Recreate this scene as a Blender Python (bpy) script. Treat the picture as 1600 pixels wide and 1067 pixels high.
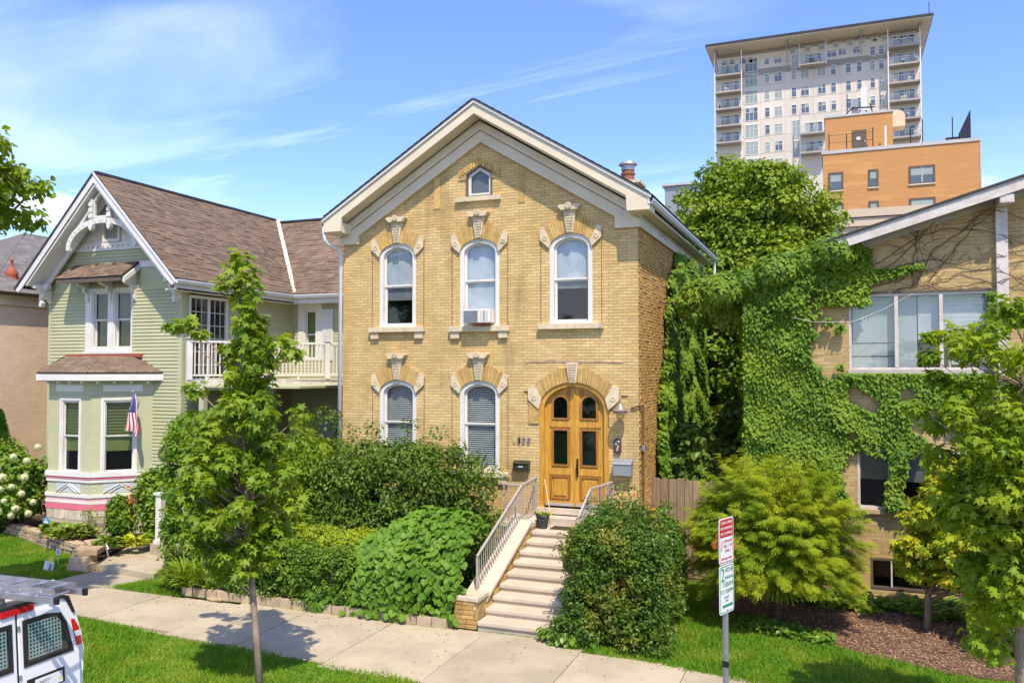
import bpy, math, random
import numpy as np
from mathutils import Vector, Matrix, Euler

for o in list(bpy.data.objects): bpy.data.objects.remove(o)
SC = bpy.context.scene
COL = SC.collection
R = math.radians
random.seed(7); RNG = np.random.default_rng(11)

# ------------------------------------------------------------------ camera
cd = bpy.data.cameras.new('camera'); cam = bpy.data.objects.new('camera', cd); COL.objects.link(cam)
cam.location = (0, 0, 4.75); cam.rotation_euler = (R(91.93), 0, R(21.4))
cd.sensor_width = 36; cd.lens = 36*1290/1600; cd.clip_start = .1; cd.clip_end = 5000
SC.camera = cam

# ------------------------------------------------------------------ light
SUN_DIR = Vector((-.62, 1, -1.85)).normalized()          # the way the light travels
sl = bpy.data.lights.new('sun', 'SUN'); sun = bpy.data.objects.new('sun', sl); COL.objects.link(sun)
sun.rotation_euler = SUN_DIR.to_track_quat('-Z', 'Y').to_euler()
sl.energy = 3.25; sl.angle = R(.6); sl.color = (1, .895, .725)
W = bpy.data.worlds.new('World'); SC.world = W; W.use_nodes = True
wn, wl = W.node_tree.nodes, W.node_tree.links
wn.clear()
def N(nt, kind, **kw):
    n = nt.nodes.new(kind)
    for k, v in kw.items():
        if k in n.bl_rna.properties: setattr(n, k, v)
        else: n.inputs[k.replace('_', ' ')].default_value = v
    return n
wt = W.node_tree
sky = N(wt, 'ShaderNodeTexSky', sky_type='NISHITA', sun_disc=False)
sky.sun_elevation = math.asin(-SUN_DIR.z)
sky.sun_rotation = math.atan2(-SUN_DIR.x, -SUN_DIR.y)
sky.air_density = 1.0; sky.dust_density = .35; sky.ozone_density = 2.2
hs = N(wt, 'ShaderNodeHueSaturation', Saturation=1.34, Value=1.0)
hs.inputs['Hue'].default_value = .521
wl.new(sky.outputs[0], hs.inputs['Color'])
tc = N(wt, 'ShaderNodeTexCoord')
sep = N(wt, 'ShaderNodeSeparateXYZ'); wl.new(tc.outputs['Generated'], sep.inputs[0])
def mth(nt, op, a, b=None, clamp=False):
    n = nt.nodes.new('ShaderNodeMath'); n.operation = op; n.use_clamp = clamp
    for i, x in enumerate((a, b)):
        if x is None: continue
        if isinstance(x, (int, float)): n.inputs[i].default_value = x
        else: nt.links.new(x, n.inputs[i])
    return n.outputs[0]
# wispy cirrus on a high flat layer
zz = mth(wt, 'MAXIMUM', sep.outputs[2], .03)
cx = mth(wt, 'DIVIDE', sep.outputs[0], mth(wt, 'ADD', zz, .12)); cy = mth(wt, 'DIVIDE', sep.outputs[1], mth(wt, 'ADD', zz, .12))
cmb = N(wt, 'ShaderNodeCombineXYZ'); wl.new(cx, cmb.inputs[0]); wl.new(cy, cmb.inputs[1])
mp = N(wt, 'ShaderNodeMapping'); mp.inputs['Rotation'].default_value = (0, 0, R(50)); mp.inputs['Scale'].default_value = (.42, 1.55, 1); mp.inputs['Location'].default_value = (5.2, 1.1, 0)
wl.new(cmb.outputs[0], mp.inputs[0])
n1 = N(wt, 'ShaderNodeTexNoise', Scale=1.15, Detail=9.0, Roughness=.56, Distortion=.55); wl.new(mp.outputs[0], n1.inputs['Vector'])
r1 = N(wt, 'ShaderNodeMapRange'); r1.inputs[1].default_value = .47; r1.inputs[2].default_value = .84; wl.new(n1.outputs[0], r1.inputs[0])
mp2 = N(wt, 'ShaderNodeMapping'); mp2.inputs['Scale'].default_value = (.3, .3, 1); mp2.inputs['Location'].default_value = (1.7, .3, 0)
wl.new(cmb.outputs[0], mp2.inputs[0])
n2 = N(wt, 'ShaderNodeTexNoise', Scale=1.6, Detail=3.0); wl.new(mp2.outputs[0], n2.inputs['Vector'])
r2 = N(wt, 'ShaderNodeMapRange'); r2.inputs[1].default_value = .38; r2.inputs[2].default_value = .66; wl.new(n2.outputs[0], r2.inputs[0])
cir = mth(wt, 'MULTIPLY', r1.outputs[0], r2.outputs[0])
# low heaped cumulus near the horizon
mp3 = N(wt, 'ShaderNodeMapping'); mp3.inputs['Scale'].default_value = (1, 1, 1.9); mp3.inputs['Location'].default_value = (2.95, 1.4, .1)
wl.new(tc.outputs['Generated'], mp3.inputs[0])
n3 = N(wt, 'ShaderNodeTexNoise', Scale=7.5, Detail=7.0, Roughness=.55); wl.new(mp3.outputs[0], n3.inputs['Vector'])
low = N(wt, 'ShaderNodeMapRange'); low.inputs[1].default_value = .185; low.inputs[2].default_value = .10; low.inputs[3].default_value = 0; low.inputs[4].default_value = .115; wl.new(sep.outputs[2], low.inputs[0])
cum = N(wt, 'ShaderNodeMapRange'); cum.inputs[1].default_value = .59; cum.inputs[2].default_value = .64
wl.new(mth(wt, 'ADD', n3.outputs[0], low.outputs[0]), cum.inputs[0])
lowm = N(wt, 'ShaderNodeMapRange'); lowm.inputs[1].default_value = .21; lowm.inputs[2].default_value = .16; wl.new(sep.outputs[2], lowm.inputs[0])
cumf = mth(wt, 'MULTIPLY', cum.outputs[0], lowm.outputs[0])
fac = mth(wt, 'MAXIMUM', mth(wt, 'MULTIPLY', cir, 1.1), mth(wt, 'MULTIPLY', cumf, .9), True)
fac = mth(wt, 'ADD', mth(wt, 'MULTIPLY', fac, .84), .07)
mx = N(wt, 'ShaderNodeMixRGB'); wl.new(fac, mx.inputs[0]); wl.new(hs.outputs[0], mx.inputs[1]); mx.inputs[2].default_value = (6.6, 7.2, 8.3, 1)
bg = N(wt, 'ShaderNodeBackground', Strength=.15); wl.new(mx.outputs[0], bg.inputs[0])
wo = N(wt, 'ShaderNodeOutputWorld'); wl.new(bg.outputs[0], wo.inputs[0])
SC.view_settings.view_transform = 'Standard'; SC.view_settings.look = 'None'
SC.view_settings.exposure = .93; SC.view_settings.gamma = 1
SC.cycles.max_bounces = 6; SC.cycles.transparent_max_bounces = 8; SC.cycles.diffuse_bounces = 3; SC.cycles.glossy_bounces = 3
SC.cycles.use_denoising = True
SC.cycles.sample_clamp_indirect = 6

# ------------------------------------------------------------------ materials
def mat(name, c1, c2=None, scale=4., rough=.75, bump=0., bscale=60., var=0., metal=0., stretch=(1, 1, 1), lo=.35, hi=.65, spec=.4, stain=None, coat=0.):
    m = bpy.data.materials.new(name); m.use_nodes = True; nt = m.node_tree; L = nt.links
    b = nt.nodes['Principled BSDF']; b.inputs['Roughness'].default_value = rough; b.inputs['Metallic'].default_value = metal
    b.inputs['Specular IOR Level'].default_value = spec
    if coat: b.inputs['Coat Weight'].default_value = coat; b.inputs['Coat Roughness'].default_value = .08
    g = nt.nodes.new('ShaderNodeNewGeometry')
    mpn = N(nt, 'ShaderNodeMapping'); mpn.inputs['Scale'].default_value = stretch; L.new(g.outputs['Position'], mpn.inputs[0])
    c2 = c2 or tuple(x*.85 for x in c1)
    n = N(nt, 'ShaderNodeTexNoise', Scale=scale, Detail=5.0, Roughness=.6); L.new(mpn.outputs[0], n.inputs['Vector'])
    mr = N(nt, 'ShaderNodeMapRange'); mr.inputs[1].default_value = lo; mr.inputs[2].default_value = hi; L.new(n.outputs[0], mr.inputs[0])
    mix = N(nt, 'ShaderNodeMixRGB'); L.new(mr.outputs[0], mix.inputs[0]); mix.inputs[1].default_value = (*c1, 1); mix.inputs[2].default_value = (*c2, 1)
    col = mix.outputs[0]
    if stain:
        sc_, sstr, scol, samt, slo = stain
        mp_ = N(nt, 'ShaderNodeMapping'); mp_.inputs['Scale'].default_value = sstr; L.new(g.outputs['Position'], mp_.inputs[0])
        sn = N(nt, 'ShaderNodeTexNoise', Scale=sc_, Detail=6.0, Roughness=.65); L.new(mp_.outputs[0], sn.inputs['Vector'])
        smr = N(nt, 'ShaderNodeMapRange'); smr.inputs[1].default_value = slo; smr.inputs[2].default_value = slo+.16; smr.inputs[4].default_value = samt; L.new(sn.outputs[0], smr.inputs[0])
        sm = N(nt, 'ShaderNodeMixRGB'); L.new(smr.outputs[0], sm.inputs[0]); L.new(col, sm.inputs[1]); sm.inputs[2].default_value = (*scol, 1); col = sm.outputs[0]
    if var:
        oi = nt.nodes.new('ShaderNodeObjectInfo')
        rr = mth(nt, 'FRACT', mth(nt, 'ADD', oi.outputs['Random'], g.outputs['Random Per Island']))
        v = mth(nt, 'ADD', mth(nt, 'MULTIPLY', rr, 2*var), 1-var)
        h = N(nt, 'ShaderNodeHueSaturation'); L.new(v, h.inputs['Value']); L.new(col, h.inputs['Color'])
        r2_ = mth(nt, 'FRACT', mth(nt, 'MULTIPLY', rr, 7.31)); L.new(mth(nt, 'ADD', mth(nt, 'MULTIPLY', r2_, .4*var), 1-.2*var), h.inputs['Saturation'])
        L.new(mth(nt, 'ADD', mth(nt, 'MULTIPLY', mth(nt, 'FRACT', mth(nt, 'MULTIPLY', rr, 13.7)), .06*var), .5-.03*var), h.inputs['Hue'])
        col = h.outputs[0]
    L.new(col, b.inputs['Base Color'])
    if bump:
        bn = N(nt, 'ShaderNodeTexNoise', Scale=bscale, Detail=4.0); L.new(mpn.outputs[0], bn.inputs['Vector'])
        bp = N(nt, 'ShaderNodeBump', Strength=bump, Distance=.02); L.new(bn.outputs[0], bp.inputs['Height']); L.new(bp.outputs[0], b.inputs['Normal'])
    return m

def leafmat(name, c1, c2, c3=None, trans=.35, rough=.5, patch=1.2, lo=.42, hi=.62):
    """leaf colour: each leaf between c1 and c2, whole patches leaning to c3"""
    kk = (1.38, 1.18, 1.0); c1, c2 = (tuple(x*y for x, y in zip(c, kk)) for c in (c1, c2)); c3 = tuple(x*y for x, y in zip(c3, kk)) if c3 else None
    m = bpy.data.materials.new(name); m.use_nodes = True; nt = m.node_tree; L = nt.links
    b = nt.nodes['Principled BSDF']; b.inputs['Roughness'].default_value = rough; b.inputs['Specular IOR Level'].default_value = .25
    g = nt.nodes.new('ShaderNodeNewGeometry'); oi = nt.nodes.new('ShaderNodeObjectInfo')
    rr = mth(nt, 'FRACT', mth(nt, 'ADD', oi.outputs['Random'], g.outputs['Random Per Island']))
    mix = N(nt, 'ShaderNodeMixRGB'); L.new(rr, mix.inputs[0]); mix.inputs[1].default_value = (*c1, 1); mix.inputs[2].default_value = (*c2, 1)
    col = mix.outputs[0]
    if c3:
        n = N(nt, 'ShaderNodeTexNoise', Scale=patch, Detail=3.0); L.new(g.outputs['Position'], n.inputs['Vector'])
        mr = N(nt, 'ShaderNodeMapRange'); mr.inputs[1].default_value = lo; mr.inputs[2].default_value = hi; mr.inputs[4].default_value = .85; L.new(n.outputs[0], mr.inputs[0])
        m3 = N(nt, 'ShaderNodeMixRGB'); L.new(mr.outputs[0], m3.inputs[0]); L.new(col, m3.inputs[1]); m3.inputs[2].default_value = (*c3, 1); col = m3.outputs[0]
    L.new(col, b.inputs['Base Color'])
    t = nt.nodes.new('ShaderNodeBsdfTranslucent')
    hv = N(nt, 'ShaderNodeHueSaturation', Saturation=1.1, Value=1.5); hv.inputs['Hue'].default_value = .485; L.new(col, hv.inputs['Color']); L.new(hv.outputs[0], t.inputs[0])
    ms = nt.nodes.new('ShaderNodeMixShader'); ms.inputs[0].default_value = trans; L.new(b.outputs[0], ms.inputs[1]); L.new(t.outputs[0], ms.inputs[2])
    L.new(ms.outputs[0], nt.nodes['Material Output'].inputs[0])
    return m

def glassmat(name, tint=(.75, .8, .8), refl=1.0, rough=.02):
    m = bpy.data.materials.new(name); m.use_nodes = True; nt = m.node_tree; L = nt.links; nt.nodes.remove(nt.nodes['Principled BSDF'])
    t = nt.nodes.new('ShaderNodeBsdfTransparent'); t.inputs[0].default_value = (*tint, 1)
    gl = nt.nodes.new('ShaderNodeBsdfGlossy'); gl.inputs['Roughness'].default_value = rough; gl.inputs[0].default_value = (1, 1, 1, 1)
    fr = nt.nodes.new('ShaderNodeLayerWeight'); fr.inputs[0].default_value = .5
    n = N(nt, 'ShaderNodeTexNoise', Scale=2.2, Detail=2.0); g = nt.nodes.new('ShaderNodeNewGeometry'); L.new(g.outputs['Position'], n.inputs['Vector'])
    bp = N(nt, 'ShaderNodeBump', Strength=.12, Distance=.02); L.new(n.outputs[0], bp.inputs['Height']); L.new(bp.outputs[0], gl.inputs['Normal'])
    f = mth(nt, 'ADD', mth(nt, 'MULTIPLY', mth(nt, 'POWER', fr.outputs[1], 3.5), .8*refl), .035*refl, True)
    ms = nt.nodes.new('ShaderNodeMixShader'); L.new(f, ms.inputs[0]); L.new(t.outputs[0], ms.inputs[1]); L.new(gl.outputs[0], ms.inputs[2])
    L.new(ms.outputs[0], nt.nodes['Material Output'].inputs[0])
    return m

M = {}
M['brick'] = mat('cream_brick', (.63, .455, .20), (.53, .36, .135), 1.3, .85, .35, 90, var=.12, stain=(1.1, (1.6, 1, .35), (.30, .20, .085), .62, .56))
M['brick_side'] = mat('rough_orange_brick', (.60, .36, .11), (.48, .26, .07), 1.6, .9, .5, 60, var=.17, stain=(1.2, (1, 1, .5), (.22, .13, .05), .75, .58))
M['mortar'] = mat('lime_mortar', (.44, .31, .14), (.33, .22, .09), 3, .95, .4, 80)
M['mortar_pale'] = mat('pale_mortar', (.55, .44, .25), (.45, .35, .19), 3, .95, .4, 80)
M['brick_buff'] = mat('buff_brick', (.50, .35, .15), (.40, .26, .10), 1.3, .85, .35, 70, var=.16, stain=(1.1, (1, 1, .5), (.30, .23, .12), .5, .55))
M['hood'] = mat('yellow_hood_brick', (.56, .37, .13), (.43, .27, .085), 6, .85, .35, 60, var=.14)
M['stone'] = mat('carved_limestone', (.66, .55, .37), (.54, .44, .28), 7, .85, .3, 50, stain=(6, (1, 1, .6), (.17, .13, .09), .7, .58))
M['cream'] = mat('cream_paint', (.70, .61, .44), (.62, .53, .375), 1.5, .55, .05, 30, stain=(2.5, (1, 1, 2), (.42, .36, .25), .35, .58))
M['white'] = mat('white_paint', (.70, .67, .61), (.62, .59, .52), 2, .5, .04, 30)
M['whitecool'] = mat('white_vinyl', (.68, .68, .67), (.62, .62, .61), 2, .4)
M['green'] = mat('sage_clapboard_paint', (.45, .445, .26), (.395, .39, .225), .8, .6, .05, 30, var=.045, stain=(3, (1, 1, .5), (.30, .36, .19), .35, .6))
M['greenflat'] = mat('sage_trim_paint', (.455, .46, .28), (.405, .41, .24), 1.2, .6)
M['pink'] = mat('pink_paint', (.68, .16, .22), (.60, .13, .18), 3, .6)
M['palepink'] = mat('pale_pink_paint', (.68, .42, .42), (.62, .38, .36), 3, .6)
M['shingle'] = mat('brown_shingle', (.20, .136, .09), (.138, .095, .065), 2.5, .95, .5, 140, var=.18, stain=(.5, (1, 1, 1), (.23, .155, .11), .5, .5))
M['darkroof'] = mat('dark_shingle', (.05, .048, .05), (.035, .034, .036), 3, .9, .4, 120, var=.15)
M['greyroof'] = mat('grey_shingle', (.20, .18, .165), (.15, .135, .125), 2.5, .95, .5, 120, var=.2)
M['wood'] = mat('varnished_oak', (.60, .33, .05), (.43, .21, .028), 3, .35, .1, 30, stretch=(7, 7, .8), coat=.35, stain=(2.5, (2, 1, .8), (.30, .11, .015), .5, .57))
M['wooddark'] = mat('oak_moulding', (.38, .16, .03), (.28, .11, .02), 3, .4, .1, 30, stretch=(7, 7, .8), coat=.3)
M['plank'] = mat('weathered_fence_wood', (.36, .26, .155), (.24, .165, .095), 2.2, .9, .5, 40, var=.22, stretch=(9, 9, .7))
M['concrete'] = mat('sidewalk_concrete', (.44, .365, .25), (.37, .305, .205), 1.0, .92, .35, 140, var=.08, lo=.42, hi=.6, stain=(2.6, (1, 1, 1), (.29, .235, .17), .6, .58))
M['step'] = mat('step_concrete', (.58, .49, .38), (.48, .40, .30), 1.5, .9, .3, 120, var=.06, stain=(3.2, (1, 1, 2.5), (.30, .235, .165), .65, .57))
M['asphalt'] = mat('asphalt', (.055, .055, .055), (.04, .04, .04), 3, .9, .5, 150)
M['soil'] = mat('dark_soil', (.075, .045, .025), (.04, .025, .015), 9, .98, .8, 50)
M['mulchbase'] = mat('mulch_ground', (.16, .085, .045), (.09, .045, .025), 14, .98, .9, 60)
M['mulch'] = mat('mulch_chip', (.40, .25, .16), (.26, .155, .095), 3, .95, 0, var=.45)
M['turf'] = mat('turf_ground', (.15, .22, .025), (.11, .17, .018), 1.6, .95, .5, 60, stain=(1.2, (1, 1, 1), (.22, .20, .06), .5, .6))
M['dark'] = mat('dark_interior', (.018, .019, .021), (.03, .03, .032), 1.5, .8)
M['iron'] = mat('black_iron', (.02, .02, .02), None, 5, .5, metal=.4)
M['metal'] = mat('galvanised_metal', (.42, .42, .42), (.33, .33, .33), 12, .42, metal=.7)
M['railpaint'] = mat('pale_rail_paint', (.42, .39, .35), (.33, .30, .26), 20, .55, .1, 40)
M['alu'] = mat('aluminium', (.62, .62, .64), (.50, .50, .52), 8, .3, metal=.85)
M['vanwhite'] = mat('white_car_paint', (.78, .78, .78), (.76, .76, .76), 2, .25, coat=.8, stain=(1.5, (1, 1, 1), (.62, .60, .57), .25, .55))
M['black'] = mat('black_rubber', (.015, .015, .016), None, 5, .45)
M['blackpaint'] = mat('black_paint', (.02, .02, .022), None, 5, .3)
M['redlens'] = mat('red_lens', (.55, .012, .015), (.45, .01, .012), 5, .15, coat=.8)
M['city'] = mat('far_city_ground', (.22, .19, .15), (.15, .14, .11), .05, .95)
M['clearlens'] = mat('clear_lens', (.75, .68, .66), None, 5, .15, coat=.8)
M['glass'] = glassmat('window_glass', (.90, .92, .92), 1.1)
M['glassdim'] = glassmat('screened_glass', (.72, .73, .73), .9, .04)
M['glassdark'] = glassmat('dark_glass', (.52, .56, .56), 1.3)
M['shade'] = mat('roller_shade', (.62, .65, .67), (.48, .52, .55), 2.2, .8, lo=.4, hi=.6)
M['blind'] = mat('venetian_slat', (.62, .64, .60), None, 3, .6)
M['greenblind'] = mat('olive_cellular_blind', (.50, .62, .20), (.43, .54, .16), 3, .8)
M['curtain'] = mat('dark_green_curtain', (.10, .15, .075), (.055, .085, .045), 14, .9, stretch=(4, 4, .3))
M['shadegrey'] = mat('grey_vertical_shade', (.46, .50, .50), (.40, .44, .44), .9, .8)
M['trimgrey'] = mat('grey_taupe_paint', (.45, .40, .34), (.38, .34, .29), 3, .7)
M['beam'] = mat('flaking_white_beam_paint', (.60, .545, .50), (.48, .42, .37), 5, .7, .1, 30, stain=(6, (1, 1, .5), (.25, .19, .15), .6, .6))
M['towerwall'] = mat('precast_panel', (.62, .56, .47), (.55, .49, .41), .12, .8, var=.05)
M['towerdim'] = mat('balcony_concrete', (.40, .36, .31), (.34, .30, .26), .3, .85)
M['towerglass'] = mat('tower_glass', (.055, .075, .10), (.11, .13, .15), .35, .12, spec=.8)
M['towerpale'] = mat('curtained_and_reflecting_glass', (.32, .37, .34), (.24, .29, .27), .5, .3)
M['orangebrick'] = mat('orange_brick', (.50, .25, .088), (.45, .22, .075), 2.2, .85, 0, stretch=(.35, .35, 6), lo=.38, hi=.62, stain=(.5, (.6, .6, 4), (.62, .33, .12), .55, .5))
M['coping'] = mat('metal_coping', (.48, .46, .43), None, 2, .5)
M['ledge'] = mat('pinkish_repair_mortar', (.52, .36, .24), (.30, .19, .11), 8, .9)
M['bronze'] = mat('brown_bronze_frame', (.12, .085, .055), None, 2, .5)
M['beige'] = mat('beige_stucco', (.58, .46, .33), (.53, .42, .30), .5, .85)
M['tanwall'] = mat('painted_tan_brick', (.74, .55, .37), (.66, .48, .32), 1.0, .8, .2, 30, var=.05)
M['terracotta'] = mat('terracotta', (.36, .09, .045), (.28, .07, .035), 6, .7)
M['bark'] = mat('grey_brown_bark', (.36, .275, .19), (.22, .165, .115), 9, .95, .7, 45, stretch=(1, 1, .35))
M['barkdark'] = mat('dark_twig_bark', (.075, .05, .03), (.045, .03, .02), 9, .95, .5, 45)
M['vine'] = mat('bare_vine_stem', (.15, .085, .05), (.10, .055, .035), 9, .95)
M['wallstone'] = mat('stacked_sandstone', (.48, .34, .21), (.34, .235, .145), 4, .95, .7, 30, var=.2)
M['edging'] = mat('tan_edging_block', (.46, .36, .24), (.36, .275, .18), 5, .95, .5, 40, var=.14)
M['rubble'] = mat('yellow_rubble_brick', (.52, .34, .12), (.36, .225, .075), 4, .95, .7, 30, var=.25)
M['basestone'] = mat('pale_split_stone', (.58, .49, .36), (.42, .34, .24), 3.5, .9, .8, 18, var=.18)
M['terrac'] = mat('brown_flue_tile', (.28, .10, .05), None, 6, .7)
M['signwhite'] = mat('sign_white', (.72, .74, .73), (.66, .68, .67), 8, .4)
M['signred'] = mat('sign_red', (.50, .02, .03), (.42, .02, .03), 8, .4)
M['signgreen'] = mat('sign_green', (.012, .25, .15), None, 8, .4)
M['flagred'] = mat('flag_red', (.50, .03, .05), None, 8, .8)
M['flagwhite'] = mat('flag_white', (.74, .72, .72), None, 8, .8)
M['flagblue'] = mat('flag_blue', (.03, .04, .20), None, 8, .8)
M['mailgrey'] = mat('grey_mailbox_metal', (.30, .32, .32), None, 8, .45, metal=.3)
M['mailgreen'] = mat('dark_olive_mailbox_metal', (.045, .05, .03), None, 8, .4, metal=.3)
M['pot'] = mat('charcoal_pot', (.05, .05, .055), None, 8, .6)
M['copper'] = mat('brown_enamel', (.09, .045, .03), None, 8, .35, coat=.3)
M['lampmetal'] = mat('aged_lamp_metal', (.42, .33, .27), (.30, .22, .17), 10, .4, metal=.5)
M['yellow'] = mat('yellow_plastic', (.70, .62, .08), None, 8, .5)
M['blueplate'] = mat('blue_plastic', (.05, .22, .36), None, 8, .5)
# foliage
M['L_maple'] = leafmat('young_maple_leaf', (.145, .255, .022), (.075, .165, .012), (.20, .31, .03), .42, .45, 1.6)
M['L_maple2'] = leafmat('bright_maple_leaf', (.165, .285, .02), (.09, .19, .013), (.22, .32, .025), .45, .45, 1.3)
M['L_tree'] = leafmat('ash_leaf', (.14, .245, .022), (.07, .15, .013), (.19, .30, .03), .3, .5, .8)
M['L_dark'] = leafmat('dark_shrub_leaf', (.075, .15, .02), (.12, .20, .028), (.045, .105, .016), .25, .4, 1.5)
M['L_hedge'] = leafmat('hedge_leaf', (.075, .175, .018), (.045, .12, .014), (.12, .225, .025), .25, .35, 2.2)
M['L_right'] = leafmat('right_hedge_leaf', (.07, .155, .02), (.04, .10, .014), (.17, .19, .035), .22, .35, 1.5, .5, .7)
M['L_yew'] = leafmat('column_hedge_leaf', (.105, .225, .02), (.055, .15, .014), (.15, .28, .025), .25, .5, 2)
M['L_lime'] = leafmat('lime_hedge_leaf', (.28, .37, .025), (.18, .30, .02), (.15, .24, .02), .3, .5, 2.4, .5, .65)
M['L_big'] = leafmat('round_vine_leaf', (.080, .19, .015), (.048, .135, .012), (.10, .22, .02), .2, .55, 2)
M['L_ivy'] = leafmat('ivy_leaf', (.105, .215, .02), (.05, .135, .013), (.16, .27, .025), .28, .55, 1.3)
M['L_cyp'] = leafmat('golden_cypress_spray', (.22, .34, .02), (.10, .20, .014), (.29, .37, .02), .28, .6, 1.5, .42, .62)
M['L_jap'] = leafmat('golden_maple_leaf', (.29, .36, .02), (.15, .27, .016), (.36, .33, .03), .35, .5, 2.2, .5, .66)
M['L_hosta'] = leafmat('hosta_leaf', (.12, .22, .03), (.08, .17, .025), (.32, .36, .08), .2, .45, 9, .5, .6)
M['L_hostay'] = leafmat('golden_hosta_leaf', (.36, .44, .03), (.26, .36, .025), None, .25, .45)
M['L_day'] = leafmat('daylily_blade', (.16, .28, .03), (.085, .19, .02), (.22, .32, .05), .3, .5, 6)
M['L_grass'] = leafmat('grass_blade', (.115, .27, .014), (.065, .185, .010), (.19, .29, .03), .3, .6, 1.1, .46, .66)
M['L_hydr'] = leafmat('hydrangea_leaf', (.10, .215, .025), (.06, .15, .018), (.17, .27, .03), .25, .4, 3)
M['bloom'] = mat('cream_bloom', (.72, .72, .42), (.60, .64, .33), 20, .8, .9, 45)
M['L_arb'] = leafmat('arborvitae_spray', (.05, .13, .018), (.03, .09, .012), None, .2, .5)
M['L_brown'] = leafmat('brown_dead_sprig', (.42, .17, .03), (.30, .11, .02), None, .2, .6)
M['L_roseorange'] = leafmat('orange_bloom', (.60, .30, .06), (.50, .18, .05), None, .2, .6)

# ------------------------------------------------------------------ objects
OFF = {}                       # world offset of each object's origin
def linkobj(name, data, parent=None, loc=None):
    o = bpy.data.objects.new(name, data); COL.objects.link(o)
    if parent is not None:
        o.parent = parent; p = OFF[parent.name]
        l = Vector(loc) if loc is not None else p
        o.location = l-p; OFF[o.name] = l
    else:
        l = Vector(loc) if loc is not None else Vector((0, 0, 0)); o.location = l; OFF[o.name] = l
    return o
def tag(o, label=None, cat=None, group=None, kind=None):
    if label: o['label'] = label
    if cat: o['category'] = cat
    if group: o['group'] = group
    if kind: o['kind'] = kind
    return o
def thing(name, label, cat, loc=(0, 0, 0), group=None):
    return tag(linkobj(name, None, None, loc), label, cat, group)

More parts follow.
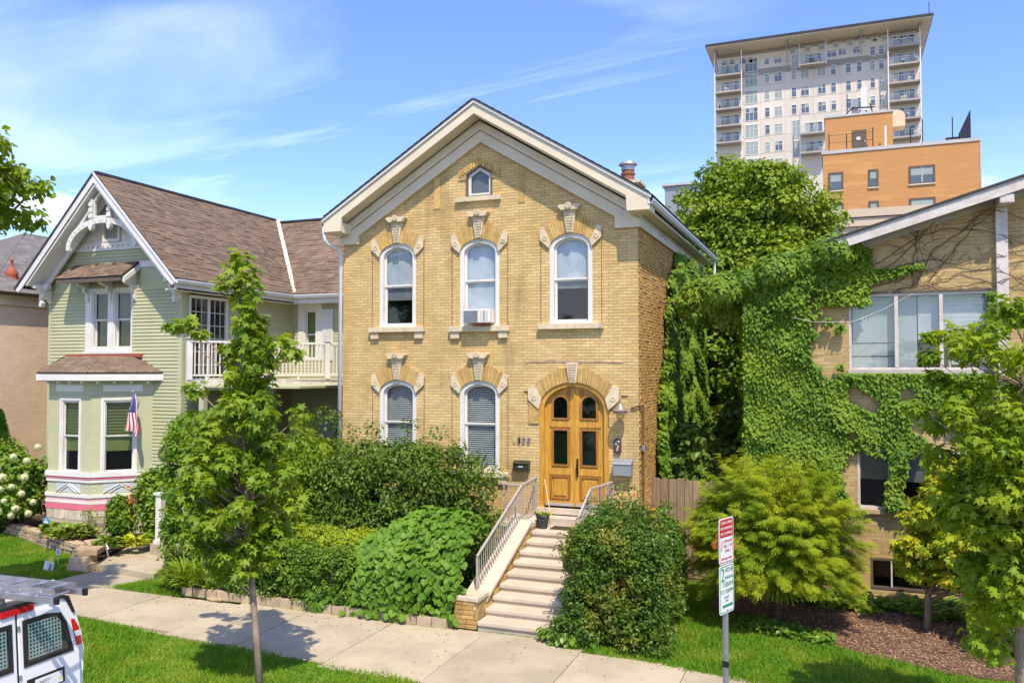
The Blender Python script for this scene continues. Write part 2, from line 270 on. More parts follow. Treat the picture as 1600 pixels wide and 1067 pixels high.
def frame(p, dx, z=0):
    """local frame: x along dx (in plan), y inwards (left of x), z up"""
    d = Vector((dx[0], dx[1], 0)).normalized(); m = Matrix(((d.x, -d.y, 0, p[0]), (d.y, d.x, 0, p[1]), (0, 0, 1, z), (0, 0, 0, 1)))
    return m
class MB:
    def __init__(s, T=None): s.v = []; s.f = []; s.T = T
    def add(s, vs, fs):
        b = len(s.v)
        if s.T is not None: vs = [tuple(s.T @ Vector(v)) for v in vs]
        s.v += [tuple(v) for v in vs]; s.f += [tuple(b+i for i in f) for f in fs]; return s
    def box(s, x0, x1, y0, y1, z0, z1):
        return s.add([(x0, y0, z0), (x1, y0, z0), (x1, y1, z0), (x0, y1, z0), (x0, y0, z1), (x1, y0, z1), (x1, y1, z1), (x0, y1, z1)],
                     [(0, 1, 5, 4), (1, 2, 6, 5), (2, 3, 7, 6), (3, 0, 4, 7), (4, 5, 6, 7), (3, 2, 1, 0)])
    def prism(s, poly, a0, a1, axis='y'):
        """poly of (a,b) pairs extruded: axis y -> (x,z); axis x -> (y,z); axis z -> (x,y)"""
        P = {'y': lambda a, b, t: (a, t, b), 'x': lambda a, b, t: (t, a, b), 'z': lambda a, b, t: (a, b, t)}[axis]
        n = len(poly); vs = [P(a, b, a0) for a, b in poly]+[P(a, b, a1) for a, b in poly]
        fs = [tuple(range(n)), tuple(range(2*n-1, n-1, -1))]+[(i, n+i, n+(i+1) % n, (i+1) % n) for i in range(n)]
        return s.add(vs, fs)
    def ring(s, outer, inner, y0, y1, closed=True):
        n = len(outer); vs = [(a, y0, b) for a, b in outer]+[(a, y0, b) for a, b in inner]+[(a, y1, b) for a, b in outer]+[(a, y1, b) for a, b in inner]
        fs = []
        m = n if closed else n-1
        for i in range(m):
            j = (i+1) % n
            fs += [(i, j, n+j, n+i), (n+i, n+j, 3*n+j, 3*n+i), (j, i, 2*n+i, 2*n+j), (2*n+j, 2*n+i, 3*n+i, 3*n+j)]
        if not closed: fs += [(0, n, 3*n, 2*n), (n-1, 2*n-1+n*0, 4*n-1, 3*n-1)]
        return s.add(vs, fs)
    def bar(s, p0, p1, w, h, up=(0, 0, 1)):
        p0, p1 = Vector(p0), Vector(p1); d = (p1-p0).normalized(); up = Vector(up)
        if abs(d.dot(up)) > .98: up = Vector((1, 0, 0))
        a = d.cross(up).normalized()*w/2; b = a.cross(d).normalized()*h/2
        return s.add([p0-a-b, p0+a-b, p0+a+b, p0-a+b, p1-a-b, p1+a-b, p1+a+b, p1-a+b], [(0, 1, 2, 3), (7, 6, 5, 4), (0, 4, 5, 1), (1, 5, 6, 2), (2, 6, 7, 3), (3, 7, 4, 0)])
    def tube(s, pts, r, n=7, cap=True):
        pts = [Vector(p) for p in pts]; rs = r if isinstance(r, (list, tuple)) else [r]*len(pts)
        vs = []; ref = Vector((0, 0, 1))
        for i, p in enumerate(pts):
            d = (pts[min(i+1, len(pts)-1)]-pts[max(i-1, 0)]).normalized()
            if abs(d.dot(ref)) > .95: ref = Vector((1, 0, 0)) if abs(d.x) < .9 else Vector((0, 1, 0))
            a = d.cross(ref).normalized(); b = d.cross(a)
            vs += [p+a*math.cos(2*math.pi*k/n)*rs[i]+b*math.sin(2*math.pi*k/n)*rs[i] for k in range(n)]
        fs = [(i*n+k, i*n+(k+1) % n, (i+1)*n+(k+1) % n, (i+1)*n+k) for i in range(len(pts)-1) for k in range(n)]
        if cap: fs += [tuple(range(n))[::-1], tuple(range((len(pts)-1)*n, len(pts)*n))]
        return s.add(vs, fs)
    def lathe(s, prof, c, n=16):
        vs = []; fs = []
        for r, z in prof: vs += [(c[0]+r*math.cos(2*math.pi*k/n), c[1]+r*math.sin(2*math.pi*k/n), c[2]+z) for k in range(n)]
        for i in range(len(prof)-1): fs += [(i*n+k, i*n+(k+1) % n, (i+1)*n+(k+1) % n, (i+1)*n+k) for k in range(n)]
        fs += [tuple(range(n))[::-1], tuple(range((len(prof)-1)*n, len(prof)*n))]
        return s.add(vs, fs)
    def build(s, name, m, parent=None, loc=None, smooth=False, kind=None, bevel=0, label=None):
        if loc is None: loc = OFF[parent.name] if parent is not None else Vector((0, 0, 0))
        loc = Vector(loc)
        me = bpy.data.meshes.new(name); me.from_pydata([(v[0]-loc.x, v[1]-loc.y, v[2]-loc.z) for v in s.v], [], s.f); me.update()
        me.materials.append(M[m] if isinstance(m, str) else m)
        if smooth: me.polygons.foreach_set('use_smooth', [True]*len(me.polygons))
        o = linkobj(name, me, parent, loc)
        if kind: o['kind'] = kind
        if label: o['label'] = label
        if bevel:
            b = o.modifiers.new('bevel', 'BEVEL'); b.width = bevel; b.segments = 2; b.limit_method = 'ANGLE'
        return o
def B(x0, x1, y0, y1, z0, z1, T=None): return MB(T).box(x0, x1, y0, y1, z0, z1)

# unit pieces: one mesh shared by alike pieces, nearest ones single, the rest one joined part
_unit = {}
def unit_mesh(name, m):
    k = (name, m)
    if k not in _unit:
        me = bpy.data.meshes.new(name); b = MB().box(-.5, .5, -.5, .5, -.5, .5); me.from_pydata(b.v, [], b.f); me.materials.append(M[m]); _unit[k] = me
    return _unit[k]
UV_ = np.array(MB().box(-.5, .5, -.5, .5, -.5, .5).v); UF_ = np.array(MB().box(-.5, .5, -.5, .5, -.5, .5).f)
def npmesh(name, v, f, m):
    me = bpy.data.meshes.new(name); v = np.asarray(v, dtype=np.float32); f = np.asarray(f, dtype=np.int32); k = f.shape[1]
    me.vertices.add(len(v)); me.vertices.foreach_set('co', v.ravel()); me.loops.add(f.size); me.loops.foreach_set('vertex_index', f.ravel())
    me.polygons.add(len(f)); me.polygons.foreach_set('loop_start', np.arange(0, f.size, k, dtype=np.int32)); me.polygons.foreach_set('loop_total', np.full(len(f), k, dtype=np.int32))
    me.polygons.foreach_set('use_smooth', np.zeros(len(f), dtype=bool)); me.update(calc_edges=True); me.materials.append(M[m] if isinstance(m, str) else m)
    return me
def pieces(name, mats, m, parent, limit=300):
    """mats: 4x4 world matrices of unit boxes"""
    camp = Vector((0, 0, 4.75))
    mats = sorted(mats, key=lambda q: (q.translation-camp).length)
    me = unit_mesh(name, m)
    inv = Matrix.Translation(-OFF[parent.name])
    for q in mats[:limit]:
        o = bpy.data.objects.new(name, me); COL.objects.link(o); o.parent = parent; o.matrix_local = inv @ q; OFF[o.name] = q.translation
    rest = mats[limit:]
    if rest:
        A = np.array([np.array(q) for q in rest]); V = np.einsum('nij,kj->nki', A[:, :3, :3], UV_)+A[:, None, :3, 3]-np.array(OFF[parent.name])
        F = (UF_[None]+(np.arange(len(rest))*8)[:, None, None]).reshape(-1, 4)
        o = linkobj(name+'_field', npmesh(name+'_field', V.reshape(-1, 3), F, m), parent, OFF[parent.name]); o['kind'] = 'stuff'
def PM(x, y, z, sx, sy, sz, rot=(0, 0, 0), T=None):
    q = Matrix.Translation((x, y, z)) @ Euler(rot).to_matrix().to_4x4() @ Matrix.Diagonal((sx, sy, sz, 1))
    return T @ q if T is not None else q

def arch(x0, x1, z0, spring, rise, n=14):
    """outline: bottom left, up, over the arch, down to bottom right"""
    cx_, a = (x0+x1)/2, (x1-x0)/2
    return [(x0, z0)]+[(cx_-a*math.cos(math.pi*i/n), spring+rise*math.sin(math.pi*i/n)) for i in range(n+1)]+[(x1, z0)]
def text(name, body, size, parent, m, mw, depth=.004, align='CENTER', label=None, xs=1.0):
    cu = bpy.data.curves.new(name, 'FONT'); cu.body = body; cu.size = size; cu.extrude = depth; cu.align_x = align; cu.align_y = 'CENTER'; cu.space_line = .9
    t = bpy.data.objects.new(name, cu); COL.objects.link(t)
    me = bpy.data.meshes.new_from_object(t.evaluated_get(bpy.context.evaluated_depsgraph_get())); bpy.data.objects.remove(t)
    me.materials.clear(); me.materials.append(M[m])
    me.transform(Matrix.Diagonal((xs, 1, 1, 1)))
    o = bpy.data.objects.new(name, me); COL.objects.link(o); o.parent = parent; o.matrix_local = Matrix.Translation(-OFF[parent.name]) @ mw; OFF[o.name] = mw.translation
    if label: o['label'] = label
    return o
# ------------------------------------------------------------------ foliage helpers
def rnd(n, k=3): return RNG.normal(size=(n, k))
def unit(a): return a/np.maximum(np.linalg.norm(a, axis=-1, keepdims=True), 1e-9)
LEAF = {
 'leaf': ([(0, 0, 0), (.3, .42, .07), (0, 1, -.06), (-.3, .42, .07)], [(0, 1, 2), (0, 2, 3)]),
 'oval': ([(0, 0, 0), (.3, .25, .06), (.34, .62, .07), (0, 1, -.08), (-.34, .62, .07), (-.3, .25, .06)], [(0, 1, 2), (0, 2, 3), (0, 3, 4), (0, 4, 5)]),
 'heart': ([(0, .12, 0), (.28, 0, .03), (.52, .22, .06), (.46, .62, .04), (0, 1.02, -.12), (-.46, .62, .04), (-.52, .22, .06), (-.28, 0, .03), (0, .5, -.03)],
           [(8, 0, 1), (8, 1, 2), (8, 2, 3), (8, 3, 4), (8, 4, 5), (8, 5, 6), (8, 6, 7), (8, 7, 0)]),
 'maple': ([(0, 0, 0), (.56, .12, -.06), (.26, .32, .03), (.54, .68, -.06), (.19, .6, .03), (0, 1.05, -.1), (-.19, .6, .03), (-.54, .68, -.06), (-.26, .32, .03), (-.56, .12, -.06)],
           [(0, 1, 2), (2, 3, 4), (4, 5, 6), (6, 7, 8), (8, 9, 0), (0, 2, 8), (2, 4, 6), (2, 6, 8)]),
 'ivy': ([(0, 0, 0), (.46, .2, -.03), (.24, .5, .04), (0, 1, -.1), (-.24, .5, .04), (-.46, .2, -.03)], [(0, 1, 2), (0, 2, 4), (2, 3, 4), (0, 4, 5)]),
 'spray': ([(0, 0, 0), (.05, 1, -.18), (-.05, .96, -.18), (.34, .8, -.12), (.3, .86, -.12), (-.36, .78, -.12), (-.3, .86, -.12), (.4, .45, -.05), (.34, .54, -.05), (-.4, .42, -.05), (-.35, .52, -.05)],
           [(0, 1, 2), (0, 3, 4), (0, 6, 5), (0, 7, 8), (0, 10, 9)]),
 'needle': ([(0, 0, 0), (.09, .4, 0), (0, 1, -.1), (-.09, .4, 0)], [(0, 1, 2), (0, 2, 3)]),
 'blade': ([(-.035, 0, 0), (.035, 0, 0), (-.04, .4, .17), (.04, .4, .17), (-.03, .75, .16), (.03, .75, .16), (0, 1, .02)], [(0, 1, 3), (0, 3, 2), (2, 3, 5), (2, 5, 4), (4, 5, 6)]),
 'hosta': ([(0, 0, 0), (.14, .25, .12), (.24, .55, .17), (.12, .85, .1), (0, 1, -.02), (-.12, .85, .1), (-.24, .55, .17), (-.14, .25, .12), (0, .55, .12)],
           [(8, 0, 1), (8, 1, 2), (8, 2, 3), (8, 3, 4), (8, 4, 5), (8, 5, 6), (8, 6, 7), (8, 7, 0)]),
}
def scatter(name, kind, m, parent, P, Nn, Tt, size, smooth=False, stuff=False):
    """one leaf per row: P position, Nn face normal, Tt tip direction, size"""
    v, f = LEAF[kind]; v = np.array(v); f = np.array(f)
    n = len(P); Nn = unit(Nn); Tt = Tt-(Tt*Nn).sum(1, keepdims=True)*Nn; Tt = unit(Tt); X = np.cross(Tt, Nn)
    size = np.broadcast_to(size, (n,))
    V = P[:, None]+size[:, None, None]*(X[:, None]*v[None, :, 0:1]+Tt[:, None]*v[None, :, 1:2]+Nn[:, None]*v[None, :, 2:3])
    F = (f[None]+(np.arange(n)*len(v))[:, None, None]).reshape(-1, 3)
    off = np.array(OFF[parent.name]) if parent is not None else P.mean(0)
    me = npmesh(name, V.reshape(-1, 3)-off, F, m)
    o = linkobj(name, me, parent, Vector(off))
    if stuff: o['kind'] = 'stuff'
    return o
def clump_leaves(name, kind, m, parent, C_, r, per, size, up=.6, droop=.3, squash=.75, shell=.55, out=1.0, stuff=False, sj=.3):
    """leaves round clump centres C_ (n,3) of radius r (n,)"""
    C_ = np.asarray(C_, float); r = np.broadcast_to(r, (len(C_),)); n = len(C_)*per
    d = unit(rnd(n)); rad = (shell+(1-shell)*RNG.random(n))**.8
    rr = np.repeat(r, per)*rad*(1+.12*rnd(n, 1)[:, 0])
    P = np.repeat(C_, per, 0)+d*rr[:, None]*np.array([1, 1, squash])
    Nn = d*.7*out+np.array([0, 0, up])+rnd(n)*.35
    T = d*.8+rnd(n)*.6-np.array([0, 0, droop])
    return scatter(name, kind, m, parent, P, Nn, T, size*(1+sj*(RNG.random(n)*2-1)), stuff=stuff)
def ellipsoid_clumps(c, rad, n, shell=.8, zmin=None, flat=0):
    """clump centres spread through an uneven ellipsoid, most near its skin"""
    d = unit(rnd(n)); k = shell+(1-shell)*RNG.random(n)
    k *= 1+.10*np.sin(d[:, 0]*5+c[0]*3)*np.sin(d[:, 1]*4+1)*1+.08*np.sin(d[:, 2]*7+c[1])
    P = np.array(c)+d*k[:, None]*np.array(rad)
    if zmin is not None: P = P[P[:, 2] > zmin]
    return P
def branches(name, m, parent, base, tips, r0, r1=.008, bend=.25, forkz=(.3, .8), n=5, trunk=None):
    """limbs leaving the trunk line at varied heights and curving out to the tips"""
    b = MB(); base = np.array(base, float)
    trunk = np.array(trunk if trunk is not None else [base, base+np.array([0, 0, 1])], float)
    for t in tips:
        u = random.uniform(*forkz)*(len(trunk)-1); i = min(int(u), len(trunk)-2); s = trunk[i]+(trunk[i+1]-trunk[i])*(u-i)
        t = np.array(t); mid = (s+t)/2+np.array([random.uniform(-1, 1), random.uniform(-1, 1), random.uniform(-.2, 1)])*bend*np.linalg.norm(t-s)*.5
        b.tube([s, s*.56+mid*.44+(t-s)*.02, mid, t], [r0, r0*.75, r0*.5, r1], n)
    o = b.build(name, m, parent, smooth=True); o['kind'] = 'stuff'; return o
def trunk_mesh(pts, rs, m, parent, name='trunk', n=12):
    return MB().tube(pts, rs, n).build(name, m, parent, smooth=True)

# ------------------------------------------------------------------ window kits
def sash_window(T, x0, x1, z0, z1, house, parts, arched=0., frame_w=.09, depth=.13, mat_='white', mid=.5, upper=None, lower=None, glass='glass', glass_lo=None, name='window', sash_w=.055, gi=None):
    """a double-hung window under `house`; parts are sub-parts of the window frame"""
    sp = z1-arched if arched else z1
    f = MB(T)
    if arched: f.ring(arch(x0, x1, z0, sp, arched), arch(x0+frame_w, x1-frame_w, z0+frame_w*.5, sp, arched-frame_w), .0, depth)
    else: f.ring([(x0, z0), (x0, z1), (x1, z1), (x1, z0)], [(x0+frame_w, z0+frame_w*.5), (x0+frame_w, z1-frame_w), (x1-frame_w, z1-frame_w), (x1-frame_w, z0+frame_w*.5)], .0, depth)
    w = f.build(name, mat_, house)
    a0, a1, b0, b1 = x0+frame_w-.01, x1-frame_w+.01, z0+frame_w*.5-.01, z1-frame_w+.01
    zm = b0+(b1-b0)*mid; s = sash_w
    asp = max(arched-frame_w+.01, 0)
    # upper sash outside, lower sash a step behind
    u = MB(T)
    if arched: u.ring(arch(a0, a1, zm, b1-asp, asp), arch(a0+s, a1-s, zm+s*.8, b1-asp, max(asp-s, .02)), depth*.55, depth*.55+.035)
    else: u.ring([(a0, zm), (a0, b1), (a1, b1), (a1, zm)], [(a0+s, zm+s*.8), (a0+s, b1-s), (a1-s, b1-s), (a1-s, zm+s*.8)], depth*.55, depth*.55+.035)
    u.build('upper_sash', mat_, w)
    MB(T).ring([(a0, b0), (a0, zm+.02), (a1, zm+.02), (a1, b0)], [(a0+s, b0+s), (a0+s, zm-s*.6), (a1-s, zm-s*.6), (a1-s, b0+s)], depth*.55+.037, depth*.55+.07).build('lower_sash', mat_, w)
    if arched: MB(T).prism(arch(a0+s-.004, a1-s+.004, zm+s*.8-.004, b1-asp, max(asp-s+.004, .02)), depth*.55+.012, depth*.55+.018).build('pane', glass, w)
    else: B(a0+s-.004, a1-s+.004, depth*.55+.012, depth*.55+.018, zm+s*.8-.004, b1-s+.004, T).build('pane', glass, w)
    B(a0+s-.004, a1-s+.004, depth*.55+.05, depth*.55+.056, b0+s-.004, zm-s*.6+.004, T).build('pane', glass_lo or glass, w)
    y = depth*.55+.075
    MB(T).ring([(x0, z0), (x0, z1), (x1, z1), (x1, z0)], [(x0+.01, z0+.01), (x0+.01, z1-.01), (x1-.01, z1-.01), (x1-.01, z0+.01)], depth, .5).build('reveal', 'dark', w)
    B(x0, x1, .5, .52, z0, z1, T).build('room_behind', 'dark', w)
    for kind, p in (('upper', upper), ('lower', lower)):
        if not p: continue
        zb, zt = (zm, b1) if kind == 'upper' else (b0, zm)
        if p[0] == 'shade':
            zb2 = zt-(zt-zb)*p[2]; B(a0+.02, a1-.02, y, y+.01, zb2, zt, T).build('shade', p[1], w)
        if p[0] == 'blind':
            b = MB(T); z = zb+.02
            while z < zt:
                b.add([(a0+.02, y, z), (a1-.02, y, z), (a1-.02, y+.035, z+.028), (a0+.02, y+.035, z+.028)], [(0, 1, 2, 3)]); z += .05
            o = b.build('blind_slats', 'blind', w); o['kind'] = 'stuff'
        if p[0] == 'curtain':
            b = MB(T); nn = 16
            vs = [(a0+(a1-a0)*i/nn, y+.03+.02*math.sin(i*1.9), zz_) for i in range(nn+1) for zz_ in (zb, zt)]
            b.add(vs, [(2*i, 2*i+2, 2*i+3, 2*i+1) for i in range(nn)]).build('curtain', p[1], w)
    return w
def wall_rows(openings, xa, xb, z0, z1, dz, clip=None):
    """split each course into free intervals between openings. openings: (x0,x1,z0,spring,rise)"""
    z = z0; out = []
    while z+dz*.5 < z1:
        zc = z+dz/2; iv = [(xa, xb)] if clip is None else [clip(zc)]
        for (a, b, c, s, r) in openings:
            if c <= zc <= s+r:
                if zc > s and r > 0:
                    k = math.sqrt(max(0, 1-((zc-s)/r)**2)); m_ = (a+b)/2; h = (b-a)/2*k; aa, bb = m_-h, m_+h
                else: aa, bb = a, b
                nv = []
                for (p, q) in iv:
                    if bb <= p or aa >= q: nv.append((p, q)); continue
                    if aa > p: nv.append((p, aa))
                    if bb < q: nv.append((bb, q))
                iv = nv
        out.append((z, iv)); z += dz
    return out
def brick_wall(T, rows, dz, bl, house, wallname, bm, mm, proud=.012, thick=.22, jitter=.004, limit=300, field=True, joint=.011):
    b = MB(T)
    for z, iv in rows:
        for (p, q) in iv:
            if q-p > .01: b.box(p, q, proud, thick, z, z+dz)
    w = b.build(wallname, mm, house)
    if not field: return w
    ps = []
    for i, (z, iv) in enumerate(rows):
        off = (i % 2)*bl/2
        for (p, q) in iv:
            if q-p < .03: continue
            k = math.floor((p-off)/bl)
            while off+k*bl < q:
                a, c = max(p, off+k*bl+joint/2), min(q, off+(k+1)*bl-joint/2); k += 1
                if c-a < .025: continue
                j = random.uniform(0, jitter)
                ps.append(PM((a+c)/2, (proud-j+.04)/2-.0, z+dz/2, c-a, .04-proud+j+proud, dz-joint, (0, 0, 0), T))
    pieces('brick', ps, bm, w, limit)
    return w
# ================================================================== SETTING
def struct(o): o['kind'] = 'structure'; return o
g = MB(); g.add([(-900, -900, -.30), (900, -900, -.30), (900, 1500, -.30), (-900, 1500, -.30)], [(0, 1, 2, 3)]); struct(g.build('ground', 'city'))
struct(B(-90, 60, -14, 8.25, -.29, -.14).build('road', 'asphalt'))
kb = struct(B(-90, 60, 8.25, 8.42, -.29, -.03).build('kerb', 'concrete'))
# parking strip and yards (solid ground under the grass)
def poly_ground(name, pts, z, m, zb=-.28): return struct(MB().prism(pts, zb, z, 'z').build(name, m))
strip_poly = [(-60, 8.42), (-5.95, 8.42), (-5.95, 11.32), (-8, 11.50), (-10.6, 11.60), (-14, 11.95), (-60, 12.0)]
poly_ground('parking_strip', strip_poly, -.015, 'turf')
strip2_poly = [(-2.6, 8.42), (40, 8.42), (40, 11.3), (-2.6, 11.3)]
poly_ground('parking_strip', strip2_poly, -.015, 'turf')
lawnL_poly = [(-45, 13.72), (-16.5, 13.85), (-16.35, 14.5), (-17.1, 15.35), (-18.4, 15.75), (-20.2, 16.3), (-22.2, 17.0), (-45, 17.4)]
poly_ground('left_lawn', lawnL_poly, -.01, 'turf')
lawnS_poly = [(-14.9, 13.75), (-12.9, 13.72), (-12.9, 17), (-15.6, 17), (-14.35, 14.6)]
poly_ground('small_lawn', lawnS_poly, -.01, 'turf')
lawnR_poly = [(-4.4, 13.62), (-3.0, 13.46), (-1.2, 13.18), (1.5, 12.95), (8, 12.8), (40, 12.8), (40, 16.2), (3.2, 14.6), (1.6, 14.6), (.2, 15.1), (-.9, 16.0), (-2.4, 17.0), (-2.4, 18.8), (-4.0, 18.9), (-4.4, 17.9)]
poly_ground('right_lawn', lawnR_poly, -.01, 'turf')
poly_ground('mulch_bed', [(-2.39, 17.0), (-.89, 16.0), (.21, 15.1), (1.6, 14.61), (3.2, 14.61), (40, 16.21), (40, 18.9), (-2.39, 18.9)], .02, 'mulchbase')
poly_ground('planting_bed', [(-12.88, 13.95), (-6.66, 13.95), (-6.66, 18.1), (-12.88, 18.1)], .22, 'soil')
poly_ground('planting_bed', [(-22.4, 17.15), (-20.3, 16.5), (-18.5, 15.95), (-17.2, 15.55), (-16.75, 14.9), (-16.45, 14.75), (-17.5, 17.1), (-17.5, 18.2), (-22.4, 18.2)], .2, 'soil')
poly_ground('bed_ground', [(-25, 17.45), (-22.41, 17.1), (-22.41, 40), (-25, 40)], .05, 'soil')
poly_ground('yard_ground', [(-17.4, 17.2), (-12.9, 17.05), (-12.89, 18.2), (-11.5, 18.2), (-11.5, 60), (-17.4, 60)], .0, 'soil')
poly_ground('yard_ground', [(-4.2, 18.92), (9, 18.92), (9, 60), (-4.2, 60)], -.02, 'soil')
# sidewalk: separate slabs with recessed joints
sw = struct(B(-60, 30, 11.33, 13.86, -.28, -.05).build('sidewalk', 'concrete'))
xs = [-60+1.83*i for i in range(50)]
ps = []
joints = [-22.4, -20.5, -18.7, -16.9, -15.1, -13.25, -11.3, -9.72, -7.8, -5.95, -4.05, -2.26, -.45, 1.4, 3.2, 5.0]
for a, b in zip(joints[:-1], joints[1:]):
    y0 = 11.33+max(0, min(.62, (-8-a)*.1)); y1 = 13.66 if a < -13 else 13.82 if a < -8 else 13.90 if a < -5 else 13.62-.10*(a+5.95)*.75
    ps.append(PM((a+b)/2, (y0+y1)/2, -.05+random.uniform(-.004, .004), b-a-.014, y1-y0, .1, (random.uniform(-.002, .002), random.uniform(-.002, .002), 0)))
ps.append(PM(-4.3, 9.88, -.052, 3.2, 2.86, .1))
ps.append(PM(-15.55, 14.2, -.053, 1.75, 1.02, .1, (0, 0, .0)))
pieces('slab', ps, 'concrete', sw)
# raised front path to the green house
gp = MB().prism([(-16.42, 14.8), (-14.35, 14.52), (-15.7, 17.25), (-17.45, 17.05)], -.2, .14, 'z').build('garden_path', 'concrete'); struct(gp)

# grass blades
def grass(name, poly, n, z, h=.06, holes=()):
    P = np.array(poly); lo, hi = P.min(0), P.max(0)
    lo = np.maximum(lo, [-24, 8.4]); hi = np.minimum(hi, [5, 19])
    pts = RNG.random((int(n*2.2), 2))*(hi-lo)+lo
    ins = np.zeros(len(pts), bool); j = len(P)-1
    for i in range(len(P)):
        c = ((P[i, 1] > pts[:, 1]) != (P[j, 1] > pts[:, 1])) & (pts[:, 0] < (P[j, 0]-P[i, 0])*(pts[:, 1]-P[i, 1])/(P[j, 1]-P[i, 1]+1e-9)+P[i, 0]); ins ^= c; j = i
    pts = pts[ins][:n]; k = len(pts)
    pts = pts+rnd(k, 2)*(.02+.05*(np.sin(pts[:, :1]*5)*np.sin(pts[:, :1]*11+2) > .2))
    a = RNG.random(k)*2*np.pi; hh = h*(.6+.8*RNG.random(k))*(1+.35*np.sin(pts[:, 0]*2.1+pts[:, 1]*1.3)); w = .007+.006*RNG.random(k)
    lean = rnd(k, 2)*.55*hh[:, None]
    base = np.c_[pts, np.full(k, z)]
    dx = np.c_[np.cos(a)*w, np.sin(a)*w, np.zeros(k)]
    tip = base+np.c_[lean, hh]
    V = np.stack([base-dx, base+dx, tip], 1).reshape(-1, 3); F = np.arange(3*k).reshape(-1, 3)
    o = linkobj(name, npmesh(name, V, F, 'L_grass')); o['kind'] = 'stuff'; return o
grass('grass', strip_poly, 120000, -.015, .06)
grass('grass', lawnL_poly, 55000, -.01)
grass('grass', lawnS_poly, 22000, -.01)
grass('grass', lawnR_poly, 95000, -.01, .065)
tagc = lambda o, k: tag(o, kind=k)
# mulch chips
k = 30000; x = RNG.random(k)*6.0-2.4; y = 14.4+RNG.random(k)*4.4
ok = (y > 15.1-(x-.2)*.3*(x > .2)*(x < 1.6)-.45*(x >= 1.6)+(x < .2)*(.2-x)*.8+rnd(k, 1)[:, 0]*.05); x, y = x[ok], y[ok]; k = len(x)
P = np.c_[x, y, .03+.02*RNG.random(k)]
scatter('mulch', 'needle', 'mulch', None, P, np.c_[rnd(k, 2)*.4, np.ones(k)], rnd(k), .035+.05*RNG.random(k), stuff=True)

# fallen leaf litter and small weeds along the pavement joints and edges
k = 420; x = -18+RNG.random(k)*19; y = np.where(RNG.random(k) < .5, 13.35+rnd(k, 1)[:, 0]*.22, 11.6+RNG.random(k)*2)
scatter('leaf_litter', 'leaf', 'bark', None, np.c_[x, y, .008+.006*RNG.random(k)], np.c_[rnd(k, 2)*.2, np.ones(k)], rnd(k), .02+.035*RNG.random(k), stuff=True)
wx, wy = [], []
for jx in joints[2:-2]:
    m_ = 26; yy = 11.6+RNG.random(m_)*2.1; keep = RNG.random(m_) < .45*(np.sin(yy*3+jx) > -.2); wx += list(jx+rnd(keep.sum(), 1)[:, 0]*.008); wy += list(yy[keep])
m_ = 700; ex = -13+RNG.random(m_)*9; wx += list(ex); wy += list(np.where(ex < -6.6, 13.79, 13.92)+np.abs(rnd(m_, 1)[:, 0])*-.02)
m_ = len(wx); wx, wy = np.array(wx), np.array(wy)
scatter('pavement_weeds', 'needle', 'L_grass', None, np.c_[wx, wy, np.full(m_, .0)], np.c_[rnd(m_, 2), np.full(m_, .3)], np.c_[rnd(m_, 2)*.6, np.ones(m_)], .02+.035*RNG.random(m_), stuff=True)
# ================================================================== MAIN BRICK HOUSE
HX0, HX1, HY = -11.68, -4.05, 18.0
house = thing('brick_house', 'tall cream brick house with a steep front gable, arched windows and oak double doors', 'house', (-7.87, 18, 0))
FT = frame((0, HY), (1, 0))
DZ = .0688; CXH = -7.84
def rake_in(z):           # brick limits at height z (under the frieze boards)
    if z < 7.9: return (HX0, HX1)
    h = (10.52-z)/.612; return (max(HX0, CXH-h), min(HX1, CXH+h))
wins = [(-10.1, 7.87, 5.80, 'UL'), (-7.885, 7.86, 5.78, 'UM'), (-5.61, 7.86, 5.80, 'UR'), (-10.08, 4.49, 2.36, 'LL'), (-7.88, 4.49, 2.36, 'LM')]
HW = .51; RISE = .33
ops = [(c-HW, c+HW, s, t-RISE, RISE) for c, t, s, _ in wins]
ops.append((-6.38, -4.73, 1.3, 3.82, .64)); ops.append((-8.23, -7.56, 8.88, 9.45, .18))
rows = wall_rows(ops, HX0, HX1, .3, 10.5, DZ, rake_in)
fw = brick_wall(FT, rows, DZ, .215, house, 'front_wall', 'brick', 'mortar', proud=.007, jitter=.003, joint=.011)
# right side wall (faces +X)
ST = frame((HX1, HY), (0, 1))
rows_s = wall_rows([], .22, 10, .3, 8.2, DZ)
b = MB(); b.box(HX1-.25, HX1-.012, HY+.23, 28, .2, 8.2)
sw_ = b.build('side_wall', 'mortar', house)
ps = []
for i in range(112):
    z = .3+i*DZ
    if z > 8.0: break
    y = HY+.006+(i % 2)*.1
    while y < 24.5:
        L_ = random.choice((.2, .2, .21, .19)); j = random.uniform(0, .02)
        if y+L_ < HY+.26 and False: pass
        ps.append(PM(HX1-.02+j/2, y+L_/2, z+DZ/2, .04+j, L_-.014, DZ-.013, (random.uniform(-.03, .03), 0, random.uniform(-.03, .03)))); y += L_
pieces('brick', ps, 'brick_side', sw_)
b = MB(); b.box(HX0, HX0+.25, HY+.22, 28, .2, 8.2); b.box(HX0, HX1, 27.8, 28, .2, 8.2); b.build('rear_walls', 'mortar', house)
b = MB(); b.box(-7.5, -3.35, 29.6, 36, .2, 6.4); b.build('rear_wing_wall', 'brick', house)
